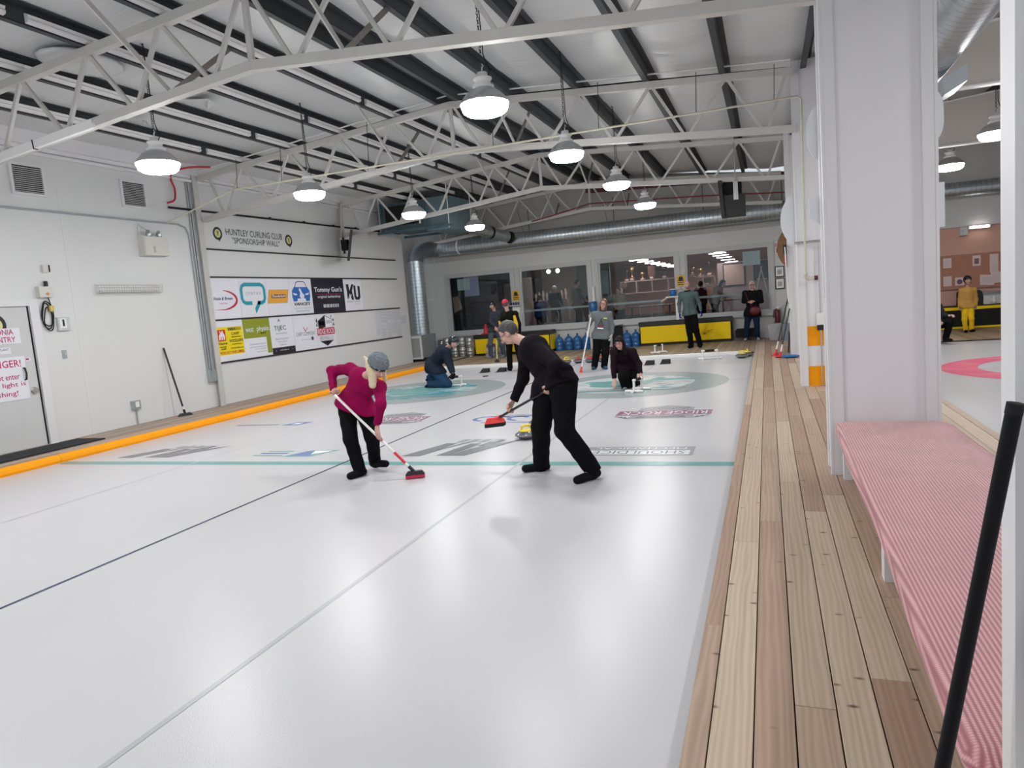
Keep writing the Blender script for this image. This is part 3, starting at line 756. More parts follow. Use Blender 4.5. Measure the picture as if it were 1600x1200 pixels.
# ================================================================== DUCTS AND AIR UNIT
SPX = mat_spiral('spiral_duct_x', 'X'); SPY = mat_spiral('spiral_duct_y', 'Y'); SPZ = mat_spiral('spiral_duct_z', 'Z', 0.11)
t = thing('wall_duct', 'long round galvanised duct above the lounge windows dropping to a grille', 'duct', (-5, 22.1, 3.5))
part('main_run', MB().tube([(-10.55,22.08,3.78),(0.9,22.08,3.76)], 0.25, 28), SPX, t)
arc = [(-10.95+0.33-0.33*math.cos(a)+0.0, 21.65+0.0*a, 3.45+0.33*math.sin(a)) for a in [math.pi/2*i/8 for i in range(9)]]
el = [(-10.98, 21.2, 3.35), (-10.98,21.22,3.5), (-10.95,21.32,3.64), (-10.88,21.55,3.74), (-10.78,21.8,3.78), (-10.68,22.0,3.78), (-10.52,22.08,3.78)]
part('elbow', MB().tube(el, 0.265, 24), mat('dull_galvanised', (0.20,0.23,0.25), rough=0.5, metal=0.6, noise=0.15), t)
part('drop', MB().tube([(-10.98,21.2,0.85),(-10.98,21.2,3.4)], 0.255, 28), SPZ, t)
part('band', MB().tube([(-9.75,22.08,3.78),(-9.70,22.08,3.78)], 0.256, 28), WHITEP, t)
for x in (-7.3, -4.5, -1.8, 0.4):
    part('hanger', MB().bar((x-0.1,22.08,4.0),(x-0.25,22.08,4.75),0.02,0.006), CHAIN, t)
    part('hanger', MB().bar((x+0.1,22.08,4.0),(x+0.1,22.08,4.75),0.02,0.006), CHAIN, t)
t = thing('floor_grille_box', 'galvanised outlet box with a framed grille at the end of the sponsor wall', 'vent', (-10.86, 20.9, 0.07))
part('box', MB().box(-11.12, -10.62, 20.42, 21.45, 0.20, 0.95), GALV, t)
part('plinth', MB().box(-11.10, -10.66, 20.52, 21.4, 0.07, 0.20), BLACKM, t)
g = part('grille_frame', MB().box(-11.12,-11.06,20.36,20.42,0.17,0.92).box(-10.68,-10.62,20.36,20.42,0.17,0.92).box(-11.06,-10.68,20.36,20.42,0.86,0.92).box(-11.06,-10.68,20.36,20.42,0.17,0.23), mat('grille_frame_white',(0.62,0.63,0.63),rough=0.4,noise=0.03), t)
part('grille_mesh', MB().box(-11.06,-10.68,20.395,20.405,0.23,0.86), mat('grille_mesh_grey',(0.28,0.29,0.28),rough=0.6,noise=0.25,nscale=60), g)
for k in range(14): part('slat', MB().bar((-11.06,20.39,0.26+0.045*k),(-10.68,20.39,0.26+0.045*k),0.012,0.02), mat('grille_slat',(0.40,0.41,0.40),rough=0.5,noise=0.05), g)

UNIT = mat('air_unit_blue_grey', (0.055, 0.105, 0.13), rough=0.5, noise=0.15, nscale=3)
t = thing('air_unit', 'blue grey box air unit hung from the roof above the sponsor wall end', 'air unit', (-9.5, 19.2, 4.0), None)
part('cabinet', MB().box(-10.45, -9.05, 18.3, 19.9, 4.12, 4.86), UNIT, t)
part('side_plenum', MB().box(-9.05, -8.35, 18.4, 20.0, 3.98, 4.90), mat('air_unit_plenum', (0.11,0.17,0.20), rough=0.5, noise=0.15), t)
part('inlet', MB().box(-10.30, -9.25, 18.27, 18.3, 4.22, 4.78), BLACKM, t)
part('corner_post', MB().box(-10.48,-10.43,18.26,18.31,4.08,4.88), UNIT, t); part('corner_post', MB().box(-9.07,-9.02,18.26,18.31,4.08,4.88), UNIT, t)
for y in (18.28, 19.9): part('hanging_rail', MB().box(-10.6, -8.2, y-0.03, y+0.03, 4.02, 4.09), UNIT, t)
for x in (-10.5, -8.3):
    for y in (18.28, 19.9): part('hanging_rod', MB().bar((x,y,4.0),(x,y,zi(x)-0.005),0.02,0.02), TRIMW, t)
part('label_plate', MB().box(-9.22,-9.16,18.25,18.26,4.2,4.3), WHITEP, t)
t = thing('branch_duct', 'short slanting galvanised duct from the air unit to the long duct', 'duct', (-8.6, 20.8, 4.0))
part('run', MB().tube([(-8.70,20.10,4.23),(-7.82,21.66,3.87)], 0.17, 24), mat_spiral('spiral_duct_branch','Y',0.13), t)
part('collar', MB().tube([(-8.15,21.05,4.01),(-8.12,21.1,4.0)], 0.185, 24), BLACKM, t)
part('collar', MB().tube([(-7.78,21.7,3.86),(-7.74,21.77,3.845)], 0.19, 24), BLACKM, t)
t = thing('spiral_duct', 'large round spiral duct over the far rink beside the bench column', 'duct', (1.9, 6, 3.9))
part('run', MB().tube([(1.89,-4,4.25),(1.89,10.6,4.25)], 0.32, 36), SPY, t)
b = MB(); b.add([(1.98,9.6,3.86),(2.22,9.6,3.98),(2.22,10.4,3.98),(1.98,10.4,3.86),(2.02,9.7,3.70),(2.25,9.7,3.82),(2.25,10.35,3.82),(2.02,10.35,3.70)], [(3,2,1,0),(4,5,6,7),(0,1,5,4),(1,2,6,5),(2,3,7,6),(3,0,4,7)])
part('outlet_boot', b, GALV, t)
part('end_cap', MB().tube([(1.89,10.6,4.25),(1.89,10.63,4.25)], 0.33, 36), GALV, t)
t = thing('far_duct', 'round galvanised duct on the grey wall behind the far rink', 'duct', (5, 22.1, 3.5))
part('main_run', MB().tube([(1.3,22.08,3.76),(9.8,22.08,3.74)], 0.20, 28), SPX, t)

# ================================================================== PIPES
PIPE = mat('pipe_cream', (0.66, 0.63, 0.50), rough=0.45, noise=0.04)
t = thing('gas_pipe', 'thin cream pipe hung along the second truss and down the striped column', 'pipe', (-5, 11.3, 4.3))
part('run', MB().tube([(-10.93,10.83,3.82),(-9.6,11.25,4.34),(-8.5,11.3,4.345),(0.52,11.3,4.325),(0.56,11.32,4.28),(0.56,11.62,1.80)], 0.016, 8), PIPE, t)
for x in (-9.55,-8.5,-6.6,-4.2,-2.4,-0.9,0.2): part('hanger', MB().bar((x,11.3,4.34),(x+0.02,11.35,zt(x)-0.02),0.008,0.008), CHAIN, t)
v = part('valve', MB().tube([(0.56,11.62,1.80),(0.56,11.66,1.74),(0.60,11.66,1.72),(0.68,11.66,1.72)], 0.026, 8), PIPE, t)
part('valve_knob', MB().tube([(0.68,11.66,1.72),(0.73,11.66,1.72)], 0.035, 10), mat('maroon_knob',(0.10,0.02,0.03),rough=0.5,noise=0.1), v)
single('conduit', MB().tube([(-10.75,11.6,zt(-10.75)+0.06),(RIDGE,11.6,zt(RIDGE)+0.09),(0.45,11.6,zt(0.45)+0.09)], 0.014, 7), TRIMW, 'thin grey conduit lying along the top of the second truss', 'conduit', (RIDGE,11.6,5.3))
single('cable', MB().tube([(-10.7,11.74,zt(-10.7)+0.02),(-7,11.75,zt(-7)+0.03),(RIDGE,11.75,zt(RIDGE)+0.03),(-2,11.75,zt(-2)+0.04),(0.4,11.75,zt(0.4)+0.02)], 0.012, 6), BLACKM, 'black cable draped along the second truss', 'cable', (RIDGE,11.75,5.3))
single('red_pipe', MB().tube([(-7.0,21.80,4.28),(-6.3,21.8,4.38),(RIDGE,21.80,4.60),(-2.0,21.80,4.42),(0.7,21.8,4.2)], 0.02, 7), mat('dark_red_pipe',(0.22,0.02,0.035),rough=0.5,noise=0.1), 'dark red pipe along the truss by the gable wall', 'pipe', (RIDGE,21.8,4.4))
single('red_duct_strip', MB().bar((-5.3,22.40,5.10),(0.8,22.40,4.78),0.1,0.16), mat('dark_red_strip',(0.12,0.025,0.035),rough=0.6,noise=0.2), 'dark red strip under the roof at the top of the gable wall', 'strip', (-2,22.4,4.9))
single('red_hose', MB().tube(curve([(-10.84,10.83,4.20),(-10.85,11.02,4.28),(-10.89,11.10,4.5),(-10.88,11.02,4.72),(-10.80,11.05,4.82),(-10.6,11.25,4.90),(-10.3,11.5,4.90)]), 0.020, 7), mat('red_hose',(0.50,0.02,0.05),rough=0.45,noise=0.1), 'curved red hose on the wall below the roof', 'hose', (-10.9,10.9,4.1))
t = thing('wall_conduit', 'grey conduit run along the door wall turning down the steel post', 'conduit', (-10.92, 6, 4.0))
part('run', MB().tube([(-10.925,-6,3.82),(-10.925,11.10,3.82),(-10.925,11.28,3.77),(-10.925,11.36,3.62),(-10.925,11.38,0.85)], 0.017, 7), mat('conduit_grey',(0.40,0.43,0.46),rough=0.4,metal=0.5,noise=0.08), t)
part('riser', MB().tube([(-10.925,11.44,0.85),(-10.925,11.44,4.75),(-10.90,11.46,4.85),(-10.80,11.5,4.95)], 0.017, 7), MATS['conduit_grey'], t)
part('riser', MB().tube([(-10.925,11.50,0.85),(-10.925,11.50,4.72),(-10.925,11.35,4.86),(-10.925,10.6,4.90)], 0.017, 7), MATS['conduit_grey'], t)
part('junction_box', MB().box(-10.945,-10.86,11.36,11.54,0.62,0.86), GALV, t)
t = thing('rail_pipe', 'black pipe rail fixed high on the sponsor wall', 'pipe', (-10.9, 14, 4.15))
part('run', MB().tube([(-10.90,10.9,4.13),(-10.90,20.2,4.22)], 0.022, 7), BLACKM, t)
for y in (12.4,13.9,15.2,16.5,17.6,18.9): part('clamp', MB().box(-10.945,-10.875,y-0.014,y+0.014,4.12+0.0097*(y-10.9),4.17+0.0097*(y-10.9)), BLACKM, t)

# ================================================================== HANGING SCREENS
t = thing('hanging_screen', 'black screen seen edge on beside the sponsor wall', 'screen', (-10.3, 16.5, 3.3))
part('panel', MB().bar((-10.52,16.45,3.24),(-10.33,16.45,4.02),0.85,0.07,(0.85,0.53,0)), BLACK, t)
part('bracket', MB().box(-10.66,-10.48,16.38,16.5,3.5,3.78), BLACKM, t)
part('mount_arm', MB().box(-10.70,-10.62,16.40,16.50,3.42,3.85), CHROME, t)
part('hanging_rod', MB().bar((-10.66,16.45,3.8),(-10.80,16.8,4.86),0.03,0.03), STEEL, t)
t = thing('hanging_screen', 'black boxy screen hung over the ice before the long duct', 'screen', (-0.62, 16.9, 3.3))
part('panel', MB().bar((-0.86,16.95,3.26),(-0.90,16.95,4.05),0.6,0.08,(1,0,0)), BLACK, t)
part('case', MB().box(-0.86,-0.38,16.75,17.2,3.26,3.72), BLACK, t)
part('case_back', MB().box(-0.84,-0.45,16.85,17.2,3.72,4.02), BLACKM, t)
part('mount', MB().box(-0.62,-0.52,16.72,16.78,3.6,4.0), CHROME, t)
part('hanging_rod', MB().bar((-0.57,16.75,3.9),(-0.57,16.8,4.85),0.03,0.03), CHROME, t)

# ================================================================== LEFT WALL FIXTURES
def wbox(mb, y0, y1, z0, z1, d, d0=0.0): return mb.box(XW+d0, XW+d0+d, y0, y1, z0, z1)
for (y0,y1,lab) in ((7.86,8.43,'louvred wall vent with the darker wide grille'),(9.86,10.42,'louvred wall vent next to the red hose')):
    t = thing('wall_vent', lab, 'vent', (XW,(y0+y1)/2,4.05), 'louvred vents on the door wall')
    part('backing', wbox(MB(), y0+0.02, y1-0.02, 4.06, 4.52, 0.012), BLACKM, t)
    part('frame', wbox(wbox(wbox(wbox(MB(), y0,y0+0.045,4.04,4.54,0.04), y1-0.045,y1,4.04,4.54,0.04), y0+0.045,y1-0.045,4.50,4.54,0.04), y0+0.045,y1-0.045,4.04,4.08,0.04), TRIMW, t)
    for k in range(13):
        z = 4.10+0.031*k; part('slat', MB().bar((XW+0.026,y0+0.045,z),(XW+0.026,y1-0.045,z),0.026,0.011,(0.5,0,1)), mat('vent_slat',(0.50,0.50,0.51),rough=0.5,noise=0.05), t)
# door
d1 = struct('door_1', wbox(MB(), 6.90, 7.80, 0.085, 2.29, 0.03, -0.02), mat('door_grey_white',(0.60,0.61,0.62),rough=0.5,noise=0.05,nscale=4), (XW,7.35,0.08), 'grey metal door with ammonia danger signs')
part('door_frame', wbox(wbox(wbox(MB(), 7.83,7.97,0.08,2.40,0.05), 6.75,6.88,0.08,2.40,0.05), 6.88,7.83,2.30,2.40,0.05), TRIMW, d1)
part('door_gap', wbox(MB(), 7.80, 7.83, 0.085, 2.30, 0.006), BLACKM, d1)
k_ = part('door_knob', MB().tube([(XW+0.01,7.72,0.97),(XW+0.06,7.72,0.97)], 0.045, 14), CHROME, d1)
part('rose', MB().tube([(XW+0.008,7.72,0.97),(XW+0.015,7.72,0.97)], 0.06, 14), CHROME, k_)
part('pull_handle', MB().tube([(XW+0.01,7.60,1.34),(XW+0.05,7.60,1.34),(XW+0.055,7.61,1.25),(XW+0.05,7.60,1.16),(XW+0.01,7.60,1.16)], 0.014, 7), BLACK, d1)
FD = frame(RL, (XW+0.012, 0, 0))
SIGNR = mat('sign_magenta_ink', (0.48, 0.005, 0.09), rough=0.5, noise=0.03)
CRY = mat('crest_yellow', (0.66,0.64,0.30), rough=0.5, noise=0.06)
def crest(par, M, u, v, r, lift=0.004):
    part('crest_ring', poly_mb(M, [circ(u, v, r, 28, r*1.02)], lift), INK, par)
    part('crest_field', poly_mb(M, [circ(u, v+0.01*r, r*0.66, 24)], lift+0.002), CRY, par)
    part('crest_mark', poly_mb(M, [[(u-0.30*r,v+0.42*r),(u-0.14*r,v+0.42*r),(u,v+0.12*r),(u+0.14*r,v+0.42*r),(u+0.30*r,v+0.42*r),(u+0.07*r,v+0.02*r),(u+0.07*r,v-0.2*r),(u-0.07*r,v-0.2*r),(u-0.07*r,v+0.02*r)]], lift+0.004), INK, par)
    part('crest_shield', poly_mb(M, [[(u-0.25*r,v-0.1*r),(u-0.12*r,v-0.16*r),(u-0.12*r,v-0.42*r),(u-0.22*r,v-0.4*r)],[(u+0.25*r,v-0.1*r),(u+0.12*r,v-0.16*r),(u+0.12*r,v-0.42*r),(u+0.22*r,v-0.4*r)]], lift+0.004), mat('crest_olive',(0.30,0.30,0.08),rough=0.5,noise=0.05), par)
    part('crest_tail', poly_mb(M, [[(u-0.05*r,v-0.95*r),(u+0.62*r,v-0.74*r),(u+0.25*r,v-1.25*r)]], lift), INK, par)
t = thing('door_crest', 'round black and yellow crest sticker on the metal door', 'sticker', (XW+0.012,7.2,1.9)); crest(t, FD, 7.28, 2.02, 0.17, 0.003)
t = thing('door_sign', 'white door sign with two lines of dark pink lettering', 'sign', (XW+0.012,7.3,1.7))
part('board', poly_mb(FD, [rect(6.98,7.63,1.73,1.97)], 0.008, 0.003), SIGNW, t)
part('lettering', text_mb('AMMONIA', FD, 7.03, 7.53, 1.87, 1.955, 0.0095, 0, 0.01), SIGNR, t)
part('lettering', text_mb('NO ENTRY', FD, 7.03, 7.55, 1.755, 1.84, 0.0095, 0, 0.01), SIGNR, t)
t = thing('door_sign', 'small grey door plate reading plant', 'sign', (XW+0.012,7.3,1.6))
part('board', poly_mb(FD, [rect(7.05,7.45,1.58,1.68)], 0.008, 0.003), SIGNW, t)
part('lettering', text_mb('PLANT', FD, 7.28, 7.42, 1.63, 1.665, 0.0095), INK, t)
t = thing('door_sign', 'large white danger sign with dark pink lettering on the door', 'sign', (XW+0.012,7.3,1.0))
part('board', poly_mb(FD, [rect(6.92,7.64,0.86,1.53)], 0.008, 0.003), SIGNW, t)
for s, u0, u1, v0, v1 in (('DANGER!',6.97,7.57,1.37,1.48),('Do not enter',6.98,7.52,1.18,1.27),('if light is',7.13,7.60,1.05,1.14),('flashing!',7.02,7.46,0.91,1.01)):
    part('lettering', text_mb(s, FD, u0, u1, v0, v1, 0.0095, 0, 0.008), SIGNR, t)
t = thing('door_label', 'small oval red and white label above the pull handle', 'label', (XW+0.012,7.66,1.47))
part('board', poly_mb(FD, [circ(7.69,1.47,0.05,16,0.03)], 0.004), SIGNW, t); part('mark', poly_mb(FD, [rect(7.66,7.71,1.46,1.485)], 0.006), SIGNR, t)
single('door_mat', MB().cbox(-10.76, -10.14, 5.9, 8.18, 0.081, 0.10, 0.006), mat('rubber_mat',(0.010,0.013,0.017),rough=0.85,noise=0.3,nscale=30,bump=0.3,bscale=150), 'long black rubber mat on the deck by the metal door', 'mat', (-10.45,7.0,0.081))
# emergency light
t = thing('emergency_light', 'cream emergency light box with two wire lamp heads', 'emergency light', (XW,10.4,3.17))
part('case', wbox(MB(), 10.12, 10.66, 3.17, 3.52, 0.16), OFFW, t)
part('case_side', wbox(MB(), 10.10, 10.12, 3.16, 3.53, 0.15), OFFW, t)
for y in (10.28, 10.52): part('lamp_head', MB().tube([(XW+0.10,y,3.53),(XW+0.10,y,3.58)], 0.05, 10).tube([(XW+0.06,y,3.58),(XW+0.15,y-0.05,3.62)], 0.03, 8), GALV, t)
part('cage_wire', MB().tube([(XW+0.02,10.14,3.75),(XW+0.14,10.34,3.55)], 0.006, 5).tube([(XW+0.02,10.14,3.75),(XW+0.02,10.14,3.52)], 0.006, 5), CHROME, t)
part('indicator', MB().box(XW+0.16,XW+0.165,10.30,10.34,3.22,3.34), mat('dull_label',(0.45,0.45,0.43),rough=0.5,noise=0.1), t)
# wire-guarded strip light
t = thing('strip_light', 'long wall light under a white wire guard', 'wall light', (XW,9.75,2.48))
part('body', wbox(MB(), 9.08, 10.40, 2.50, 2.60, 0.07), WHITEP, t)
for k in range(28): part('guard_wire', MB().tube([(XW+0.005,9.06+0.0505*k,2.47),(XW+0.11,9.06+0.0505*k,2.48),(XW+0.11,9.06+0.0505*k,2.62),(XW+0.005,9.06+0.0505*k,2.63)], 0.0035, 4), mat('guard_wire',(0.50,0.50,0.50),rough=0.4,noise=0.05), t)
for z in (2.48,2.525,2.575,2.62): part('guard_rail', MB().tube([(XW+0.11,9.05,z),(XW+0.11,10.43,z)], 0.0045, 5), MATS['guard_wire'], t)
# small boxes
t = thing('sensor', 'small white sensor box with a dark edge high above the door frame', 'sensor', (XW,8.2,2.83))
part('case', wbox(MB(), 8.15, 8.24, 2.83, 2.95, 0.05), OFFW, t); part('dark_edge', wbox(MB(), 8.24, 8.27, 2.84, 2.95, 0.045), BLACKM, t)
t = thing('alarm_box', 'cream alarm box with an orange emblem beside the door', 'alarm', (XW,8.1,2.43))
part('case', wbox(MB(), 8.00, 8.23, 2.43, 2.60, 0.09), OFFW, t); part('emblem', poly_mb(frame(RL,(XW+0.09,0,0)), [[(8.13,2.45),(8.17,2.48),(8.13,2.51),(8.09,2.48)]], 0.003), mat('emblem_orange',(0.62,0.28,0.12),rough=0.5,noise=0.05), t)
part('buzzer', MB().tube([(XW+0.03,8.17,2.60),(XW+0.03,8.17,2.69)], 0.028, 10), BLACK, t)
t = thing('cord_coil', 'black coiled cord with a yellow plug hanging by the door frame', 'cord', (XW,8.1,1.9))
for (cy, cz, ry, rz) in ((8.12,2.17,0.10,0.20),(8.11,2.13,0.08,0.21),(8.13,2.08,0.075,0.19)):
    part('loop', MB().tube([(XW+0.03+0.008*math.sin(a*3),cy+ry*math.cos(a)*(1-0.2*math.sin(a)),cz+rz*math.sin(a)) for a in [2*math.pi*i/28 for i in range(29)]], 0.009, 6), BLACKM, t)
part('drop', MB().tube([(XW+0.03,8.17,2.43),(XW+0.03,8.20,2.3),(XW+0.03,8.14,2.22)], 0.008, 6), BLACKM, t)
part('plug', MB().box(XW+0.01,XW+0.07,8.15,8.22,2.2,2.29), mat('plug_yellow',(0.62,0.50,0.12),rough=0.5,noise=0.05), t)
t = thing('thermostat', 'thermostat under a clear cover beside the cord coil', 'thermostat', (XW,8.36,1.9))
part('cover', wbox(MB(), 8.26, 8.47, 1.88, 2.10, 0.05), mat('clear_cover',(0.60,0.62,0.64),rough=0.2,noise=0.04), t); part('dial_plate', wbox(MB(), 8.28, 8.40, 1.92, 2.08, 0.012, 0.05), WHITEP, t); part('display', wbox(MB(), 8.33, 8.36, 1.95, 2.06, 0.006, 0.062), INK, t)
t = thing('light_switch', 'steel light switch plate below the thermostat', 'switch', (XW,8.32,1.42)); part('plate', wbox(MB(), 8.28, 8.36, 1.42, 1.56, 0.012), GALV, t); part('toggle', wbox(MB(), 8.31, 8.33, 1.47, 1.51, 0.02, 0.012), OFFW, t)
t = thing('wall_outlet', 'grey outlet box with a conduit down to the deck', 'outlet', (XW,9.5,0.08)); part('box', wbox(MB(), 9.44, 9.62, 0.36, 0.52, 0.05), GALV, t); part('conduit', MB().tube([(XW+0.02,9.53,0.36),(XW+0.02,9.53,0.085)], 0.012, 6), GALV, t); part('socket', wbox(MB(), 9.50, 9.58, 0.40, 0.50, 0.01, 0.05), WHITEP, t)

# ================================================================== SPONSOR WALL
FW = frame(RL, (XW, 0, 0))
RAIL = mat('dark_rail', (0.018,0.008,0.010), rough=0.5, noise=0.2)
for (ya,yb,z,lab) in ((11.70,19.75,3.37,'dark wall rail below the club heading'),(11.70,19.72,2.785,'dark wall rail along the top of the upper sign row'),(11.70,19.73,1.878,'dark wall rail between the two sign rows'),(11.70,19.71,0.972,'dark wall rail along the bottom of the lower sign row')):
    single('wall_rail', MB().box(XW, XW+0.03, ya, yb, z-0.016, z+0.016), RAIL, lab, 'rail', (XW,15.7,z), 'dark rails on the sponsor wall')
t = thing('wall_heading', 'black two line heading lettering on the sponsor wall', 'lettering', (XW,13.3,3.55))
part('lettering', text_mb('HUNTLEY CURLING CLUB', FW, 12.43, 14.32, 3.70, 3.84, 0.004, 0, 0.004), INK, t)
part('lettering', text_mb('"SPONSORSHIP WALL"', FW, 12.60, 14.20, 3.53, 3.66, 0.004, 0, 0.004), INK, t)
t = thing('wall_crest', 'round black and yellow club crest on the wall before the heading', 'crest', (XW,12.18,3.56)); crest(t, FW, 12.18, 3.715, 0.135)
t = thing('wall_crest', 'round black and yellow club crest on the wall after the heading', 'crest', (XW,14.55,3.55)); crest(t, FW, 14.56, 3.70, 0.135)

FP = frame(RL, (XW+0.016, 0, 0))
def sign(y0, y1, z0, z1, lab, m=None):
    t = thing('sponsor_sign', lab, 'sign', (XW,(y0+y1)/2,z0), 'sponsor signs on the wall')
    part('board', MB().box(XW+0.001, XW+0.016, y0+0.004, y1-0.004, z0, z1), m or SIGNW, t)
    def tx(s, u0, u1, v0, v1, mm=INK, sh=0.0, bd=0.0, lift=0.003): return part('lettering', text_mb(s, FP, y0+u0*(y1-y0), y0+u1*(y1-y0), z0+v0*(z1-z0), z0+v1*(z1-z0), lift, sh, bd), mm, t)
    def sh(polys, mm, lift=0.002, nm='logo'): return part(nm, poly_mb(FP, [[(y0+u*(y1-y0), z0+v*(z1-z0)) for u, v in p] for p in polys], lift), mm, t)
    def st(pts, w, mm, lift=0.002): return part('logo', stroke_mb(FP, [(y0+u*(y1-y0), z0+v*(z1-z0)) for u, v in pts], w, lift), mm, t)
    return tx, sh, st
NAVY = mat('ink_navy',(0.02,0.03,0.16),rough=0.5,noise=0.03); CRIM = mat('ink_crimson',(0.50,0.01,0.05),rough=0.5,noise=0.03); CYAN = mat('ink_cyan',(0.005,0.32,0.42),rough=0.5,noise=0.03)
AMBER = mat('ink_amber',(0.80,0.38,0.03),rough=0.5,noise=0.03); BLUE = mat('ink_blue',(0.01,0.13,0.48),rough=0.5,noise=0.03); OLIVE = mat('ink_olive',(0.27,0.31,0.015),rough=0.5,noise=0.03)
GREYI = mat('ink_grey',(0.30,0.31,0.34),rough=0.5,noise=0.03); LGREY = mat('ink_light_grey',(0.50,0.51,0.55),rough=0.5,noise=0.03); NIGHT = mat('sign_night',(0.008,0.009,0.022),rough=0.4,noise=0.1); SYEL = mat('ink_yellow',(0.86,0.68,0.0),rough=0.5,noise=0.03); SRED = mat('ink_red',(0.65,0.02,0.02),rough=0.5,noise=0.03)
def bars(sh, rows, mm):      # print too small to read in the photograph
    for (u0,u1,v,h) in rows:
        u = u0
        while u < u1-0.01:
            wd = random.uniform(0.04,0.09); sh([rect(u, min(u+wd,u1), v, v+h)], mm, 0.002, 'small_print'); u += wd+0.018
A0, A1, B0, B1 = 1.897, 2.768, 0.99, 1.86
tx, sh, st = sign(11.71,12.60,A0,A1,'white sign with a red swoosh and italic navy name')
tx('Hosie & Brown',0.10,0.74,0.46,0.54,NAVY,0.25,0.02); tx('Auto Parts',0.29,0.55,0.36,0.40,CRIM,0.2)
st([(0.12,0.225)]+[(0.30+0.58*math.cos(a),0.46+0.245*math.sin(a)) for a in [math.radians(-75+10*i) for i in range(16)]]+[(0.42,0.70)], [0.004]+[0.012+0.05*math.sin(math.pi*i/16) for i in range(1,17)]+[0.003], CRIM)
tx, sh, st = sign(12.60,13.50,A0,A1,'white sign with a teal speech bubble outline')
for seg in ([(0.42,0.36),(0.20,0.36),(0.11,0.40),(0.07,0.48),(0.07,0.72),(0.11,0.80),(0.20,0.84),(0.78,0.84),(0.87,0.80),(0.91,0.72),(0.91,0.48),(0.87,0.40),(0.78,0.36),(0.62,0.36)],): st(seg, 0.085, CYAN)
sh([[(0.62,0.41),(0.74,0.41),(0.70,0.30),(0.52,0.08),(0.50,0.22),(0.62,0.38)]], CYAN); tx('S Y N T A X',0.22,0.78,0.57,0.65,GREYI)
tx, sh, st = sign(13.50,14.34,A0,A1,'white sign with a slanted amber plate')
sh([[(0.0,0.33),(0.86,0.33),(0.96,0.70),(0.10,0.70)]], GREYI, 0.0018); sh([[(0.015,0.34),(0.85,0.34),(0.94,0.69),(0.105,0.69)]], AMBER, 0.003); sh([rect(0.18,0.80,0.47,0.57)], mat('ink_brown',(0.20,0.05,0.03),rough=0.5,noise=0.05), 0.0045); tx('Thunderbolt',0.20,0.78,0.49,0.56,SIGNW,0.1,0.02,0.006)
tx, sh, st = sign(14.34,15.24,A0,A1,'white sign with a blue car front and wrench hand')
sh([[(0.14,0.36),(0.30,0.36),(0.32,0.44),(0.68,0.44),(0.70,0.36),(0.86,0.36),(0.90,0.50),(0.89,0.66),(0.80,0.76),(0.20,0.76),(0.11,0.66),(0.10,0.50)]], BLUE)
st([(0.24,0.75),(0.31,0.89),(0.40,0.92),(0.62,0.92),(0.70,0.89),(0.77,0.75)], 0.022, NAVY, 0.003)
sh([[(0.14,0.60),(0.32,0.57),(0.30,0.53),(0.18,0.54)],[(0.86,0.60),(0.68,0.57),(0.70,0.53),(0.82,0.54)],[(0.44,0.74),(0.50,0.70),(0.53,0.62),(0.64,0.53),(0.60,0.44),(0.50,0.42),(0.42,0.50),(0.46,0.60),(0.41,0.68)]], SIGNW, 0.004)
tx("VANCE'S",0.14,0.86,0.24,0.33,INK,0.15,0.03); tx('SERVICE CENTRE',0.12,0.88,0.13,0.185,LGREY); bars(sh, ((0.2,0.8,0.06,0.04),), LGREY)
tx, sh, st = sign(15.24,16.70,A0,A1,'black sign with white slab lettering and a thin red line',NIGHT)
tx("Tommy Gun's",0.07,0.93,0.57,0.76,SIGNW,0,0.02); sh([rect(0.10,0.90,0.535,0.545)], CRIM); tx('original',0.15,0.42,0.41,0.51,SIGNW,0,0.01); tx('barbershop',0.46,0.86,0.41,0.51,SIGNW,0,0.01); bars(sh, ((0.30,0.78,0.14,0.10),), LGREY)
tx, sh, st = sign(16.70,17.60,A0,A1,'white sign with heavy black two letter monogram')
sh([[(0.16,0.34),(0.27,0.42),(0.30,0.60),(0.27,0.84),(0.13,0.84),(0.16,0.60)],[(0.27,0.58),(0.44,0.84),(0.56,0.84),(0.44,0.62),(0.52,0.34),(0.40,0.34),(0.33,0.52)],[(0.55,0.80),(0.66,0.80),(0.66,0.46),(0.72,0.42),(0.78,0.46),(0.78,0.78),(0.90,0.78),(0.90,0.42),(0.82,0.34),(0.62,0.34),(0.55,0.42)]], INK)
for k in range(3): st([(0.14+0.06*k,0.33),(0.30+0.06*k,0.52)], 0.012, SIGNW, 0.004)
tx('POWER',0.12,0.46,0.26,0.31,GREYI); tx('GROUP',0.52,0.88,0.26,0.31,GREYI); tx('LIMITED',0.55,0.88,0.19,0.225,LGREY)
tx, sh, st = sign(11.71,12.57,B0,B1,'white sign with a yellow advertisement and red house logo')
sh([rect(0.04,0.97,0.15,0.84)], SYEL); sh([rect(0.09,0.35,0.50,0.78)], SRED, 0.004); sh([[(0.12,0.53),(0.17,0.53),(0.17,0.60),(0.20,0.63),(0.20,0.53),(0.24,0.53),(0.24,0.63),(0.27,0.60),(0.27,0.53),(0.32,0.53),(0.32,0.64),(0.27,0.71),(0.27,0.75),(0.23,0.75),(0.21,0.70),(0.18,0.75),(0.15,0.75),(0.17,0.69),(0.12,0.64)]], SIGNW, 0.006)
tx('Home',0.09,0.38,0.41,0.48,INK,0,0.02,0.005); bars(sh, ((0.13,0.36,0.34,0.03),(0.16,0.34,0.29,0.03)), SRED); sh([rect(0.44,0.92,0.745,0.82)], mat('ink_mustard',(0.42,0.33,0.0),rough=0.5,noise=0.05), 0.004)
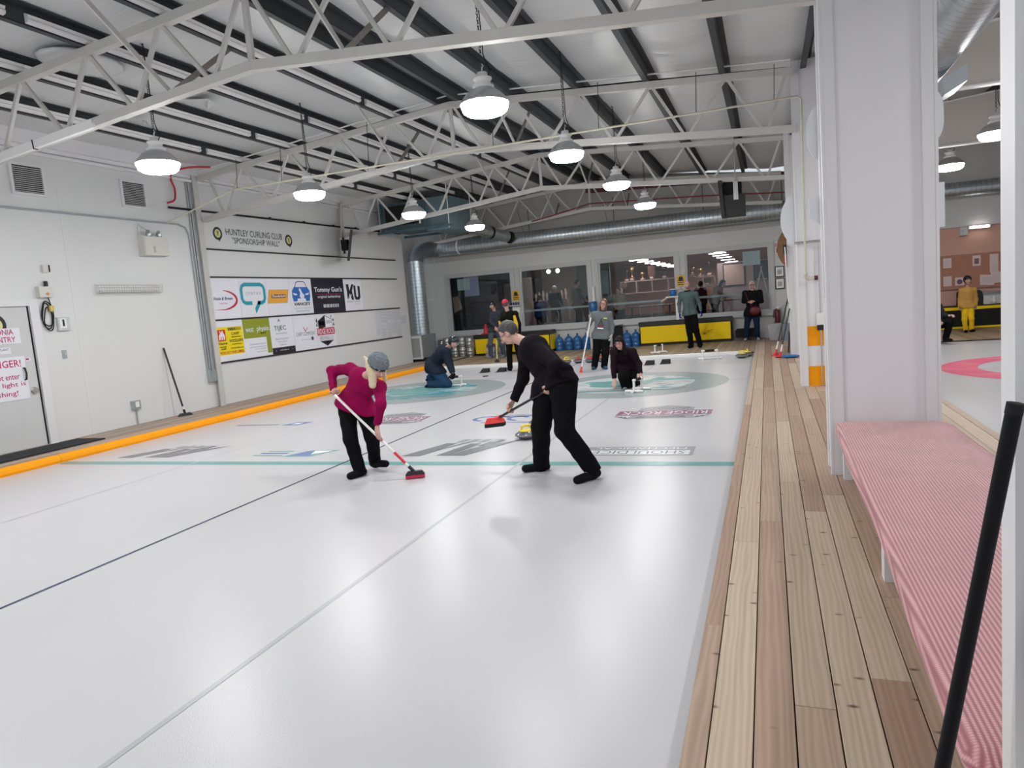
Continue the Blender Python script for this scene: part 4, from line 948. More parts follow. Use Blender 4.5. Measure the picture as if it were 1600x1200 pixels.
tx('DEKA',0.47,0.72,0.752,0.812,INK,0.1,0.03,0.006); tx('CARP',0.55,0.84,0.63,0.70,INK,0,0.02,0.005); tx('WOODLAWN',0.46,0.95,0.45,0.53,INK,0,0.02,0.005); bars(sh, ((0.55,0.88,0.57,0.025),(0.55,0.88,0.39,0.025)), mat('ink_mustard',(0.42,0.33,0.0)))
tx('www.deka.ca',0.48,0.93,0.29,0.335,INK,0,0.01,0.005); tx("WE'VE GOT YOUR LUMBER.",0.09,0.95,0.175,0.245,SRED,0,0.02,0.005)
tx, sh, st = sign(12.57,13.47,B0,B1,'white sign with a large olive corner block')
sh([[(0.0,0.50),(0.0,1.0),(0.99,1.0),(0.99,0.07),(0.82,0.07),(0.82,0.50)]], OLIVE); tx('west',0.08,0.37,0.66,0.78,SIGNW,0,0.01,0.005); tx('physio.',0.49,0.98,0.63,0.80,SIGNW,0,0.01,0.005); bars(sh, ((0.62,0.82,0.60,0.025),), SIGNW)
sh([rect(0.16,0.80,0.255,0.268)], GREYI); bars(sh, ((0.18,0.80,0.32,0.03),(0.36,0.78,0.19,0.025),(0.40,0.78,0.12,0.025)), LGREY)
tx, sh, st = sign(13.47,14.32,B0,B1,'white sign with a black chevron and a black foot band')
sh([[(0.34,0.86),(0.40,0.96),(0.46,0.86),(0.43,0.87),(0.40,0.91),(0.37,0.87)]], mat('ink_dark_green',(0.02,0.09,0.08),rough=0.5,noise=0.05)); tx('TIJEC',0.16,0.68,0.60,0.76,INK); bars(sh, ((0.22,0.70,0.53,0.035),), LGREY)
tx('General Contractor',0.16,0.76,0.385,0.43,GREYI); tx('Renovations',0.27,0.67,0.305,0.345,GREYI); tx('Additions',0.33,0.62,0.22,0.26,GREYI); sh([rect(0.0,1.0,0.0,0.17)], INK, 0.003); tx('www.tijec.ca',0.32,0.70,0.065,0.11,SIGNW,0,0.01,0.005); sh([circ(0.15,0.085,0.012,8),circ(0.87,0.085,0.012,8)], SIGNW, 0.005)
tx, sh, st = sign(14.32,15.23,B0,B1,'white sign with thin green script and a small red leaf')
tx('CARP COMMONS',0.10,0.95,0.41,0.52,mat('ink_grey_green',(0.16,0.25,0.24),rough=0.5,noise=0.05),0.15); st([(0.42,0.66),(0.50,0.55),(0.53,0.50)], 0.02, CRIM, 0.004); st([(0.62,0.63),(0.54,0.56),(0.50,0.54)], 0.018, CRIM, 0.004); bars(sh, ((0.30,0.72,0.29,0.02),), LGREY); sh([circ(0.80,0.31,0.055,14)], NAVY)
tx, sh, st = sign(15.23,16.10,B0,B1,'white sign with a brick brewery building and crimson band')
sh([[(0.14,0.56),(0.14,0.80),(0.50,0.96),(0.50,0.60)],[(0.03,0.66),(0.10,0.62),(0.10,0.78)],[(0.03,0.80),(0.11,0.72),(0.10,0.90)]], INK); st([(0.50,0.95),(0.86,0.82),(0.86,0.60)], 0.015, INK, 0.003); sh([[(0.80,0.92),(0.84,0.86),(0.86,0.96)],[(0.94,0.74),(0.88,0.64),(0.97,0.62)],[(0.93,0.86),(0.88,0.78),(0.96,0.76)]], INK)
bars(sh, ((0.18,0.46,0.66,0.12),), LGREY); bars(sh, ((0.56,0.82,0.70,0.10),), LGREY); sh([rect(0.05,0.95,0.37,0.58)], CRIM, 0.003); tx('RIDGE ROCK',0.08,0.92,0.395,0.555,SIGNW,0,0.01,0.005); tx('BREWING CO.',0.17,0.85,0.23,0.335,GREYI); st([(0.16,0.345),(0.16,0.21),(0.86,0.21),(0.86,0.345)], 0.006, GREYI, 0.003); sh([[(0.16,0.19),(0.86,0.19),(0.51,0.03)]], INK); bars(sh, ((0.40,0.62,0.115,0.035),), SIGNW)
# paper notices pinned at the far end
PAPER = mat('paper',(0.62,0.64,0.70),rough=0.7,noise=0.06,nscale=15)
for i, (a,b,c,d) in enumerate(((18.22,18.46,1.10,1.84),(18.47,18.95,1.45,1.83),(18.90,19.35,1.52,1.80),(19.30,19.72,1.48,1.81),(18.48,18.80,1.02,1.42),(18.84,19.10,0.99,1.46),(19.12,19.42,1.12,1.50),(19.40,19.70,1.02,1.46),(19.74,20.10,1.36,1.62))):
    t = thing('notice', ['long narrow paper notice before the pinned cluster','paper notice at the upper start of the pinned cluster','paper notice at the upper middle of the pinned cluster','paper notice at the upper end of the pinned cluster','paper notice at the lower start of the pinned cluster','tall paper notice low in the pinned cluster','paper notice amid the pinned cluster','paper notice at the lower end of the pinned cluster','paper notice sticking out past the pinned cluster'][i], 'notice', (XW,(a+b)/2,c), 'paper notices on the sponsor wall')
    s_ = 0.012*((i*37)%5-2)
    part('sheet', MB().prism([(a,c+s_),(b,c-s_),(b,d-s_),(a,d+s_)], 0.001+0.001*i, 0.003+0.001*i, FW), PAPER, t)
    for k in range(3): part('print_line', poly_mb(FW, [rect(a+0.05,b-0.05,c+0.06+0.09*k,c+0.075+0.09*k)], 0.005+0.001*i, 0.0005), LGREY, t)
# ================================================================== BENCH AND NEAR THINGS
t = thing('bench', 'long bench with a pink ribbed cushion between the white columns', 'bench', (0.88, 4.0, ZD))
def cushion():
    mb = MB(); n = 60; prof = []
    # cross-section: rounded slab, u 0..1 across the width
    sec = [(0.03,-0.10),(0.0,-0.075),(-0.012,-0.04),(0.0,-0.012),(0.03,0.0)]+[(0.03+0.94*i/10, 0.006*math.sin(math.pi*i/10)) for i in range(1,10)]+[(0.97,0.0),(1.0,-0.012),(1.012,-0.04),(1.0,-0.075),(0.97,-0.10)]
    vs = []; m = len(sec)
    for j in range(n+1):
        s = j/n; y = 1.73+(6.31-1.73)*s
        e = min((y-1.73), (6.31-y)); rr = 0.16
        pinch = (rr-math.sqrt(max(rr*rr-(rr-e)**2, 0))) if e < rr else 0.0
        xl = 0.425+0.06*s+0.010*math.sin(y*2.1)+pinch*0.55; xr = 1.30-pinch*0.55
        drop = 0.05*(pinch/rr)
        for (u, v) in sec: vs.append((xl+(xr-xl)*u if -0.02 < u < 1.02 else 0, y, 0.52+v-drop+0.006*math.sin(y*1.3+u*3)))
    fs = [(j*m+k, j*m+(k+1)%m, (j+1)*m+(k+1)%m, (j+1)*m+k) for j in range(n) for k in range(m)]
    mb.add(vs, fs, True); mb.add(vs[:m], [tuple(range(m))[::-1]]); mb.add(vs[-m:], [tuple(range(m))])
    return mb
part('cushion', cushion(), CORD, t)
part('seat_board', MB().box(0.55, 1.22, 1.75, 6.28, 0.375, 0.42), TRIMW, t)
for y in (2.15, 4.1, 6.2):
    for x in (0.535, 1.16): part('leg', MB().box(x, x+0.065, y-0.05, y+0.05, ZD, 0.375), TRIMW, t)
part('stretcher', MB().box(0.86, 0.90, 1.9, 6.1, 0.25, 0.37), TRIMW, t)
t = thing('broom_pole', 'black broom handle leaning on the near white column', 'pole', (0.30, 1.6, ZD))
part('shaft', MB().tube([(0.222,1.62,0.06),(0.433,1.553,1.43)], 0.0148, 14), mat('pole_black',(0.004,0.004,0.006),rough=0.5,spec=0.2,noise=0.1), t)
part('end_cap', MB().tube([(0.4305,1.5538,1.415),(0.434,1.5527,1.436)], 0.0155, 14), BLACKM, t)

# wall boards on the columns
WDISC = mat('white_board',(0.72,0.74,0.77),rough=0.4,noise=0.02)
t = thing('score_disc', 'white rounded board fixed behind the bench column', 'board', (0.88, 6.72, 2.6))
rp = []
for (cx_, cz_, a0) in ((1.19,3.0,0),(0.57,3.0,90),(0.57,2.87,180),(1.19,2.87,270)):
    rp += [(cx_+0.20*math.cos(math.radians(a0+15*i)), cz_+0.20*math.sin(math.radians(a0+15*i))) for i in range(7)]
part('panel', MB().prism(rp, 0, 0.02, frame(RB,(0,6.74,0))), WDISC, t)
t = thing('score_plate', 'white cut-corner plate below the rounded board on the bench column', 'board', (0.88, 6.72, 2.05))
part('panel', MB().prism([(0.37,2.40),(0.37,2.24),(0.56,2.06),(1.39,2.04),(1.39,2.40)], 0, 0.02, frame(RB,(0,6.74,0))), WDISC, t)
t = thing('score_disc', 'white round disc fixed on the striped column', 'disc', (0.86, 11.74, 2.1))
part('panel', MB().prism(circ(0.80,2.66,0.56,40), 0, 0.02, frame(RB,(0,12.20,0))), WDISC, t)
t = thing('wooden_disc', 'brown wooden disc fixed on the last column', 'disc', (0.80, 16.7, 2.0))
part('panel', MB().prism(circ(0.80,2.45,0.56,40), 0, 0.03, frame(RB,(0,17.19,0))), mat('disc_wood',(0.22,0.11,0.045),rough=0.6,noise=0.3,nscale=6,stretch=(1,1,6)), t)
t = thing('column_rail', 'steel tension rail down the striped column', 'rail', (0.70,11.7,ZD))
part('strap', MB().box(0.745,0.765,11.735,11.75,ZD,2.25), CHROME, t); part('ratchet', MB().box(0.70,0.80,11.70,11.75,1.0,1.18), WHITEP, t); part('ratchet_foot', MB().box(0.70,0.80,11.69,11.75,0.92,1.0), BLACK, t)
part('top_bar', MB().tube([(0.42,11.70,2.27),(0.78,11.70,2.27)], 0.018, 8), CHROME, t)

# ================================================================== STONES
GRAN = mat('granite', (0.07,0.075,0.08), rough=0.35, noise=0.5, nscale=60, coat=0.4)
GRAND = mat('granite_band', (0.20,0.205,0.21), rough=0.5, noise=0.3, nscale=80)
YEL = mat('handle_yellow',(0.80,0.62,0.02),rough=0.35,noise=0.04); REDH = mat('handle_red',(0.55,0.02,0.03),rough=0.35,noise=0.04)
def stone(x, y, lab, hm=YEL, rz=0.0, z=0.0):
    t = thing('curling_stone', lab, 'curling stone', (x, y, z), 'curling stones')
    c = (x, y, z)
    part('body', MB().lathe([(0.001,0.0),(0.06,0.0),(0.075,0.004),(0.105,0.022),(0.132,0.043),(0.143,0.052),(0.145,0.058),(0.143,0.064),(0.132,0.075),(0.10,0.098),(0.07,0.113),(0.05,0.116),(0.001,0.116)], c, 28), GRAN, t)
    part('striking_band', MB().lathe([(0.1415,0.046),(0.1462,0.052),(0.1468,0.058),(0.1462,0.066),(0.141,0.071)], c, 28), GRAND, t)
    part('cap_plate', MB().lathe([(0.085,0.104),(0.086,0.113),(0.07,0.121),(0.001,0.124)], c, 24), hm, t)
    ca, sa = math.cos(rz), math.sin(rz)
    def w_(u, zz): return (x+u*ca, y+u*sa, z+zz)
    part('handle', MB().tube([w_(-0.055,0.118),w_(-0.058,0.15),w_(-0.045,0.168),w_(0.02,0.172),w_(0.085,0.168)], 0.014, 9, rs=[0.016,0.015,0.015,0.016,0.014]), hm, t)
    return t
stone(-2.92, 8.20, 'yellow handled stone gliding behind the bending sweeper', rz=0.4)
stone(-3.02, 9.05, 'second yellow handled stone just past the gliding one', rz=1.0)
stone(-0.62, 17.25, 'yellow handled stone at the corner of the ice by the walkway', rz=0.3)
stone(-0.50, 17.60, 'yellow handled stone behind the one at the ice corner', rz=1.8)
for i, (x, y, h_) in enumerate(((-5.45,18.02,REDH),(-5.12,18.05,YEL),(-4.80,18.08,REDH),(-4.47,18.02,REDH),(-4.14,18.05,REDH),(-3.55,18.1,REDH))):
    stone(x, y, ['red handled stone starting the row below the cabinet','yellow handled stone in the row by the end board','red handled stone after the yellow one in the row','red handled stone near the stick in the row','red handled stone behind the grey sweater person','red handled stone ending the row by the end board'][i], h_, rz=i*0.9)

# ================================================================== HACKS AND PVC FRAMES
for i, (x, y, rx) in enumerate(((-6.98,16.75,0),(-6.50,16.72,0),(-2.70,16.70,0),(-2.34,16.80,0),(5.35,17.6,0))):
    t = thing('hack', ['black rubber hack on the kerb side of the teal house sheet','black rubber hack on the walkway side of the teal house sheet','black rubber hack behind the kneeling woman','black rubber hack closer to the walkway behind the kneeling woman','black rubber hack on the far rink'][i], 'hack', (x,y,0), 'rubber foot hacks')
    mb = MB(); mb.add([(x-0.11,y-0.09,0.0),(x+0.11,y-0.09,0.0),(x+0.11,y+0.10,0.0),(x-0.11,y+0.10,0.0),(x-0.09,y-0.02,0.06),(x+0.11,y-0.02,0.06),(x+0.12,y+0.09,0.10),(x-0.08,y+0.09,0.10)], [(3,2,1,0),(4,5,6,7),(0,1,5,4),(1,2,6,5),(2,3,7,6),(3,0,4,7)])
    part('wedge', mb, BLACKM, t); part('base_plate', MB().box(x-0.13,x+0.13,y-0.11,y+0.12,0,0.008), BLACK, t)
single('puck', MB().lathe([(0.001,0),(0.07,0),(0.075,0.008),(0.07,0.016),(0.001,0.017)], (-6.55,15.75,0.0035), 16), BLACK, 'small flat black disc on the ice in front of the hacks', 'disc', (-6.55,15.75,0.0035))
PVC = mat('pvc_white',(0.80,0.80,0.79),rough=0.3,noise=0.02)
def pvc(x, y, z, lab, rz=0.0, w_=0.34, h=0.22, d=0.34, grip=True):
    """delivery stabiliser: two runners joined by an arch with a padded grip"""
    t = thing('delivery_aid', lab, 'delivery aid', (x,y,z), 'white pipe delivery aids')
    ca, sa = math.cos(rz), math.sin(rz)
    def q(u, v, zz): return (x+u*ca-v*sa, y+u*sa+v*ca, z+zz)
    r = 0.021
    for s in (-1, 1):
        part('upright', MB().tube([q(s*w_/2,0,r*1.2),q(s*w_/2,0,h-0.02)], r, 10), PVC, t)
        part('elbow', MB().sphere(q(s*w_/2,0,h-0.01), r*1.35, 10, 6), PVC, t)
        part('foot', MB().tube([q(s*w_/2,-d/2,r*1.1),q(s*w_/2,d/2,r*1.1)], r*1.1, 10), PVC, t)
    part('runner', MB().tube([q(-w_/2-0.10,0,r*1.1),q(w_/2+0.10,0,r*1.1)], r*1.1, 10), PVC, t)
    part('top_bar', MB().tube([q(-w_/2,0,h-0.01),q(w_/2,0,h-0.01)], r*0.9, 10), PVC, t)
    if grip: part('grip', MB().tube([q(-w_/2+0.06,0,h-0.01),q(w_/2-0.06,0,h-0.01)], r*1.25, 10), BLACKM, t)
    return t
pvc(-6.60, 14.02, 0.0, 'white pipe frame under the hand of the helmeted kneeling person', 0.25)
pvc(-2.20, 12.22, 0.0, 'white pipe frame under the hand of the kneeling woman', 1.35)
pvc(-1.35, 17.35, 0.0, 'white pipe frame standing empty on the ice near the corner stones', 0.1)
pvc(-2.85, 19.35, 0.046, 'white pipe frame left on the deck before the long yellow cabinet', 0.9, 0.28)
pvc(-4.05, 18.9, 0.046, 'white pipe frame on the deck behind the grey sweater person', 0.7, 0.26, 0.26)

# ================================================================== BROOMS
def broom(a, b, lab, shaft, head_m, pad_m, hd, bands=(), hw=0.20, cat='broom', ht=0.05, r=0.0135):
    """shaft from a (top) down to b; head centred under b along direction hd"""
    a = Vector(a); b = Vector(b)
    t = thing('broom', lab, cat, (b.x, b.y, b.z), 'curling brooms')
    part('shaft', MB().tube([a, b], r, 10), shaft, t)
    for (s0, s1, m) in bands: part('band', MB().tube([a.lerp(b,s0), a.lerp(b,s1)], r+0.0012, 10), m, t)
    hd = Vector(hd).normalized(); sd = hd.cross(Vector((0,0,1))).normalized()
    d = (b-a).normalized()
    part('ferrule', MB().tube([b-d*0.07, b+d*0.01], r*1.35, 10), head_m, t)
    c = b+d*0.02
    def blk(z0, z1, l, w_, inset):
        mb = MB(); vs = []
        for zz, k in ((z0,1.0),(z1,inset)):
            for i, j in ((-1,-1),(1,-1),(1,1),(-1,1)): vs.append(c+hd*(l/2*i*k)+sd*(w_/2*j*k)+Vector((0,0,zz)))
        mb.add(vs, [(3,2,1,0),(4,5,6,7),(0,1,5,4),(1,2,6,5),(2,3,7,6),(3,0,4,7)]); return mb
    part('head', blk(-ht*0.45, ht*0.35, hw, 0.075, 0.72), head_m, t)
    part('pad', blk(-ht, -ht*0.45, hw*0.98, 0.085, 1.0), pad_m, t)
    return t
WSH = mat('shaft_white',(0.80,0.79,0.77),rough=0.3,noise=0.02); BSH = mat('shaft_black',(0.012,0.012,0.014),rough=0.35,noise=0.1); CRB = mat('broom_crimson',(0.52,0.01,0.06),rough=0.5,noise=0.1); REDB = mat('broom_red',(0.85,0.05,0.045),rough=0.45,noise=0.06)
broom((-4.325,6.22,0.905), (-3.50,6.265,0.075), 'white broom with red bands held by the woman in magenta', WSH, BLACK, CRB, (0.9,0.45,0.0), ((0.58,0.61,CRB),(0.76,0.90,mat('band_red',(0.62,0.01,0.04),rough=0.4,noise=0.05)),(0.965,0.985,CRB)), 0.20)
t_mb = broom((-1.96,6.225,0.88), (-2.66,6.575,0.545), 'black broom with a raised red head held by the bending man', BSH, REDB, BLACKM, (1,0.1,0.08), ((0.93,0.99,WSH),), 0.21, ht=0.07)
broom((-3.90,16.10,1.235), (-4.125,15.72,0.06), 'white delivery stick with a red tip held by the grey sweater person', WSH, RED, RED, (1,0.2,0), (), 0.07, r=0.016)
broom((-7.95,20.25,0.62), (-7.55,19.15,0.09), 'cream broom held by the helmeted person on the deck', mat('shaft_cream',(0.66,0.62,0.42),rough=0.4,noise=0.05), BLACK, BLACKM, (1,0,0), (), 0.14, r=0.017)
broom((-10.925,10.33,1.42), (-10.69,10.40,0.135), 'black broom leaning against the white wall on the deck', BSH, BLACK, BLACKM, (0.35,1,0), ((0.90,0.97,WSH),), 0.26, r=0.017)
broom((0.455,17.30,1.38), (0.13,16.95,0.11), 'black broom with red head leaning at the last column by its edge', BSH, RED, RED, (0.6,1,0), ((0.80,0.94,WSH),), 0.16, r=0.015)
broom((0.45,16.72,1.10), (0.22,16.45,0.11), 'black broom with red head leaning in front of the other by the last column', BSH, RED, BLACKM, (1,0.3,0), ((0.78,0.94,WSH),), 0.18, r=0.015)
t = thing('broom', 'white broom with pink grip hung upright on the last column', 'broom', (0.42,16.7,0.9), 'curling brooms')
part('shaft', MB().tube([(0.435,16.66,1.25),(0.40,16.66,2.45)], 0.014, 8), WSH, t); part('band', MB().tube([(0.402,16.70,2.05),(0.40,16.70,2.25)], 0.018, 8), mat('band_pink',(0.62,0.02,0.16),rough=0.4,noise=0.05), t); part('head', MB().box(0.36,0.44,16.66,16.74,2.3,2.5), BLACK, t)

# ================================================================== BACK DECK
def cabinet(x0, x1, y0, y1, ztop, lab):
    t = thing('cabinet', lab, 'cabinet', ((x0+x1)/2,(y0+y1)/2,0.046), 'yellow and black storage benches')
    part('body', MB().box(x0,x1,y0,y1,0.10,ztop-0.13), BLACKM, t)
    part('toe_board', MB().box(x0+0.02,x1-0.02,y0+0.03,y1,0.046,0.10), BLACK, t)
    part('front_panel', MB().box(x0+0.03,x1-0.03,y0-0.012,y0,0.13,ztop-0.15), YELLOW, t)
    part('end_panel', MB().box(x1,x1+0.012,y0+0.01,y1-0.01,0.13,ztop-0.15), YELLOW if x1 < -5 else BLACKM, t)
    part('lid', MB().cbox(x0-0.02,x1+0.03,y0-0.03,y1,ztop-0.13,ztop,0.01), BLACK, t)
    return t
c1 = cabinet(-3.83,-1.05,22.18,22.52,0.80,'long yellow storage bench with black lid behind the man in gloves')
crk = MB()
for a in range(11):
    an = math.radians(200+14*a+random.uniform(-5,5)); ln = random.uniform(0.12,0.3)
    crk.tube([(-1.85+0.02*math.cos(an),22.165,0.30),(-1.85-ln*math.cos(an)*0.9,22.165,0.30-ln*math.sin(an)*0.8)], 0.003, 4)
part('crack', crk, BLACKM, c1)
part('crack', MB().tube([(-1.75,22.165,0.38),(-1.60,22.165,0.44)], 0.007, 5), BLACKM, c1)
cabinet(-9.38,-6.70,21.85,22.50,0.77,'yellow storage bench with black lid carrying the traffic cone')
# water jugs
def jug(x, y, lab, z=0.046):
    t = thing('water_jug', lab, 'water jug', (x,y,z), 'blue water jugs')
    part('bottle', MB().lathe([(0.001,0),(0.12,0.0),(0.135,0.012),(0.135,0.10),(0.127,0.115),(0.127,0.13),(0.135,0.145),(0.135,0.24),(0.127,0.255),(0.127,0.27),(0.135,0.285),(0.135,0.36),(0.12,0.40),(0.08,0.44),(0.035,0.465),(0.03,0.50)], (x,y,z), 20), JUG, t)
    part('cap', MB().lathe([(0.034,0.485),(0.036,0.53),(0.03,0.54),(0.001,0.54)], (x,y,z), 14), mat('jug_cap',(0.03,0.10,0.22),rough=0.4,noise=0.05), t)
    return t
jl = ['blue water jug touching the cone bench','second blue water jug from the cone bench','third blue water jug from the cone bench','blue water jug beside the stick of the grey sweater person','blue water jug behind the grey sweater person','blue water jug behind the legs of the grey sweater person','blue water jug behind the kneeling woman','blue water jug touching the long cracked bench']
for i, x in enumerate((-6.52,-6.20,-5.90,-5.60,None,None,-4.26,-3.98)):
    if x is not None: jug(x, 22.3, jl[i])
# kegs
KEG = mat('keg_steel',(0.46,0.46,0.45),rough=0.28,metal=0.85,noise=0.2,nscale=14)
def keg(x, y, z, lab, h=0.33, r=0.17):
    t = thing('keg', lab, 'keg', (x,y,z), 'steel beer kegs')
    k = h/0.33
    part('shell', MB().lathe([(0.001,0.03*k),(r*0.8,0.03*k),(r*0.97,0.05*k),(r,0.075*k),(r*0.99,0.10*k),(r*1.03,0.115*k),(r*0.99,0.13*k),(r*0.99,0.20*k),(r*1.03,0.215*k),(r*0.99,0.23*k),(r,0.255*k),(r*0.96,0.28*k),(r*0.6,0.30*k),(r*0.2,0.31*k),(0.001,0.31*k)], (x,y,z), 22), KEG, t)
    part('foot_ring', MB().lathe([(r*0.9,0.0),(r*0.93,0.0),(r*0.93,0.06*k),(r*0.9,0.06*k)], (x,y,z), 22), KEG, t)
    part('top_chime', MB().lathe([(r*0.93,0.27*k),(r*0.95,0.33*k),(r*0.90,0.33*k),(r*0.88,0.27*k)], (x,y,z), 22), KEG, t)
    part('valve', MB().lathe([(0.03,0.31*k),(0.03,0.325*k),(0.001,0.328*k)], (x,y,z), 10), BLACK, t)
    return t
kl = ['next to the helmeted kneeling person','second from the kneeling person','third from the kneeling person','touching the cone bench']
for i, x in enumerate((-10.25,-9.97,-9.69,-9.42)):
    x2 = x+0.35*(i > 9)
    keg(x-0.10, 21.75-0.0*i, 0.08 if x-0.1 < -9.6 else 0.046, 'steel keg standing on the deck '+kl[i], 0.33, 0.133)
    keg(x-0.10, 21.75, (0.08 if x-0.1 < -9.6 else 0.046)+0.331, 'steel keg stacked on top of the one '+kl[i], 0.33, 0.135)
keg(-10.70, 22.05, 0.08, 'tall steel keg with a white label near the duct', 0.60, 0.16)
single('keg_label', MB().box(-10.77,-10.63,21.87,21.885,0.34,0.48), WHITEP, 'white label on the tall keg near the duct', 'label', (-10.70,21.88,0.34))
single('black_case', MB().cbox(-10.48,-10.20,22.05,22.35,0.08,0.74,0.03), BLACKM, 'black case standing behind the kegs', 'case', (-10.34,22.2,0.08))
t = thing('traffic_cone', 'small red traffic cone on the yellow bench', 'cone', (-9.05,22.15,0.77)); part('base', MB().cbox(-9.18,-8.92,22.02,22.28,0.77,0.795,0.006), RED, t); part('body', MB().lathe([(0.095,0.795),(0.03,1.10),(0.02,1.11),(0.001,1.112)], (-9.05,22.15,0), 16), RED, t)
single('papers', MB().cbox(-9.33,-9.20,22.05,22.25,0.77,0.80,0.003), WHITEP, 'small white paper stack beside the traffic cone', 'papers', (-9.27,22.15,0.77))
# bottle crates on deck
for i, (x, c_) in enumerate(((-8.72,(0.16,0.10,0.30)),(-8.28,(0.05,0.26,0.36)))):
    t = thing('bottle_crate', ['crate of bottles with purple wrap before the cone bench','crate of bottles with blue wrap before the cone bench'][i], 'crate', (x,21.65,0.046), 'bottle crates')
    part('tray', MB().box(x-0.16,x+0.16,21.52,21.78,0.046,0.12), mat('tray_grey',(0.32,0.33,0.36),rough=0.6,noise=0.15), t)
    for k in range(6): part('bottle', MB().lathe([(0.001,0.12),(0.04,0.12),(0.042,0.25),(0.02,0.30),(0.018,0.34),(0.001,0.345)], (x-0.11+0.11*(k%3),21.59+0.12*(k//3),0), 10), mat('clear_bottle',(0.42,0.44,0.48),rough=0.2,noise=0.2), t)
    part('wrap', MB().cbox(x-0.12,x+0.12,21.54,21.76,0.345,0.46,0.03), mat('wrap_%d'%i, c_, rough=0.4, noise=0.3, nscale=12), t)
t = thing('dust_bin', 'black open bin behind the grey sweater person', 'bin', (-4.55,22.35,0.046)); part('body', MB().box(-4.72,-4.42,22.2,22.5,0.046,0.70), BLACKM, t); part('lid', MB().bar((-4.74,22.35,0.72),(-4.40,22.35,0.76),0.34,0.03), BLACK, t)
t = thing('wall_bottle', 'blue jug upside down on a dispenser by the window post', 'water jug', (-5.30,22.3,1.0)); part('bottle', MB().lathe([(0.001,0.40),(0.12,0.40),(0.135,0.385),(0.135,0.15),(0.10,0.08),(0.04,0.03),(0.03,0)], (-5.30,22.3,1.17), 18), JUG, t); part('dispenser', MB().box(-5.44,-5.16,22.16,22.46,0.046,1.17), WALLB, t)
t = thing('paper_towel_holder', 'white tube holder on the window post', 'holder', (-5.28,22.48,1.6)); part('tube', MB().tube([(-5.30,22.47,1.62),(-5.30,22.47,2.05)], 0.045, 10), WHITEP, t); part('cap', MB().tube([(-5.30,22.47,1.58),(-5.30,22.47,1.66)], 0.06, 10), WHITEP, t)
# signs on the window posts
FBk = frame(RB, (0, YB-0.037, 0))
def post_sign(u0, u1, v0, v1, m, lab, mark=True):
    t = thing('post_sign', lab, 'sign', ((u0+u1)/2, YB-0.04, v0)); part('board', poly_mb(FBk, [rect(u0,u1,v0,v1)], 0.006, 0.005), m, t)
    if mark:
        part('mark', poly_mb(FBk, [circ((u0+u1)/2, v0+(v1-v0)*0.68, (u1-u0)*0.28, 14)], 0.008), INK, t)
        for k in range(3): part('print_line', poly_mb(FBk, [rect(u0+0.03,u1-0.03,v0+0.05+0.06*k,v0+0.075+0.06*k)], 0.008), INK, t)
    return t
SY = mat('notice_yellow',(0.72,0.44,0.03),rough=0.5,noise=0.04)
post_sign(-8.12,-7.86,1.80,2.15,SY,'yellow notice on the post between the first two windows')
post_sign(-8.14,-7.90,1.42,1.60,WHITEP,'white notice under the ledge on the first window post',False)
post_sign(-2.64,-2.38,1.82,2.17,SY,'yellow notice on the post between the last two windows')
t = thing('post_ledge', 'small ledge with dark items on the first window post', 'ledge', (-8.0,22.45,1.66)); part('shelf', MB().box(-8.20,-7.84,22.34,22.51,1.64,1.665), WHITEP, t)
for k in range(4): part('item', MB().lathe([(0.001,0),(0.03,0),(0.03,0.09),(0.001,0.095)], (-8.15+0.085*k,22.42,1.665), 8), NAVY if k % 2 else INK, t)
t = thing('side_table', 'white shelf stand with a blue tub at the last window post', 'shelf', (-2.55,22.3,0.8)); part('top', MB().box(-2.95,-2.30,22.12,22.48,1.50,1.54), WHITEP, t); part('post', MB().box(-2.68,-2.60,22.26,22.34,0.80,1.50), WHITEP, t); part('cloth', MB().bar((-3.10,22.3,1.40),(-2.94,22.3,1.49),0.3,0.05), mat('cloth_beige',(0.60,0.52,0.44),rough=0.8,noise=0.1), t)
t = thing('tub', 'blue tub standing on the white shelf', 'tub', (-2.75,22.3,1.54)); part('body', MB().lathe([(0.001,0),(0.085,0),(0.09,0.20),(0.001,0.20)], (-2.75,22.3,1.54), 16), mat('tub_blue',(0.01,0.16,0.48),rough=0.4,noise=0.05), t); part('lid', MB().lathe([(0.095,0.195),(0.095,0.225),(0.001,0.228)], (-2.75,22.3,1.54), 16), WHITEP, t)
t = thing('bottle_group', 'clear plastic bottle beside the blue tub', 'bottle', (-2.52,22.3,1.54)); part('body', MB().lathe([(0.001,0),(0.09,0),(0.09,0.16),(0.04,0.22),(0.03,0.24),(0.001,0.24)], (-2.52,22.3,1.54), 14), mat('clear_plastic',(0.50,0.48,0.46),rough=0.2,noise=0.05), t)
# right end of the back wall
t = thing('wall_sign', 'pink and white striped sign high beside the last window', 'sign', (0.34,YB,2.55)); part('board', poly_mb(FBk, [rect(0.27,0.45,2.55,2.88)], 0.006, 0.004), WHITEP, t); part('mark', poly_mb(FBk, [rect(0.30,0.42,2.57,2.72)]+[rect(0.28+0.05*k,0.305+0.05*k,2.74,2.86) for k in range(3)], 0.008), SIGNR, t)
for (v, lab) in ((1.85,'black framed picture above the other beside the last window'),(1.50,'black framed picture below the other beside the last window')):
    t = thing('framed_picture', lab, 'picture', (0.37,YB,v), 'framed pictures beside the last window'); part('frame', poly_mb(FBk, [rect(0.24,0.50,v,v+0.32)], 0.02, 0.02), BLACK, t); part('mount', poly_mb(FBk, [rect(0.265,0.475,v+0.025,v+0.295)], 0.023), WHITEP, t)
    part('print', poly_mb(FBk, [rect(0.31+0.02*k,0.325+0.02*k,v+0.08,v+0.20+0.04*((k*3)%2)) for k in range(6)], 0.025), GREYI, t)
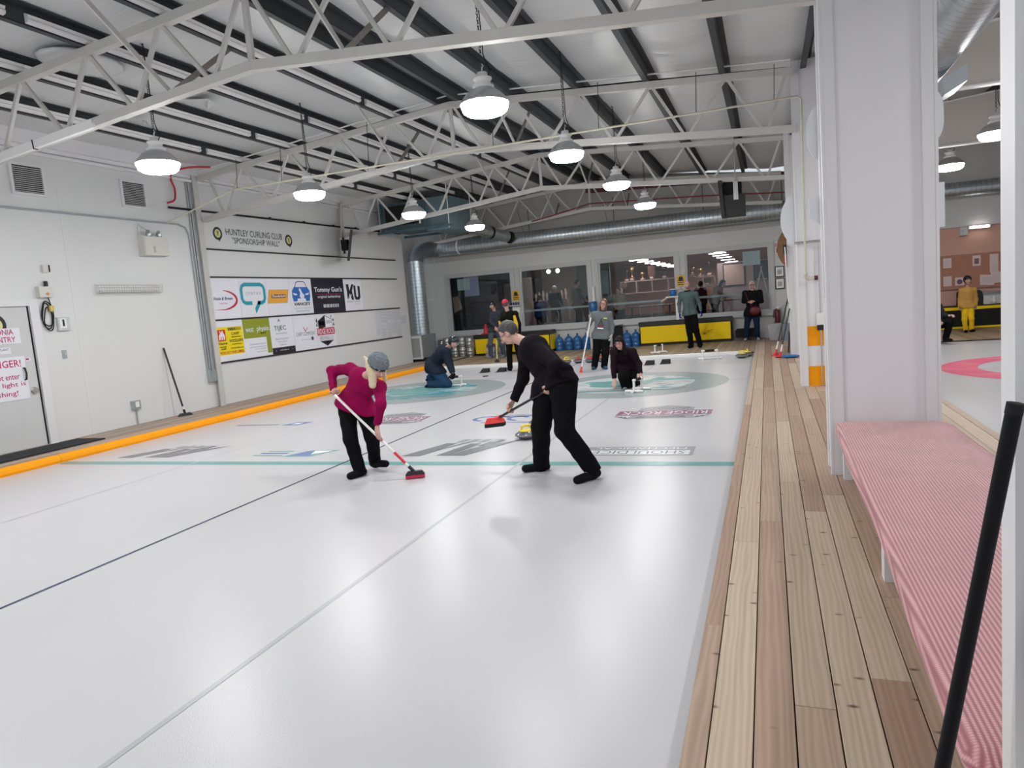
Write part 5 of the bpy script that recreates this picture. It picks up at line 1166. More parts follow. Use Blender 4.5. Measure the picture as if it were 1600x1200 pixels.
t = thing('fire_extinguisher', 'dark red fire extinguisher on the wall beside the last window', 'extinguisher', (0.24,22.42,0.42)); part('cylinder', MB().lathe([(0.001,0),(0.07,0),(0.075,0.02),(0.075,0.40),(0.05,0.46),(0.02,0.48)], (0.26,22.44,0.44), 14), mat('extinguisher_red',(0.16,0.01,0.02),rough=0.35,noise=0.1), t); part('hose', MB().tube([(0.26,22.40,0.93),(0.17,22.38,0.88),(0.15,22.38,0.65)], 0.012, 6), BLACKM, t); part('valve', MB().box(0.22,0.30,22.40,22.48,0.90,0.97), WHITEP, t)
for (x,y,c_,lab) in ((0.17,21.75,(0.40,0.41,0.43),'grey plastic bin at the end of the walkway'),(0.55,21.35,(0.20,0.25,0.30),'blue grey plastic bin at the end of the walkway')):
    t = thing('bin', lab, 'bin', (x,y,ZD), 'plastic bins by the back wall'); mb = MB(); mb.add([(x-0.15,y-0.15,ZD),(x+0.15,y-0.15,ZD),(x+0.15,y+0.15,ZD),(x-0.15,y+0.15,ZD),(x-0.19,y-0.19,0.5),(x+0.19,y-0.19,0.5),(x+0.19,y+0.19,0.5),(x-0.19,y+0.19,0.5)], [(3,2,1,0),(4,5,6,7),(0,1,5,4),(1,2,6,5),(2,3,7,6),(3,0,4,7)]); part('tub', mb, mat('bin_'+str(int(x*100)), c_, rough=0.5, noise=0.1), t); part('rim', MB().box(x-0.20,x+0.20,y-0.20,y+0.20,0.49,0.52), mat('bin_'+str(int(x*100)), c_), t)
t = thing('white_cupboard', 'white low cupboard at the end of the walkway', 'cupboard', (0.75,22.2,ZD)); part('body', MB().box(0.50,1.0,21.95,22.5,ZD,1.02), WALL, t); part('top', MB().box(0.48,1.02,21.93,22.5,1.02,1.05), TRIMW, t)
t = thing('chair', 'dark folding chair beside the last column', 'chair', (0.70,17.6,ZD))
part('seat', MB().cbox(0.42,0.85,17.4,17.8,0.50,0.55,0.01), mat('chair_brown',(0.16,0.09,0.08),rough=0.7,noise=0.2), t); part('backrest', MB().bar((0.80,17.6,0.62),(0.86,17.6,0.95),0.4,0.03,(1,0,0)), BLACKM, t)
for (x,y) in ((0.45,17.43),(0.45,17.77),(0.82,17.43),(0.82,17.77)): part('leg', MB().tube([(x,y,0.5),(x-0.03,y,ZD)], 0.012, 6), BLACK, t)
single('blue_cloth', MB().sphere((0.42,16.3,0.085), 0.18, 14, 6, (1.1,0.6,0.19)), mat('blue_rag',(0.02,0.16,0.45),rough=0.8,noise=0.3,nscale=9,bump=0.5), 'crumpled blue cloth on the walkway by the brooms', 'cloth', (0.42,16.3,0.05))
t = thing('exit_sign', 'small red exit sign box on the grey wall by the duct', 'exit sign', (-11.5,22.5,2.77)); part('case', MB().box(-11.56,-11.40,22.46,22.54,2.77,2.99), WHITEP, t); part('face', MB().box(-11.57,-11.48,22.45,22.462,2.79,2.97), mat('exit_red',(0.85,0.03,0.07),rough=0.4,emit=0.6), t)
# bags with the coat woman
single('tote_bag', MB().cbox(-0.95,-0.28,22.20,22.45,ZD+0.08,0.40,0.05), BLACKM, 'black bag on the deck behind the woman in the black coat', 'bag', (-0.62,22.32,ZD+0.08))

# ================================================================== FAR RINK BACK
t = thing('far_bench', 'black bench front with yellow edges behind the child', 'bench', (6.0,22.2,0.046))
part('front', MB().box(2.4,9.6,21.95,22.45,0.05,0.62), BLACKM, t); part('edge', MB().box(2.4,9.6,21.93,21.95,0.55,0.63), YELLOW, t); part('edge', MB().box(2.4,9.6,21.93,21.95,0.05,0.10), YELLOW, t); part('lid', MB().box(2.4,9.6,21.94,22.5,0.63,0.66), BLACK, t)
FRk = frame(RB, (0, 22.55, 0))
t = thing('cork_board', 'long brown notice board on the peach wall', 'notice board', (6.0,22.55,1.13)); part('panel', MB().box(2.6,9.5,22.53,22.56,1.15,2.0), mat('cork',(0.44,0.21,0.14),rough=0.8,noise=0.12,nscale=20), t); part('ledge', MB().box(2.6,9.5,22.49,22.56,1.10,1.15), mat('ledge_wood',(0.42,0.22,0.15),rough=0.6,noise=0.1), t); part('top_trim', MB().box(2.6,9.5,22.52,22.56,2.0,2.04), mat('ledge_wood',(0.42,0.22,0.15)), t)
PK = mat('pink_white_paper',(0.74,0.60,0.58),rough=0.7,noise=0.04)
FR2 = frame(RB, (0, 22.53, 0))
for i, (a,b,c,d) in enumerate(((4.60,4.80,1.70,1.97),(5.30,5.49,1.70,1.98),(5.70,5.90,1.50,1.98),(4.60,4.80,1.20,1.47),(5.47,5.80,1.17,1.45),(5.72,5.95,1.2,1.5),(4.88,5.10,1.2,1.42))):
    t = thing('notice', ['pale notice high on the brown board left of the child helmet','pale notice with a dark printed square on the brown board','tall pale notice high on the brown board','pale notice low on the brown board above the crouching person','crooked pale notice low on the brown board','pale notice behind the crooked one on the brown board','small pale notice with a purple picture on the brown board'][i], 'notice', ((a+b)/2,22.53,c), 'notices on the brown board')
    part('sheet', poly_mb(FR2, [[(a,c),(b,c-(0.03 if i == 4 else 0)),(b,d-(0.03 if i == 4 else 0)),(a,d)]], 0.002+0.001*i, 0.0015), PK, t)
    if i == 1: part('print', poly_mb(FR2, [rect(a+0.04,b-0.04,c+0.05,d-0.08)], 0.006), mat('ink_plum',(0.24,0.12,0.13),rough=0.6,noise=0.4,nscale=40), t)
    elif i == 6: part('print', poly_mb(FR2, [circ((a+b)/2,c+0.1,0.07,12)], 0.011), mat('ink_purple',(0.16,0.06,0.16),rough=0.6,noise=0.2), t)
    else:
        for k in range(4): part('print_line', poly_mb(FR2, [rect(a+0.03,b-0.03,c+0.04+0.05*k,c+0.05+0.05*k)], 0.004+0.001*i, 0.0005), LGREY, t)
t = thing('white_case', 'white appliance with rounded top on the black bench', 'appliance', (5.75,22.3,0.66)); part('body', MB().cbox(5.45,6.1,22.12,22.42,0.66,0.86,0.02), OFFW, t); part('hood', MB().tube([(5.45,22.28,0.86),(6.1,22.28,0.86)], 0.13, 16), GALV, t); part('figure', MB().lathe([(0.001,0),(0.05,0),(0.05,0.12),(0.03,0.14),(0.03,0.2),(0.001,0.21)], (5.68,22.08,0.66), 10), WHITEP, t)
single('black_bag', MB().cbox(4.88,5.12,22.1,22.4,0.66,1.06,0.05), BLACKM, 'black bag on the bench behind the child', 'bag', (5.0,22.25,0.66))
single('black_bag', MB().cbox(5.22,5.42,22.1,22.4,0.66,1.05,0.05), BLACK, 'second black bag on the bench beside the child', 'bag', (5.3,22.25,0.66))
t = thing('wall_speaker', 'small beige box on the peach wall under the duct', 'box', (5.1,22.45,2.55)); part('case', MB().box(4.98,5.16,22.36,22.56,2.55,2.76), OFFW, t); part('grill', MB().box(4.97,5.06,22.34,22.362,2.55,2.70), GALV, t)
t = thing('strip_lamp', 'lit strip lamp on the peach wall', 'lamp', (5.45,22.4,2.72)); part('tube', MB().tube([(5.25,22.42,2.74),(5.65,22.42,2.74)], 0.03, 8), mat('strip_lit',(1.0,0.93,0.88),rough=0.4,emit=8.0), t); part('holder', MB().box(5.2,5.7,22.45,22.56,2.70,2.78), OFFW, t)
# ================================================================== PEOPLE
# distance-field bodies: limbs are tapered capsules blended smoothly and meshed with surface nets
def V(p): return np.array(p, dtype=np.float32)
def nrm(v): return v/(np.linalg.norm(v)+1e-9)
def cap(a, b, ra, rb):
    a = V(a); b = V(b)
    def f(p):
        ab = b-a; t = np.clip(((p-a)@ab)/max(float(ab@ab),1e-9), 0, 1)
        return np.linalg.norm(p-a-t[:,None]*ab, axis=1)-(ra+(rb-ra)*t)
    return f
def ecap(a, b, side, sa, fa, sb, fb):
    """capsule with an elliptic section: sa/sb half widths along side, fa/fb half depths"""
    a = V(a); b = V(b); L = float(np.linalg.norm(b-a)); ax = (b-a)/max(L,1e-6)
    s = V(side); s = nrm(s-ax*(s@ax)); fr = np.cross(ax, s)
    def f(p):
        q = p-a; tt = q@ax; t = np.clip(tt/L, 0, 1); w_ = tt-t*L
        rs = sa+(sb-sa)*t; rf = fa+(fb-fa)*t; m = np.minimum(rs, rf)
        k = np.sqrt((q@s/rs)**2+(q@fr/rf)**2+(w_/m)**2)
        return (k-1)*m
    return f
def ell(c, X, Yv, Zv, r):
    c = V(c); R = np.stack([V(X), V(Yv), V(Zv)]); r = V(r)
    def f(p):
        q = (p-c)@R.T; k = np.linalg.norm(q/r, axis=1); return (k-1)*float(r.min())*(0.6+0.4)
    return f
def cut(f, pt, n):
    pt = V(pt); n = V(n)
    return lambda p: np.maximum(f(p), (p-pt)@n)
def union(fs, k=0.03):
    def f(p):
        d = fs[0](p)
        for g in fs[1:]:
            e = g(p); h = np.clip(0.5+0.5*(e-d)/k, 0, 1); d = e*(1-h)+d*h-k*h*(1-h)
        return d
    return f
def wrinkle(f, amp, fr, ph=0.0):
    def g(p):
        return f(p)+amp*(np.sin(p[:,0]*fr+ph+2.2*np.sin(p[:,2]*fr*0.6))*np.sin(p[:,2]*fr*0.9+1.7*np.sin(p[:,1]*fr*0.8+ph)))
    return g
def nets(f, lo, hi, h):
    lo = np.array(lo, dtype=np.float32); hi = np.array(hi, dtype=np.float32)
    n = np.ceil((hi-lo)/h).astype(int)+1
    ax = [lo[i]+h*np.arange(n[i], dtype=np.float32) for i in range(3)]
    G = np.stack(np.meshgrid(*ax, indexing='ij'), -1).reshape(-1,3)
    v = f(G).reshape(n); s = v < 0
    c = np.zeros(n-1, dtype=np.int8)
    for dx in (0,1):
        for dy in (0,1):
            for dz in (0,1): c += s[dx:n[0]-1+dx, dy:n[1]-1+dy, dz:n[2]-1+dz]
    act = np.argwhere((c > 0) & (c < 8))
    if len(act) == 0: return [], []
    idx = -np.ones(n-1, dtype=np.int64); idx[tuple(act.T)] = np.arange(len(act))
    acc = np.zeros((len(act),3)); cnt = np.zeros(len(act))
    for a in range(3):
        o1, o2 = [(1,2),(0,2),(0,1)][a]
        for i in (0,1):
            for j in (0,1):
                q = act.copy(); q[:,o1] += i; q[:,o2] += j; r = q.copy(); r[:,a] += 1
                va = v[tuple(q.T)]; vb = v[tuple(r.T)]; m = (va < 0) != (vb < 0)
                t = np.where(m, va/(va-vb+1e-12), 0); pt = q.astype(float); pt[:,a] += t
                acc[m] += pt[m]; cnt[m] += 1
    P = lo+h*acc/cnt[:,None]
    F = []
    for a in range(3):
        o1, o2 = [(1,2),(2,0),(0,1)][a]
        sl0 = [slice(None)]*3; sl1 = [slice(None)]*3; sl0[a] = slice(0,n[a]-1); sl1[a] = slice(1,n[a])
        A = s[tuple(sl0)]; B = s[tuple(sl1)]
        e = np.argwhere(A != B)
        e = e[(e[:,o1] > 0) & (e[:,o2] > 0) & (e[:,o1] < n[o1]-1) & (e[:,o2] < n[o2]-1)]
        if len(e) == 0: continue
        def cell(d1, d2):
            q = e.copy(); q[:,o1] -= d1; q[:,o2] -= d2; return idx[tuple(q.T)]
        quad = np.stack([cell(1,1), cell(0,1), cell(0,0), cell(1,0)], 1)
        fl = ~A[tuple(e.T)]
        quad[fl] = quad[fl][:, ::-1]
        F.append(quad)
    F = np.concatenate(F); F = F[(F >= 0).all(1)]
    return P, F
def sdf_part(name, f, pts, pad, h, m, par, extra=()):
    """mesh of field f in the box round pts; extra: further (field, pts, pad, h) joined into the same mesh"""
    b = np.array(base_of(par)); Vs = []; Fs = []; k = 0
    for (g, ps, pd, hh) in ((f, pts, pad, h),)+tuple(extra):
        ps = np.array(ps, dtype=float)
        P, F = nets(g, ps.min(0)-pd, ps.max(0)+pd, hh)
        if len(P) == 0: continue
        Vs.append(P-b); Fs.append(np.asarray(F)+k); k += len(P)
    P = np.concatenate(Vs); F = np.concatenate(Fs)
    me = bpy.data.meshes.new(name); me.from_pydata(P.tolist(), [], F.tolist())
    me.polygons.foreach_set('use_smooth', [True]*len(me.polygons)); me.update()
    return link(name, me, m, par)
def hand_field(W, F, pn, curl, side, s=1.0, spread=0.0):
    """palm and five bent fingers; W wrist, F a point along the fingers, pn palm normal, side +1/-1 thumb side"""
    W = V(W); d = nrm(V(F)-W); pn = V(pn); pn = nrm(pn-d*(pn@d)); sd = np.cross(d, pn)*side
    pts = [W]; fs = [ecap(W+d*0.01*s, W+d*0.085*s, sd, 0.026*s, 0.015*s, 0.040*s, 0.014*s)]
    for i, (o, ln) in enumerate(((0.031,0.92),(0.011,1.03),(-0.010,0.97),(-0.030,0.78))):
        b0 = W+(d*0.088+sd*o)*s; dr = nrm(d+sd*o*spread*8); ang = 0.0; p = b0
        for j, seg in enumerate((0.042,0.027,0.021)):
            ang += curl*(0.75 if j == 0 else 1.0); dd = dr*math.cos(ang)+pn*math.sin(ang)
            q = p+dd*seg*ln*s; fs.append(cap(p, q, (0.0098-0.001*j)*s, (0.0088-0.001*j)*s)); p = q
        pts.append(p)
    b0 = W+(d*0.030+sd*0.028)*s; t1 = b0+nrm(d*0.75+sd*0.65+pn*0.35)*0.045*s; t2 = t1+nrm(d*0.9+sd*(0.25-0.4*curl)+pn*(0.3+0.5*curl))*0.032*s
    fs += [cap(b0, t1, 0.014*s, 0.011*s), cap(t1, t2, 0.011*s, 0.009*s)]; pts += [t1, t2, W+d*0.1*s]
    return union(fs, 0.008*s), pts
SKIN = mat('skin', (0.56, 0.33, 0.26), rough=0.5, noise=0.08, nscale=12)
LIPS = mat('lips', (0.38, 0.13, 0.12), rough=0.4, noise=0.05)
EYE = mat('eye_dark', (0.03, 0.02, 0.02), rough=0.2, noise=0.05)
EYEW = mat('eye_white', (0.62, 0.58, 0.55), rough=0.3, noise=0.03)
def fab(name, col, noise=0.12, ns=10, bump=0.15, bs=120): return mat('fabric_'+name, col, rough=0.92, spec=0.08, noise=noise, nscale=ns, bump=bump, bscale=bs)

def person(J, lab, face, top, trouser, shoe, hair=None, hairstyle='short', hat=None, hatm=None, h=0.02, g=0.0, group=None,
           girth=1.0, glove=None, tl=1.0, curlL=0.5, curlR=0.5, pnL=None, pnR=None, glasses=None, hem=0.08, kneel=False, s=1.0, loose=1.0, collar=None, upv=None):
    J = {k: V(v) for k, v in J.items()}
    base = (float(J['PV'][0]), float(J['PV'][1]), g)
    t = thing('person', lab, 'person', base, group or 'people')
    nk, pv = J['NK'], J['PV']; ta = nrm(nk-pv); side = nrm(J['SL']-J['SR']); side = nrm(side-ta*(side@ta)); front = np.cross(side, ta)
    pa = nrm(ta+0.9*nrm((J['HL']+J['HR']-J['KL']-J['KR'])))     # pelvis axis, between trunk and thighs
    sh_ = nrm(J['HL']-J['HR']); sh_ = nrm(sh_-pa*(sh_@pa))
    hd = J['HD']; fc = nrm(V(face)); u0 = nrm(hd-nk) if upv is None else nrm(V(upv)); hu = nrm(u0-fc*(u0@fc)); hs = np.cross(fc, hu)
    waist = pv+(nk-pv)*0.38; chest = pv+(nk-pv)*0.74
    G = girth
    def torso(e): return [ecap(pv, waist, sh_, (0.150*G+e)*s, (0.105*G+e)*s, (0.132*G+e)*s, (0.098*G+e)*s), ecap(waist, chest, side, (0.132*G+e)*s, (0.098*G+e)*s, (0.160*G+e)*s, (0.112*G+e)*s),
                          cap(J['SL'], J['SR'], (0.058+e)*s, (0.058+e)*s), ecap(chest, nk-ta*0.05, side, (0.155*G+e)*s, (0.10*G+e)*s, (0.09+e)*s, (0.06+e)*s)]
    def arm(S, E, W, e): return [cap(S, E, (0.050*G+e)*s, (0.042+e)*s), cap(E, W, (0.042+e)*s, (0.029+e)*s)]
    def leg(H, K, A, e, e2=None): 
        e2 = e if e2 is None else e2
        return [cap(H, K, (0.085*G+e)*s, (0.056+e)*s), cap(K, A, (0.056+e)*s, (0.038+e2)*s)]
    pts = list(J.values())
    # body: one continuous skin surface, head included
    HS = s*(1.0 if s > 0.9 else 1.12)
    headf = [ell(hd+hu*0.022*HS-fc*0.008*HS, hs, fc, hu, np.array((0.073,0.093,0.098))*HS), ell(hd-hu*0.045*HS+fc*0.022*HS, hs, fc, hu, np.array((0.054,0.066,0.068))*HS),
             cap(hd+fc*0.088*HS+hu*0.012*HS, hd+fc*0.108*HS-hu*0.026*HS, 0.008*HS, 0.014*HS), ell(hd-hu*0.092*HS+fc*0.060*HS, hs, fc, hu, np.array((0.022,0.02,0.018))*HS)]
    for q in (-1, 1):
        headf.append(ell(hd+hs*q*0.073*HS-fc*0.005*HS-hu*0.005*HS, hs, fc, hu, np.array((0.010,0.020,0.030))*HS))
        headf.append(ell(hd+hs*q*0.040*HS+fc*0.066*HS-hu*0.025*HS, hs, fc, hu, np.array((0.020,0.020,0.022))*HS))
    body = torso(-0.012)+arm(J['SL'],J['EL'],J['WL'],-0.006)+arm(J['SR'],J['ER'],J['WR'],-0.006)+leg(J['HL'],J['KL'],J['AL'],-0.008)+leg(J['HR'],J['KR'],J['AR'],-0.008)
    body += [cap(J['AL'], J['AL']+(J['TL']-J['AL'])*0.45, 0.032*s, 0.024*s), cap(J['AR'], J['AR']+(J['TR']-J['AR'])*0.45, 0.032*s, 0.024*s), cap(nk-ta*0.03, hd-hu*0.05*HS-fc*0.01, 0.052*s, 0.050*s)]
    hres = 0.0045 if h < 0.015 else 0.006
    hm = SKIN if glove is None else glove
    ex = [(union(headf+[cap(nk, hd-hu*0.05*HS-fc*0.012*HS, 0.050*s, 0.048*s)], 0.018*s), [hd+hu*0.12*HS, hd-hu*0.12*HS, hd+fc*0.12*HS, hd-fc*0.1*HS, hd+hs*0.09*HS, hd-hs*0.09*HS], 0.012, 0.008 if h < 0.015 else 0.011)]
    hands = []
    for (W, F, pn, cu, sd) in ((J['WL'], J['FL'], pnL, curlL, -1), (J['WR'], J['FR'], pnR, curlR, 1)):
        if pn is None: pn = (pv+ta*0.1)-W
        f_, p_ = hand_field(W, F, pn, cu, sd, s*1.0); hands.append((f_, p_, 0.03, hres))
    sdf_part('body', union(body, 0.03*s), pts, 0.13, max(h, 0.014), SKIN, t, ex+(hands if glove is None else []))
    if glove is not None:
        for hf in hands: sdf_part('glove', hf[0], hf[1], hf[2], hf[3], glove, t)
    # clothes
    hp = pv-pa*hem
    tq = torso(0.016); tq[3] = cut(tq[3], nk-ta*0.005, ta)
    tf = [cut(f, hp, -pa) for f in tq]
    th = 0.104*G*(0.5+0.5*tl)*s; hw = max(0.182*G*s, float(np.linalg.norm(J['HL']-J['HR']))*0.5+th+0.024); hf_ = max((0.128*G+0.01)*s, th+0.030)
    tf.append(cut(ecap(pv-pa*(hem+0.12), pv+pa*0.03, sh_, hw, hf_, (0.160*G+0.012)*s, (0.116*G+0.012)*s), hp, -pa))
    for (H, K) in ((J['HL'],J['KL']), (J['HR'],J['KR'])): tf.append(cut(cap(H, H+(K-H)*0.4, th+0.020, th+0.016), hp, -pa))
    for (S, E, W) in ((J['SL'],J['EL'],J['WL']), (J['SR'],J['ER'],J['WR'])):
        ad = nrm(W-E); tf += [cap(S, E, (0.064*loose)*s*(0.5+0.5*G), (0.052*loose)*s), cut(cap(E, W+ad*0.02, (0.052*loose)*s, (0.039*loose)*s), W-ad*0.005, ad)]
    tf = wrinkle(union(tf, 0.03*s), 0.0045, 26.0, lab.__len__()*0.7)
    # keep the neck opening clear of the head
    tp = sdf_part('top', tf, [J[k] for k in ('NK','PV','SL','EL','WL','SR','ER','WR')]+[hp], 0.21, h, top, t)
    if collar is not None:
        cm = MB(); ringp = []
        for i in range(17):
            a = 2*math.pi*i/16; ringp.append(Vector(nk+ta*0.0+(side*math.cos(a)*0.072+front*math.sin(a)*0.066)*s+ta*0.012))
        cm.tube(ringp, 0.018*s, 8, False); part('collar', cm, collar, tp)
    lf = [ecap(pv-ta*0.06, pv+ta*0.06, sh_, 0.160*G*s, 0.114*G*s, 0.148*G*s, 0.108*G*s)]
    for (H, K, A) in ((J['HL'],J['KL'],J['AL']), (J['HR'],J['KR'],J['AR'])):
        ad = nrm(A-K); lf += [cap(H, K, (0.098*G*(0.5+0.5*tl))*s, (0.077*tl)*s), cut(cap(K, A+ad*0.06, 0.077*tl*s, 0.066*tl*s), A+ad*0.035, ad)]
    sdf_part('trousers', wrinkle(union(lf, 0.03*s), 0.005, 22.0, 1.3), [J[k] for k in ('PV','HL','KL','AL','HR','KR','AR')], 0.16, h, trouser, t)
    for (K, A, T) in ((J['KL'],J['AL'],J['TL']), (J['KR'],J['AR'],J['TR'])):
        d = nrm(T-A) if kneel else nrm(V((T[0]-A[0], T[1]-A[1], 0)))
        if kneel: heel = A-d*0.03; toe = A+d*0.17
        else:
            tz = max(float(T[2]), g)+0.034*s; heel = V((A[0]-d[0]*0.045*s, A[1]-d[1]*0.045*s, max(float(A[2])-0.045, g+0.04*s))); ln = max(0.19*s, float(np.linalg.norm((T-heel)[:2]))-0.035*s); toe = V((heel[0]+d[0]*ln, heel[1]+d[1]*ln, tz))
        sf = union([cap(heel, toe, 0.046*s, 0.040*s), cap(A, heel+d*0.05, 0.048*s, 0.046*s)], 0.03)
        sdf_part('shoe', cut(sf, (0,0,g+0.004), (0,0,-1)), [heel, toe, A], 0.075, min(h, 0.014), shoe, t)
    # face details
    for q in (-1, 1):
        e = hd+hs*q*0.031*HS+fc*0.082*HS+hu*0.010*HS
        ew = part('eye', MB().sphere(tuple(e), 0.0125*HS, 10, 6), EYEW, t); part('iris', MB().sphere(tuple(e+fc*0.007*HS), 0.0075*HS, 8, 6), EYE, ew)
        part('eyebrow', MB().tube([e+fc*0.012*HS+hu*0.018*HS-hs*0.018*HS, e+fc*0.015*HS+hu*0.023*HS, e+fc*0.010*HS+hu*0.018*HS+hs*0.018*HS], 0.0045*HS, 6), hair or EYE, t)
    part('mouth', MB().tube([hd+fc*0.078*HS-hu*0.058*HS-hs*0.024*HS, hd+fc*0.089*HS-hu*0.056*HS, hd+fc*0.078*HS-hu*0.058*HS+hs*0.024*HS], 0.0065*HS, 6), LIPS, t)
    hb = [hd+hu*0.14*HS, hd-hu*0.12*HS, hd+fc*0.13*HS, hd-fc*0.13*HS, hd+hs*0.12*HS, hd-hs*0.12*HS]
    hh = 0.009 if h < 0.015 else 0.012
    if hair is not None and hairstyle != 'none':
        sk = ell(hd+hu*0.030*HS-fc*0.014*HS, hs, fc, hu, np.array((0.082,0.100,0.103))*HS)
        if hairstyle == 'short':
            f_ = cut(cut(sk, hd+fc*0.045*HS+hu*0.06*HS, nrm(fc*0.9-hu*0.62)), hd-hu*0.055*HS, -hu); ex_ = hb
        elif hairstyle == 'bob':
            f_ = union([cut(sk, hd+fc*0.055*HS+hu*0.05*HS, nrm(fc*0.85-hu*0.5))]+[ecap(hd+hs*q*0.062*HS+hu*0.03*HS-fc*0.01, hd+hs*q*0.070*HS-hu*0.12*HS-fc*0.005, fc, 0.050*HS, 0.022*HS, 0.045*HS, 0.022*HS) for q in (-1,1)]+[ecap(hd-fc*0.07*HS, hd-fc*0.075*HS-hu*0.11*HS, hs, 0.07*HS, 0.03*HS, 0.06*HS, 0.025*HS)], 0.02); ex_ = hb+[hd-hu*0.17*HS]
        elif hairstyle == 'long':
            f_ = union([cut(sk, hd+fc*0.062*HS+hu*0.05*HS, nrm(fc*0.9-hu*0.4))]+[cap(hd+hs*q*0.066*HS+hu*0.03*HS, hd+hs*q*0.085*HS-hu*0.20*HS, 0.034*HS, 0.038*HS) for q in (-1,1)]+[ecap(hd-fc*0.07*HS, hd-fc*0.06*HS-hu*0.2*HS, hs, 0.075*HS, 0.03*HS, 0.08*HS, 0.03*HS), cap(hd+fc*0.072*HS+hu*0.07*HS+hs*0.04*HS, hd+fc*0.075*HS+hu*0.065*HS-hs*0.04*HS, 0.022*HS, 0.022*HS)], 0.02); ex_ = hb+[hd-hu*0.25*HS]
        elif hairstyle == 'side':      # straight hair swinging forward under a hat
            gd = nrm(V((0.10,-0.02,-1.0)))
            f_ = union([cap(hd+hs*0.055*HS-fc*0.02*HS, hd+hs*0.085*HS-fc*0.02*HS+gd*0.19*HS, 0.056*HS, 0.036*HS), cap(hd+hs*0.06*HS-fc*0.07*HS, hd+hs*0.07*HS-fc*0.06*HS+gd*0.15*HS, 0.045*HS, 0.03*HS),
                        cap(hd-hs*0.06*HS-fc*0.02*HS, hd-hs*0.062*HS+gd*0.13*HS, 0.032*HS, 0.022*HS), cap(hd-fc*0.085*HS-hu*0.02*HS, hd-fc*0.10*HS+gd*0.09*HS, 0.05*HS, 0.03*HS),
                        cap(hd-fc*0.08*HS-hu*0.02*HS+hs*0.03*HS, hd-fc*0.22*HS+gd*0.02*HS+hs*0.05*HS, 0.034*HS, 0.010*HS)], 0.02); f_ = wrinkle(f_, 0.004, 90, 0.4); ex_ = hb+[hd+gd*0.21*HS+hs*0.08*HS, hd-fc*0.24*HS]
        if hairstyle in ('short','bob','long'): f_ = wrinkle(f_, 0.0035, 130, 0.9)
        sdf_part('hair', f_, ex_, 0.03, hh, hair, t)
    if hat == 'beanie':
        f_ = cut(ell(hd+hu*0.045*HS-fc*0.014*HS, hs, fc, hu, np.array((0.104,0.124,0.116))*HS), hd+hu*0.018*HS, -nrm(hu-fc*0.22)); f_ = wrinkle(f_, 0.005, 120, 0.2)
        hp_ = sdf_part('hat', f_, hb, 0.04, 0.007 if h < 0.015 else hh, hatm, t)
    elif hat == 'helmet':
        f_ = cut(ell(hd+hu*0.035*HS-fc*0.012*HS, hs, fc, hu, np.array((0.100,0.120,0.112))*HS), hd+fc*0.03*HS+hu*0.02*HS, nrm(fc*0.45-hu*0.85))
        hp_ = sdf_part('helmet', union([f_, cut(ell(hd-fc*0.03*HS, hs, fc, hu, np.array((0.095,0.085,0.085))*HS), hd+fc*0.0*HS, fc)], 0.02), hb, 0.04, hh, hatm, t)
        part('chin_strap', MB().tube([hd+hs*0.085*HS, hd+hs*0.06*HS-hu*0.09*HS+fc*0.03*HS, hd-hu*0.115*HS+fc*0.045*HS, hd-hs*0.06*HS-hu*0.09*HS+fc*0.03*HS, hd-hs*0.085*HS], 0.006*HS, 6), BLACKM, hp_)
    elif hat == 'cap':
        f_ = union([cut(ell(hd+hu*0.038*HS-fc*0.012*HS, hs, fc, hu, np.array((0.088,0.106,0.104))*HS), hd+hu*0.03*HS, -hu), ell(hd+hu*0.045*HS+fc*0.12*HS, hs, fc, hu, np.array((0.07,0.065,0.01))*HS)], 0.015)
        sdf_part('hat', f_, hb+[hd+fc*0.2*HS], 0.03, hh, hatm, t)
    if glasses is not None:
        gm = MB()
        for q in (-1, 1):
            c = hd+hs*q*0.033*HS+fc*0.104*HS+hu*0.008*HS
            gm.tube([c+(hs*math.cos(a)*0.026+hu*math.sin(a)*0.019)*HS for a in [2*math.pi*i/14 for i in range(15)]], 0.0032*HS, 5, False)
            gm.tube([c+hs*q*0.026*HS, hd+hs*q*0.083*HS+hu*0.012*HS], 0.003*HS, 5)
        gm.tube([hd+hs*0.009*HS+fc*0.108*HS+hu*0.012*HS, hd-hs*0.009*HS+fc*0.108*HS+hu*0.012*HS], 0.003*HS, 5)
        part('glasses', gm, glasses, t)
    return t, dict(side=side, front=front, ta=ta, hd=hd, fc=fc, hu=hu, hs=hs, J=J)

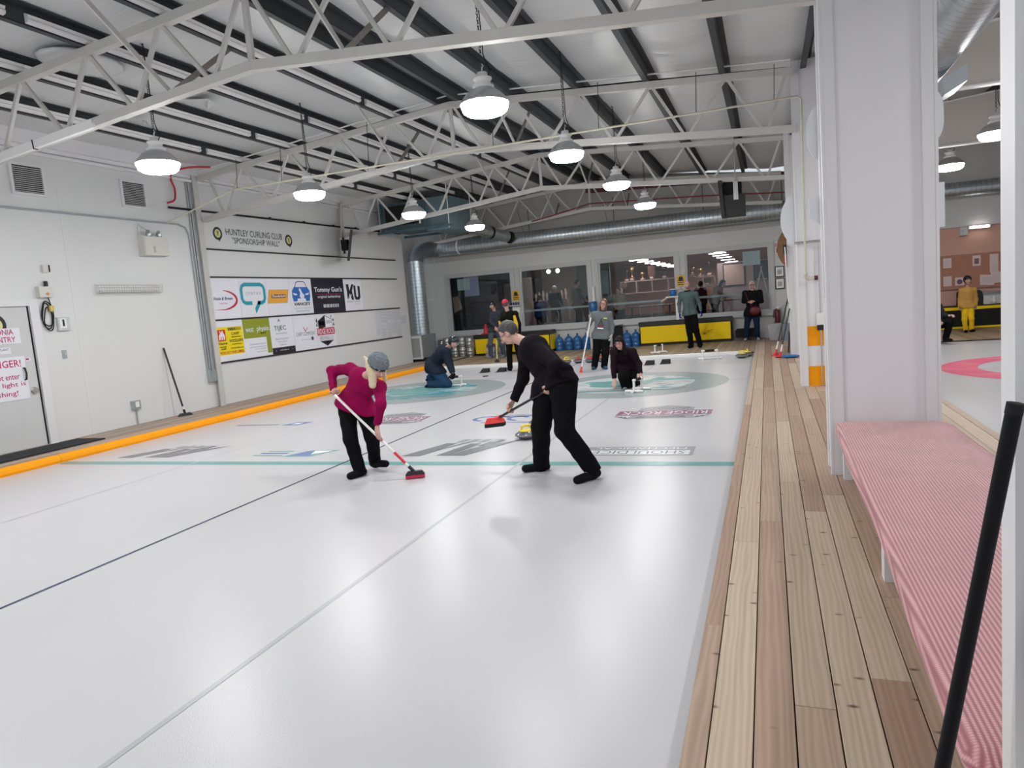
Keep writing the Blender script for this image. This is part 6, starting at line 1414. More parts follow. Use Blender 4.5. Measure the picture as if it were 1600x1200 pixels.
POSE = {
 'w1': dict(HD=(-3.740,6.170,1.177), NK=(-4.004,6.360,1.087), PV=(-4.267,6.480,0.795), SL=(-3.809,6.280,0.961), EL=(-3.718,6.120,0.803), WL=(-3.817,6.180,0.588), FL=(-3.818,6.160,0.478), SR=(-4.293,6.500,1.145), ER=(-4.566,6.560,1.136), WR=(-4.430,6.360,0.938), FR=(-4.284,6.240,0.881), HL=(-4.128,6.420,0.765), KL=(-4.053,6.420,0.406), AL=(-4.169,6.620,0.111), TL=(-3.955,6.520,0.050), HR=(-4.401,6.530,0.769), KR=(-4.241,6.300,0.406), AR=(-4.183,6.320,0.071), TR=(-4.215,6.170,0.005)),
 'm2': dict(HD=(-2.414,6.500,1.417), NK=(-2.241,6.500,1.324), PV=(-1.893,6.330,0.938), SL=(-2.081,6.320,1.261), EL=(-1.832,6.080,1.116), WL=(-1.931,6.200,0.933), FL=(-1.969,6.220,0.847), SR=(-2.282,6.600,1.241), ER=(-2.341,6.600,0.946), WR=(-2.445,6.550,0.729), FR=(-2.497,6.500,0.640), HL=(-1.824,6.250,0.886), KL=(-1.828,6.200,0.493), AL=(-1.605,6.280,0.099), TL=(-1.734,6.080,0.004), HR=(-2.029,6.420,0.857), KR=(-2.118,6.380,0.500), AR=(-2.216,6.600,0.062), TR=(-2.393,6.500,0.007)),
 'k3': dict(HD=(-6.451,13.850,0.984), NK=(-6.648,13.950,0.874), PV=(-7.174,14.200,0.489), SL=(-6.607,13.750,0.805), EL=(-6.546,13.700,0.569), WL=(-6.440,13.650,0.333), FL=(-6.414,13.600,0.213), SR=(-6.755,14.100,0.824), ER=(-6.714,14.150,0.530), WR=(-6.611,14.050,0.306), FR=(-6.576,14.050,0.190), HL=(-7.088,14.050,0.443), KL=(-6.682,13.850,0.078), AL=(-7.157,13.950,0.082), TL=(-7.269,14.000,0.021), HR=(-7.238,14.350,0.431), KR=(-6.877,14.200,0.096), AR=(-7.397,14.450,0.173), TR=(-7.538,14.550,0.106)),
 'k4': dict(HD=(-2.553,12.600,0.841), NK=(-2.532,12.750,0.710), PV=(-2.527,13.100,0.313), SL=(-2.349,12.700,0.657), EL=(-2.254,12.750,0.435), WL=(-2.204,12.600,0.262), FL=(-2.170,12.500,0.180), SR=(-2.689,12.750,0.671), ER=(-2.709,12.700,0.403), WR=(-2.691,12.600,0.189), FR=(-2.690,12.500,0.060), HL=(-2.471,13.050,0.292), KL=(-2.433,12.750,0.027), AL=(-2.383,13.150,0.044), TL=(-2.372,13.280,-0.011), HR=(-2.580,13.050,0.297), KR=(-2.502,12.500,0.240), AR=(-2.493,12.620,0.012), TR=(-2.485,12.450,0.001)),
 's5': dict(HD=(-3.588,16.150,1.532), NK=(-3.626,16.200,1.369), PV=(-3.704,16.250,0.844), SL=(-3.479,16.200,1.283), EL=(-3.432,16.250,1.007), WL=(-3.440,16.150,0.804), FL=(-3.451,16.100,0.704), SR=(-3.829,16.200,1.308), ER=(-3.981,16.250,1.090), WR=(-4.017,16.100,0.934), FR=(-4.012,16.050,0.832), HL=(-3.615,16.250,0.793), KL=(-3.632,16.200,0.374), AL=(-3.695,16.250,0.067), TL=(-3.594,16.050,0.009), HR=(-3.799,16.250,0.805), KR=(-3.848,16.200,0.385), AR=(-3.928,16.250,0.078), TR=(-3.932,16.050,0.009)),
 's6': dict(HD=(-2.113,20.350,1.840), NK=(-2.110,20.400,1.660), PV=(-2.075,20.450,1.078), SL=(-1.886,20.400,1.569), EL=(-1.800,20.450,1.292), WL=(-1.767,20.350,1.077), FL=(-1.718,20.300,0.932), SR=(-2.291,20.400,1.584), ER=(-2.365,20.450,1.318), WR=(-2.349,20.350,1.065), FR=(-2.351,20.300,0.923), HL=(-1.990,20.450,1.017), KL=(-1.922,20.400,0.525), AL=(-1.841,20.450,0.116), TL=(-1.805,20.200,0.063), HR=(-2.149,20.450,1.029), KR=(-2.116,20.400,0.538), AR=(-2.090,20.450,0.112), TR=(-2.138,20.200,0.063)),
 's7': dict(HD=(-0.411,22.000,1.688), NK=(-0.401,22.050,1.517), PV=(-0.426,22.100,0.912), SL=(-0.207,22.050,1.445), EL=(-0.164,22.100,1.177), WL=(-0.358,21.900,1.197), FL=(-0.445,21.820,1.205), SR=(-0.619,22.050,1.460), ER=(-0.667,22.100,1.216), WR=(-0.536,21.900,1.192), FR=(-0.446,21.820,1.187), HL=(-0.338,22.100,0.868), KL=(-0.319,22.050,0.431), AL=(-0.315,22.100,0.084), TL=(-0.279,21.900,0.039), HR=(-0.536,22.100,0.882), KR=(-0.607,22.050,0.450), AR=(-0.641,22.100,0.103), TR=(-0.675,21.900,0.044)),
 's8': dict(HD=(-8.051,20.400,1.721), NK=(-8.023,20.500,1.516), PV=(-8.114,20.600,0.953), SL=(-8.097,20.400,1.465), EL=(-8.122,20.350,1.209), WL=(-7.967,20.300,1.042), FL=(-7.893,20.250,0.941), SR=(-7.877,20.550,1.443), ER=(-7.833,20.600,1.177), WR=(-7.901,20.450,0.989), FR=(-7.933,20.400,0.894), HL=(-8.208,20.550,0.902), KL=(-8.269,20.500,0.503), AL=(-8.343,20.650,0.106), TL=(-8.379,20.450,0.046), HR=(-8.052,20.650,0.885), KR=(-7.956,20.700,0.469), AR=(-7.979,20.900,0.083), TR=(-7.997,20.700,0.022)),
 's9': dict(HD=(-6.225,16.700,1.705), NK=(-6.206,16.750,1.540), PV=(-6.151,16.800,0.979), SL=(-6.353,16.850,1.481), EL=(-6.467,16.950,1.221), WL=(-6.453,17.000,1.001), FL=(-6.445,17.000,0.884), SR=(-5.987,16.700,1.461), ER=(-5.924,16.750,1.195), WR=(-5.979,16.900,0.961), FR=(-6.042,17.000,0.843), HL=(-6.263,16.850,0.917), KL=(-6.286,16.850,0.455), AL=(-6.301,16.850,0.090), TL=(-6.435,17.050,0.006), HR=(-6.035,16.750,0.909), KR=(-5.988,16.750,0.448), AR=(-5.949,16.750,0.101), TR=(-6.060,16.950,0.018)),
 'c10': dict(HD=(4.727,20.550,1.356), NK=(4.737,20.600,1.196), PV=(4.745,20.650,0.760), SL=(4.875,20.600,1.104), EL=(4.926,20.650,0.874), WL=(4.913,20.600,0.700), FL=(4.901,20.550,0.606), SR=(4.597,20.600,1.111), ER=(4.579,20.650,0.886), WR=(4.552,20.600,0.695), FR=(4.554,20.550,0.600), HL=(4.814,20.650,0.690), KL=(4.814,20.600,0.385), AL=(4.824,20.650,0.122), TL=(4.858,20.500,0.065), HR=(4.689,20.650,0.699), KR=(4.661,20.600,0.380), AR=(4.699,20.650,0.114), TR=(4.653,20.450,0.049)),
 'q11': dict(HD=(3.507,18.300,1.110), NK=(3.536,18.400,0.945), PV=(3.543,18.600,0.421), SL=(3.653,18.350,0.850), EL=(3.754,18.300,0.627), WL=(3.800,18.100,0.647), FL=(3.853,18.000,0.661), SR=(3.407,18.400,0.853), ER=(3.360,18.300,0.611), WR=(3.517,18.000,0.528), FR=(3.596,17.900,0.499), HL=(3.600,18.500,0.393), KL=(3.801,18.050,0.491), AL=(3.754,18.200,0.139), TL=(3.812,17.950,0.068), HR=(3.477,18.600,0.395), KR=(3.529,18.000,0.470), AR=(3.520,18.300,0.131), TR=(3.436,18.000,0.072)),
}
BLK = fab('black', (0.006,0.006,0.007), 0.15); BLK2 = fab('black_top', (0.0085,0.0065,0.010), 0.15); MAG = fab('magenta', (0.245,0.004,0.060), 0.10, 14, 0.3, 200); SHOEB = mat('shoe_black',(0.006,0.006,0.007),rough=0.8,spec=0.12,noise=0.2)
KNIT = mat('grey_knit',(0.16,0.18,0.21),rough=0.95,noise=0.85,nscale=45,bump=0.9,bscale=70,stretch=(1,1,2.4))
BLOND = mat('blond_hair',(0.62,0.52,0.34),rough=0.5,noise=0.25,nscale=40,stretch=(3,3,0.6)); GREYH = mat('grey_hair',(0.055,0.052,0.052),rough=0.6,noise=0.9,nscale=9,bump=0.6,bscale=160); BRN = mat('brown_hair',(0.16,0.065,0.035),rough=0.55,noise=0.3,nscale=25); DKH = mat('dark_hair',(0.010,0.006,0.006),rough=0.7,spec=0.15,noise=0.3,nscale=25); WHH = mat('white_hair',(0.52,0.51,0.50),rough=0.6,noise=0.15,nscale=25)
# woman in magenta
t, q = person(POSE['w1'], 'woman in magenta sweater and grey knit hat bending over a white broom', (0.70,-0.42,-0.58), MAG, BLK, SHOEB, BLOND, 'side', 'beanie', KNIT, 0.0115, 0.0, girth=1.04, tl=1.0, curlL=0.35, curlR=0.9, pnL=(0.3,0.6,-0.2), pnR=(0.6,-0.5,-0.2), hem=0.085, upv=(0.45,-0.15,1))
hb = q['hd']; part('hat_band', MB().tube([Vector(hb+q['hu']*0.030+q['fc']*0.09+(q['hs']*math.sin(a)*0.085+q['fc']*(math.cos(a)-1)*0.1)*1.0) for a in [math.radians(-80+16*i) for i in range(11)]], 0.017, 8), BLACKM, t)
# bending man
t, q = person(POSE['m2'], 'bending man in black with grey hair holding a black broom', (-0.80,-0.05,-0.6), BLK2, BLK, SHOEB, GREYH, 'short', None, None, 0.0115, 0.0, girth=1.22, tl=1.22, curlL=1.1, curlR=1.15, pnL=(-0.3,0.6,-0.4), pnR=(0.5,-0.5,-0.4), glasses=mat('glasses_dark',(0.02,0.02,0.025),rough=0.3,noise=0.1), hem=0.06, loose=1.12, upv=(-0.55,0.0,1))
# kneeling helmeted person
NAVYF = fab('navy_jacket',(0.018,0.025,0.040),0.35); JEAN = fab('denim',(0.022,0.055,0.115),0.25)
person(POSE['k3'], 'kneeling person in dark jacket, jeans and black helmet on the teal house', (0.78,-0.15,-0.5), NAVYF, JEAN, SHOEB, GREYH, 'none', 'helmet', mat('helmet_black',(0.012,0.018,0.024),rough=0.25,noise=0.1), 0.017, 0.0, girth=1.38, tl=1.3, kneel=True, glove=fab('black_glove',(0.01,0.01,0.012)), curlL=0.9, curlR=0.9, hem=0.12, loose=1.35, glasses=CHROME, upv=(0.35,0,1))
# kneeling woman
t, q = person(POSE['k4'], 'kneeling woman in black with long dark hair and red glasses', (-0.12,-0.95,-0.2), fab('plum_black',(0.016,0.008,0.014),0.2), BLK, mat('shoe_grey_teal',(0.12,0.20,0.22),rough=0.6,noise=0.2), DKH, 'long', None, None, 0.017, 0.0, kneel=True, glasses=mat('glasses_red',(0.30,0.04,0.06),rough=0.3,noise=0.1), curlL=0.7, curlR=0.15, pnR=(0.1,0.5,-0.7), hem=0.05, girth=1.2, tl=1.25, loose=1.12, upv=(-0.05,-0.1,1))
# standing woman, grey sweater
t, q = person(POSE['s5'], 'standing woman in grey sweater with lanyard leaning on a white stick', (0.05,-1,-0.05), fab('grey_marl',(0.15,0.165,0.175),0.2,60), BLK, mat('shoe_blue',(0.02,0.07,0.13),rough=0.6,noise=0.3), BRN, 'bob', None, None, 0.018, 0.0, girth=1.18, tl=1.15, glove=fab('white_glove',(0.50,0.50,0.50)), glasses=mat('glasses_brown',(0.16,0.05,0.04),rough=0.3,noise=0.1), hem=0.12, collar=fab('dark_collar',(0.05,0.055,0.065)))
J = q['J']; fr = -q['front'] if q['front'][1] > 0 else q['front']
def onchest(u, v, d=0.15): return Vector(J['PV']+q['ta']*v+q['side']*u+fr*d)
part('lanyard', MB().tube([onchest(0.06,0.46,0.12),onchest(-0.03,0.27,0.165),onchest(-0.06,0.22,0.165)], 0.006, 5).tube([onchest(-0.06,0.46,0.12),onchest(0.03,0.27,0.165),onchest(0.06,0.22,0.165)], 0.006, 5), BLACKM, t)
part('pass_card', MB().bar(onchest(-0.07,0.20,0.172),onchest(0.07,0.20,0.172),0.008,0.07), mat('card_maroon',(0.14,0.03,0.05),rough=0.5,noise=0.2), t); part('card_strip', MB().bar(onchest(-0.07,0.15,0.172),onchest(0.07,0.15,0.172),0.008,0.03), WHITEP, t)
part('name_tag', MB().bar(onchest(0.06,0.39,0.150),onchest(0.14,0.39,0.145),0.008,0.025), mat('tag_lime',(0.55,0.62,0.10),rough=0.5,noise=0.05), t)
# man with blue gloves
t, q = person(POSE['s6'], 'standing man in grey green zip jacket with blue gloves', (-0.1,-1,-0.03), fab('grey_green',(0.085,0.125,0.13),0.3,50), BLK, SHOEB, GREYH, 'none', None, None, 0.019, 0.046, girth=1.08, tl=1.1, glove=fab('blue_glove',(0.01,0.015,0.26)), hem=0.09, collar=fab('dark_collar2',(0.02,0.025,0.028)))
J = q['J']; fr = -q['front'] if q['front'][1] > 0 else q['front']
part('zip', MB().tube([Vector(J['PV']+fr*0.14-q['ta']*0.05), Vector(J['PV']+fr*0.135+q['ta']*0.25), Vector(J['NK']+fr*0.08-q['ta']*0.08)], 0.006, 5), BLACKM, t)
part('beard', MB().sphere(tuple(q['hd']-q['hu']*0.085+q['fc']*0.062), 0.04, 10, 6, (1,0.8,0.7)), mat('stubble',(0.25,0.16,0.13),rough=0.7,noise=0.2), t)
# woman in black coat
t, q = person(POSE['s7'], 'standing woman in black coat with white hair and red shoulder bag', (-0.05,-1,-0.08), fab('black_coat',(0.010,0.010,0.012),0.3), fab('dark_denim',(0.012,0.022,0.055),0.25), mat('shoe_pale',(0.35,0.35,0.36),rough=0.6,noise=0.4,nscale=30), WHH, 'bob', None, None, 0.019, 0.05, girth=1.2, glasses=mat('glasses_dark2',(0.03,0.02,0.02),rough=0.3,noise=0.1), hem=0.16, loose=1.15, curlL=0.8, curlR=0.8)
b = MB().sphere((-0.35,21.78,0.93), 0.15, 14, 8, (1.05,0.5,0.85)); part('shoulder_bag', b, mat('bag_red',(0.12,0.012,0.018),rough=0.5,noise=0.2), t); part('bag_strap', MB().tube([(-0.42,21.85,1.0),(-0.55,21.86,1.3),(-0.62,21.92,1.5)], 0.008, 5), mat('bag_red',(0.12,0.012,0.018)), t)
# helmeted person in flowered jacket
person(POSE['s8'], 'helmeted person in speckled dark jacket and grey leggings on the deck', (-0.35,-0.8,-0.4), mat('fabric_floral',(0.030,0.038,0.055),rough=0.9,noise=0.95,nscale=22,stretch=(1,1,1)), fab('grey_leggings',(0.085,0.11,0.14)), mat('shoe_grey',(0.22,0.23,0.25),rough=0.6,noise=0.3), DKH, 'short', 'helmet', mat('helmet_black',(0.012,0.018,0.024)), 0.019, 0.046, curlL=1.0, curlR=1.0, hem=0.06, upv=(-0.1,-0.2,1))
# person in cap from behind
t, q = person(POSE['s9'], 'person in red cap and black jacket with yellow side panels', (-0.25,0.95,-0.1), fab('black_jacket',(0.008,0.008,0.008)), BLK, SHOEB, GREYH, 'short', 'cap', mat('cap_red',(0.62,0.012,0.05),rough=0.7,noise=0.1), 0.018, 0.0, girth=1.12, hem=0.12)
part('yellow_panel', MB().tube([(-5.97,16.64,0.98),(-5.955,16.62,1.2),(-5.99,16.62,1.42)], 0.05, 8, rs=[0.04,0.055,0.035]), mat('fabric_yellow',(0.66,0.42,0.01),rough=0.85,noise=0.1), t)
part('yellow_panel', MB().tube([(-6.42,16.72,1.10),(-6.45,16.75,1.3)], 0.03, 8), mat('fabric_yellow',(0.66,0.42,0.01)), t)
# child
person(POSE['c10'], 'child in black helmet, tan yellow jacket and bright yellow trousers', (0.15,-1,-0.08), fab('tan_yellow',(0.52,0.29,0.08),0.15), mat('fabric_bright_yellow',(0.80,0.52,0.005),rough=0.85,noise=0.12), SHOEB, DKH, 'short', 'helmet', mat('helmet_gloss',(0.010,0.012,0.014),rough=0.2,noise=0.1), 0.017, 0.046, s=0.80, girth=1.1, glove=fab('grey_glove',(0.20,0.21,0.23)), hem=0.10, loose=1.2)
# crouching person
person(POSE['q11'], 'crouching person in black at the edge of the far rink', (0.5,-0.85,-0.1), fab('black_grey',(0.03,0.03,0.032),0.3), BLK, SHOEB, DKH, 'short', 'cap', fab('grey_cap',(0.30,0.30,0.31)), 0.02, 0.0, curlL=0.6, curlR=0.6)

# ================================================================== LOUNGE BEHIND THE WINDOWS
ZL = 0.50
struct('floor', MB().box(-11.9, 1.0, YB+0.15, 41, ZL-0.5, ZL), mat('lounge_carpet',(0.07,0.075,0.085),rough=0.95,noise=0.3,nscale=40), label='lounge carpet behind the windows')
lc = struct('ceiling', MB().box(-11.9, 1.0, YB+0.15, 41, 2.99, 3.1), mat('lounge_ceiling',(0.66,0.36,0.29),rough=0.7,noise=0.03), label='lounge ceiling')
struct('wall_lounge_end', MB().box(-11.9, 1.0, 41, 41.2, 0, 3.1), PEACH)
struct('wall_lounge_side', MB().box(-12.1, -11.9, YB+0.15, 41, 0, 3.1), mat('lounge_dark_wall',(0.045,0.055,0.065),rough=0.7,noise=0.2))
struct('wall_lounge_side', MB().box(1.0, 1.2, YB+0.2, 41, 0, 3.1), PEACH)
struct('wall_lounge_partition', MB().box(-11.9, -8.6, 25.6, 25.75, ZL, 2.99), MATS['lounge_dark_wall'], label='dark partition behind the first window')
struct('wall_lounge_partition', MB().box(-8.6, -6.9, 27.5, 27.65, ZL, 2.99), mat('lounge_pink_grey',(0.42,0.33,0.33),rough=0.7,noise=0.05), label='pale partition behind the second window')
struct('wall_lounge_partition', MB().box(-6.9, -5.6, 26.6, 26.75, ZL, 2.99), mat('lounge_slate',(0.10,0.125,0.135),rough=0.6,noise=0.15,nscale=3), label='slate panel behind the second window')
PANEL = mat('ceiling_panel_lit',(1.0,0.82,0.73),rough=0.5,emit=30.0)
i = 0
for x, ys in ((-4.5,(25.4,26.6,28.4,30.2,31.9,33.6,35.4,37.4)),(-1.68,(25.6,27.4,29.5,31.8,35.0,38.5))):
    for k_, y in enumerate(ys):
        nth = ['first','second','third','fourth','fifth','sixth','seventh','eighth'][k_]
        t = thing('ceiling_panel_light', nth+' lit ceiling panel from the glass in the lounge row behind the '+('third' if x < -3 else 'last')+' window', 'ceiling light', (x,y,2.93), 'lounge ceiling panels behind the third window' if x < -3 else 'lounge ceiling panels behind the last window')
        part('frame', MB().box(x-0.33,x+0.33,y-0.18,y+0.18,2.955,2.989), WHITEP, t); part('diffuser', MB().box(x-0.30,x+0.30,y-0.15,y+0.15,2.945,2.956), PANEL, t)
for (x, y) in ((-7.5,24.9),(-7.15,24.9)):
    t = thing('spot_lamp', 'small lit lounge spot lamp on the '+('pink door' if x < -7.3 else 'slate panel')+' side of the pair', 'spot lamp', (x,y,2.7), 'lounge spot lamps'); part('stem', MB().tube([(x,y,2.99),(x,y,2.85)], 0.02, 8), BLACK, t); part('bulb', MB().sphere((x,y,2.78), 0.07, 12, 8), mat('bulb_lit',(1.0,0.97,0.92),rough=0.4,emit=40.0), t)
# trophy shelf
SHW = mat('shelf_pink_grey',(0.36,0.27,0.26),rough=0.6,noise=0.08)
t = thing('trophy_shelf', 'long pigeonhole shelf with trophies behind the third window', 'shelf', (-4.0,27.2,1.75))
for z in (1.72, 2.17): part('board', MB().box(-5.3,-2.2,27.0,27.3,z,z+0.035), SHW, t)
for x in (-5.3,-2.23): part('upright', MB().box(x,x+0.03,27.0,27.3,ZL,1.72), SHW, t)
for x in (-5.3,-4.7,-4.1,-3.5,-2.9,-2.23): part('divider', MB().box(x,x+0.03,27.0,27.3,1.755,2.17), SHW, t)
t = thing('shelf_unit', 'small wall shelf with trophies behind the last window', 'shelf', (-2.05,26.0,1.8))
for z in (1.80, 2.10): part('board', MB().box(-2.40,-1.70,25.9,26.2,z,z+0.03), SHW, t)
part('side', MB().box(-1.73,-1.70,25.9,26.2,ZL,2.13), SHW, t); part('side', MB().box(-2.40,-2.37,25.9,26.2,ZL,1.80), SHW, t)
GOLD = mat('trophy_gold',(0.40,0.26,0.10),rough=0.3,metal=0.8,noise=0.2); WOODD = mat('trophy_wood',(0.10,0.03,0.025),rough=0.4,noise=0.2)
def trophy(x, y, z, hh, kind, lab):
    t = thing('trophy', lab, 'trophy', (x,y,z), 'trophies in the lounge')
    part('plinth', MB().box(x-0.09,x+0.09,y-0.07,y+0.07,z,z+hh*0.28), WOODD, t)
    if kind == 0: part('cup', MB().lathe([(0.05,0.0),(0.02,hh*0.1),(0.02,hh*0.25),(0.07,hh*0.42),(0.085,hh*0.7),(0.07,hh*0.7),(0.001,hh*0.45)], (x,y,z+hh*0.28), 14), GOLD, t)
    elif kind == 1: part('figure', MB().lathe([(0.04,0),(0.025,hh*0.15),(0.05,hh*0.35),(0.03,hh*0.5),(0.045,hh*0.6),(0.001,hh*0.72)], (x,y,z+hh*0.28), 12), BLACK, t)
    else: part('shield', MB().box(x-0.13,x+0.13,y-0.03,y+0.03,z+hh*0.28,z+hh), WOODD, t)
    part('plaque', MB().box(x-0.06,x+0.06,y-0.078,y-0.07,z+hh*0.06,z+hh*0.2), mat('plaque_pale',(0.55,0.42,0.35),rough=0.4,noise=0.1), t)
for i, (x, hh, k) in enumerate(((-5.05,0.45,1),(-4.85,0.55,0),(-4.45,0.30,0),(-4.10,0.50,2),(-3.62,0.42,1),(-3.05,0.30,0),(-2.6,0.32,0))): trophy(x, 27.15, 2.205, hh, k, ['dark figure trophy at the start of the long shelf','tall gold cup near the start of the long shelf','small gold cup on the long shelf','wide wooden shield trophy on the long shelf','dark figure trophy after the shield on the long shelf','low gold cup on the long shelf','low gold cup at the end of the long shelf'][i])
for i, (x, z, hh, k) in enumerate(((-2.22,2.13,0.28,0),(-1.90,2.13,0.5,1),(-1.98,1.83,0.22,2))): trophy(x, 26.05, z, hh, k, ['gold cup on the small shelf behind the last window','tall dark trophy on the small shelf behind the last window','shield trophy inside the small shelf behind the last window'][i])
# pictures, banners and furniture in the lounge
def board(x0, x1, y, z0, z1, m, lab, cat='picture'):
    t = thing('lounge_picture', lab, cat, ((x0+x1)/2,y,z0)); part('frame', MB().box(x0,x1,y,y+0.03,z0,z1), BLACK, t); part('picture', MB().box(x0+0.04,x1-0.04,y-0.006,y,z0+0.04,z1-0.04), m, t)
board(-6.30,-5.62,26.57,1.75,2.75,mat('screen_teal',(0.10,0.16,0.18),rough=0.2,noise=0.3,nscale=2),'dark framed panel at the start of the third window','panel')
struct('wall_lounge_partition', MB().box(-1.75, 1.0, 28.04, 28.16, ZL, 2.60), mat('lounge_mauve',(0.30,0.24,0.25),rough=0.7,noise=0.06), label='low mauve partition behind the last window')
board(-1.55,-0.75,28.01,1.7,2.55,mat('banner_pale',(0.44,0.33,0.32),rough=0.7,noise=0.15,nscale=5),'pale banner in a dark frame behind the last window','banner')
board(-0.45,0.45,28.01,1.85,2.55,mat('picture_dark',(0.05,0.06,0.09),rough=0.5,noise=0.4,nscale=4),'dark framed picture behind the last window')
board(-9.6,-8.75,25.57,1.55,2.55,mat('map_grey',(0.22,0.19,0.19),rough=0.6,noise=0.6,nscale=7),'grey patterned poster behind the first window','poster')
t = thing('window_notice', 'pale blank notice hung inside the first window', 'notice', (-10.0,YB+0.13,2.35)); part('sheet', MB().box(-10.20,-9.72,YB+0.13,YB+0.135,2.33,2.72), mat('notice_mint',(0.50,0.58,0.56),rough=0.6,noise=0.03), t)
t = thing('window_poster', 'lilac poster behind the blank notice in the first window', 'poster', (-9.7,YB+0.15,2.1)); part('sheet', MB().box(-9.95,-9.40,YB+0.15,YB+0.155,2.1,2.80), mat('poster_lilac',(0.30,0.31,0.46),rough=0.6,noise=0.1), t)
t = thing('window_notice', 'pale blank notice hung inside the last window', 'notice', (-0.4,YB+0.13,2.3)); part('sheet', MB().box(-0.66,-0.16,YB+0.13,YB+0.135,2.28,2.70), mat('notice_mint',(0.50,0.58,0.56)), t)
t = thing('tilted_board', 'tilted tan board in the corner of the first window', 'board', (-10.3,22.9,1.6)); part('stand', MB().box(-10.40,-10.36,22.86,22.90,ZL,1.75), BLACK, t); part('sheet', MB().prism([(-10.48,1.55),(-10.16,1.70),(-10.28,2.15),(-10.50,2.12)], 0, 0.01, frame(RB,(0,22.85,0))), mat('board_tan',(0.32,0.20,0.14),rough=0.7,noise=0.15), t)
t = thing('pink_door', 'pale pink door standing in the lounge behind the first window', 'door', (-8.7,25.1,ZL)); part('leaf', MB().box(-9.05,-8.30,25.2,25.25,ZL,2.65), mat('door_pink',(0.46,0.33,0.32),rough=0.6,noise=0.05), t); part('exit_light', MB().box(-9.02,-8.93,25.15,25.2,2.68,2.86), mat('exit_red',(0.85,0.03,0.07)), t)
t = thing('bar_counter', 'dark counter in the lounge behind the first window', 'counter', (-10.0,24.0,ZL)); part('body', MB().box(-11.2,-9.0,23.8,24.4,ZL,1.45), BLACKM, t); part('top', MB().box(-11.25,-8.95,23.75,24.45,1.45,1.50), BLACK, t); part('tag', MB().box(-9.35,-9.25,23.735,23.75,1.25,1.4), WHITEP, t)
t = thing('pale_shelf', 'shelf of pale ornaments behind the second window', 'shelf', (-7.9,26.0,1.6)); part('board', MB().box(-8.5,-7.1,25.8,26.1,1.70,1.74), SHW, t)
for x in (-8.5,-7.14): part('side', MB().box(x,x+0.04,25.8,26.1,ZL,1.70), SHW, t)
for k in range(9): part('ornament', MB().lathe([(0.001,0),(0.05,0),(0.03,0.1),(0.055,0.2),(0.02,0.28+0.05*(k%3)),(0.001,0.3+0.05*(k%3))], (-8.4+0.15*k,25.95,1.74), 10), PK, t)
def lounge_chair(x, y, rz, lab):
    t = thing('lounge_chair', lab, 'chair', (x,y,ZL), 'wire back lounge chairs')
    WIRE = mat('chair_wire',(0.35,0.37,0.38),rough=0.3,metal=0.7,noise=0.1)
    part('back_hoop', MB().tube([(x-0.20,y+0.2,ZL+0.45),(x-0.22,y+0.22,ZL+0.75),(x-0.14,y+0.24,ZL+0.92),(x+0.14,y+0.24,ZL+0.92),(x+0.22,y+0.22,ZL+0.75),(x+0.20,y+0.2,ZL+0.45)], 0.014, 6), WIRE, t)
    part('seat', MB().cbox(x-0.22,x+0.22,y-0.22,y+0.22,ZL+0.42,ZL+0.47,0.015), mat('chair_seat_grey',(0.10,0.12,0.13),rough=0.8,noise=0.1), t)
    for (a, b) in ((-0.2,-0.2),(0.2,-0.2),(-0.2,0.2),(0.2,0.2)): part('leg', MB().tube([(x+a,y+b,ZL+0.42),(x+a*1.1,y+b*1.1,ZL)], 0.012, 6), WIRE, t)
lounge_chair(-7.0,23.15,0,'wire back chair beside the seated person in blue'); lounge_chair(-6.42,23.15,0,'wire back chair below the person in grey'); lounge_chair(-3.9,23.9,0,'wire back chair behind the third window'); lounge_chair(-3.3,24.1,0,'wire back chair next to another behind the third window')
for (x, y, w_, lab) in ((-6.2,25.6,1.0,'dark lounge table behind the second window'),(-3.9,25.2,1.6,'dark lounge table behind the third window'),(-0.9,25.3,1.3,'dark lounge table behind the last window')):
    t = thing('lounge_table', lab, 'table', (x,y,ZL)); part('top', MB().cbox(x-w_/2,x+w_/2,y-0.4,y+0.4,ZL+0.72,ZL+0.76,0.008), mat('table_dark',(0.05,0.04,0.04),rough=0.4,noise=0.2), t)
    for a in (-1,1): part('leg', MB().box(x+a*w_*0.42-0.03,x+a*w_*0.42+0.03,y-0.03,y+0.03,ZL,ZL+0.72), BLACK, t)
t = thing('easel', 'white folding easel behind the last window', 'easel', (-0.1,24.0,ZL))
for (a, b) in ((-0.16,0.02),(0.14,-0.02)): part('leg', MB().tube([(-0.15+a*2.6,24.0,ZL),(-0.15+b,24.05,ZL+1.75)], 0.02, 6), WHITEP, t)
part('crossbar', MB().tube([(-0.30,24.0,ZL+1.35),(0.02,24.0,ZL+1.35)], 0.015, 6), WHITEP, t)
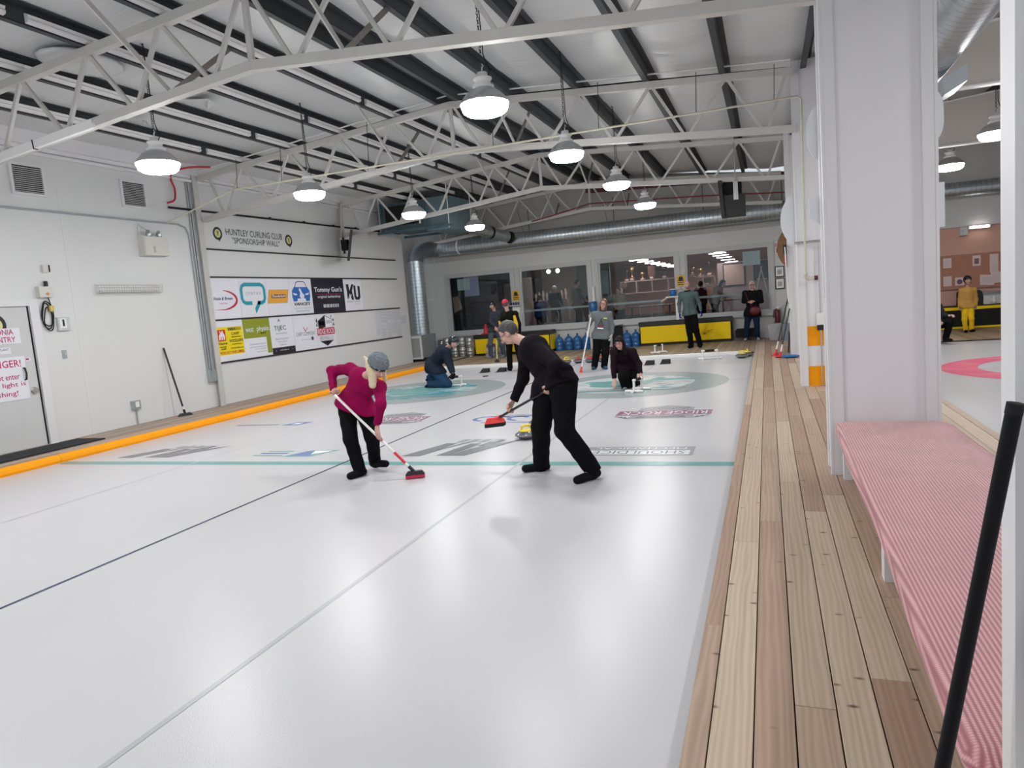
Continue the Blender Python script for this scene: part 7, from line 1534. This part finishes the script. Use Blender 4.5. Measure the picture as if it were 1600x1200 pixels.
# people in the lounge
def stand(x, y, hh, rz=0.0, z=ZL, lean=0.0, sit=False):
    k = hh/1.72; c, s_ = math.cos(rz), math.sin(rz)
    def w_(u, v, zz): return (x+(u*c-v*s_)*k, y+(u*s_+v*c)*k, z+zz*k)
    L_ = lean
    return dict(HD=w_(0,-0.04-L_*0.55,1.60-L_*0.2), NK=w_(0,-L_*0.4,1.43-L_*0.1), PV=w_(0,0,0.95), SL=w_(0.18,-L_*0.36,1.40-L_*0.1), EL=w_(0.24,-0.02-L_*0.3,1.13), WL=w_(0.20,-0.20-L_*0.2,1.00), FL=w_(0.17,-0.28-L_*0.2,0.96), SR=w_(-0.18,-L_*0.36,1.40-L_*0.1), ER=w_(-0.24,-0.02-L_*0.3,1.13), WR=w_(-0.20,-0.20-L_*0.2,1.00), FR=w_(-0.17,-0.28-L_*0.2,0.96),
                HL=w_(0.09,0,0.90), KL=w_(0.10,-0.02,0.49), AL=w_(0.10,0.02,0.09), TL=w_(0.11,-0.16,0.03), HR=w_(-0.09,0,0.90), KR=w_(-0.10,-0.02,0.49), AR=w_(-0.10,0.02,0.09), TR=w_(-0.11,-0.16,0.03))
LG = 'people in the lounge'
person(stand(-7.50,23.6,1.40,3.4), 'person in blue and black seen from behind in the second window', (0.1,1,-0.1), fab('royal_blue',(0.015,0.03,0.10)), BLK, SHOEB, DKH, 'short', h=0.026, g=ZL, group=LG, girth=1.3)
person(stand(-7.30,24.8,1.75,3.0), 'white haired person in dark clothes far inside the second window', (0.2,1,0), fab('slate_blue',(0.03,0.05,0.06)), BLK, SHOEB, WHH, 'short', h=0.026, g=ZL, group=LG)
person(stand(-6.33,24.25,1.88,2.4), 'tall grey haired person in grey sweater inside the second window', (0.8,0.6,0), fab('olive_grey',(0.12,0.125,0.115)), BLK, SHOEB, GREYH, 'short', h=0.026, g=ZL, group=LG, girth=1.15)
person(stand(-5.83,23.75,1.24,2.8), 'short person in dark maroon at the edge of the second window', (-0.5,0.8,0), fab('maroon_dark',(0.05,0.012,0.02)), BLK, SHOEB, DKH, 'short', h=0.026, g=ZL, group=LG)
person(stand(-4.75,23.8,1.44,0.2), 'person in cream jacket behind the third window', (-0.2,-1,-0.2), fab('cream_jacket',(0.34,0.28,0.20),0.3), BLK, SHOEB, BRN, 'short', h=0.026, g=ZL, group=LG, girth=1.25, loose=1.2)
person(stand(-1.62,23.7,1.50,1.3,lean=0.55), 'person in beige coat leaning over behind the last window', (0.7,-0.6,-0.4), fab('beige_coat',(0.26,0.19,0.15),0.2), BLK, SHOEB, mat('teal_hood',(0.05,0.09,0.09),rough=0.8,noise=0.2), 'bob', h=0.026, g=ZL, group=LG, girth=1.2, hem=0.14)
person(stand(-2.05,23.8,1.42,2.6), 'dark dressed person beside the beige coat in the last window', (0.3,0.9,-0.2), fab('dark_red_black',(0.05,0.012,0.018)), BLK, SHOEB, DKH, 'short', h=0.026, g=ZL, group=LG, girth=1.15)
t = thing('balloon', 'peach round balloon above the cream jacket person', 'balloon', (-4.62,24.2,2.0)); part('ball', MB().sphere((-4.62,24.2,2.03), 0.12, 14, 10), mat('balloon_peach',(0.55,0.33,0.26),rough=0.4,noise=0.05), t); part('string', MB().tube([(-4.62,24.2,1.91),(-4.66,24.2,1.2),(-4.64,24.2,ZL)], 0.006, 4), BLACKM, t)

# ------------------------------------------------------------------ tidy helper properties
for o in bpy.data.objects:
    if '_b' in o: del o['_b']
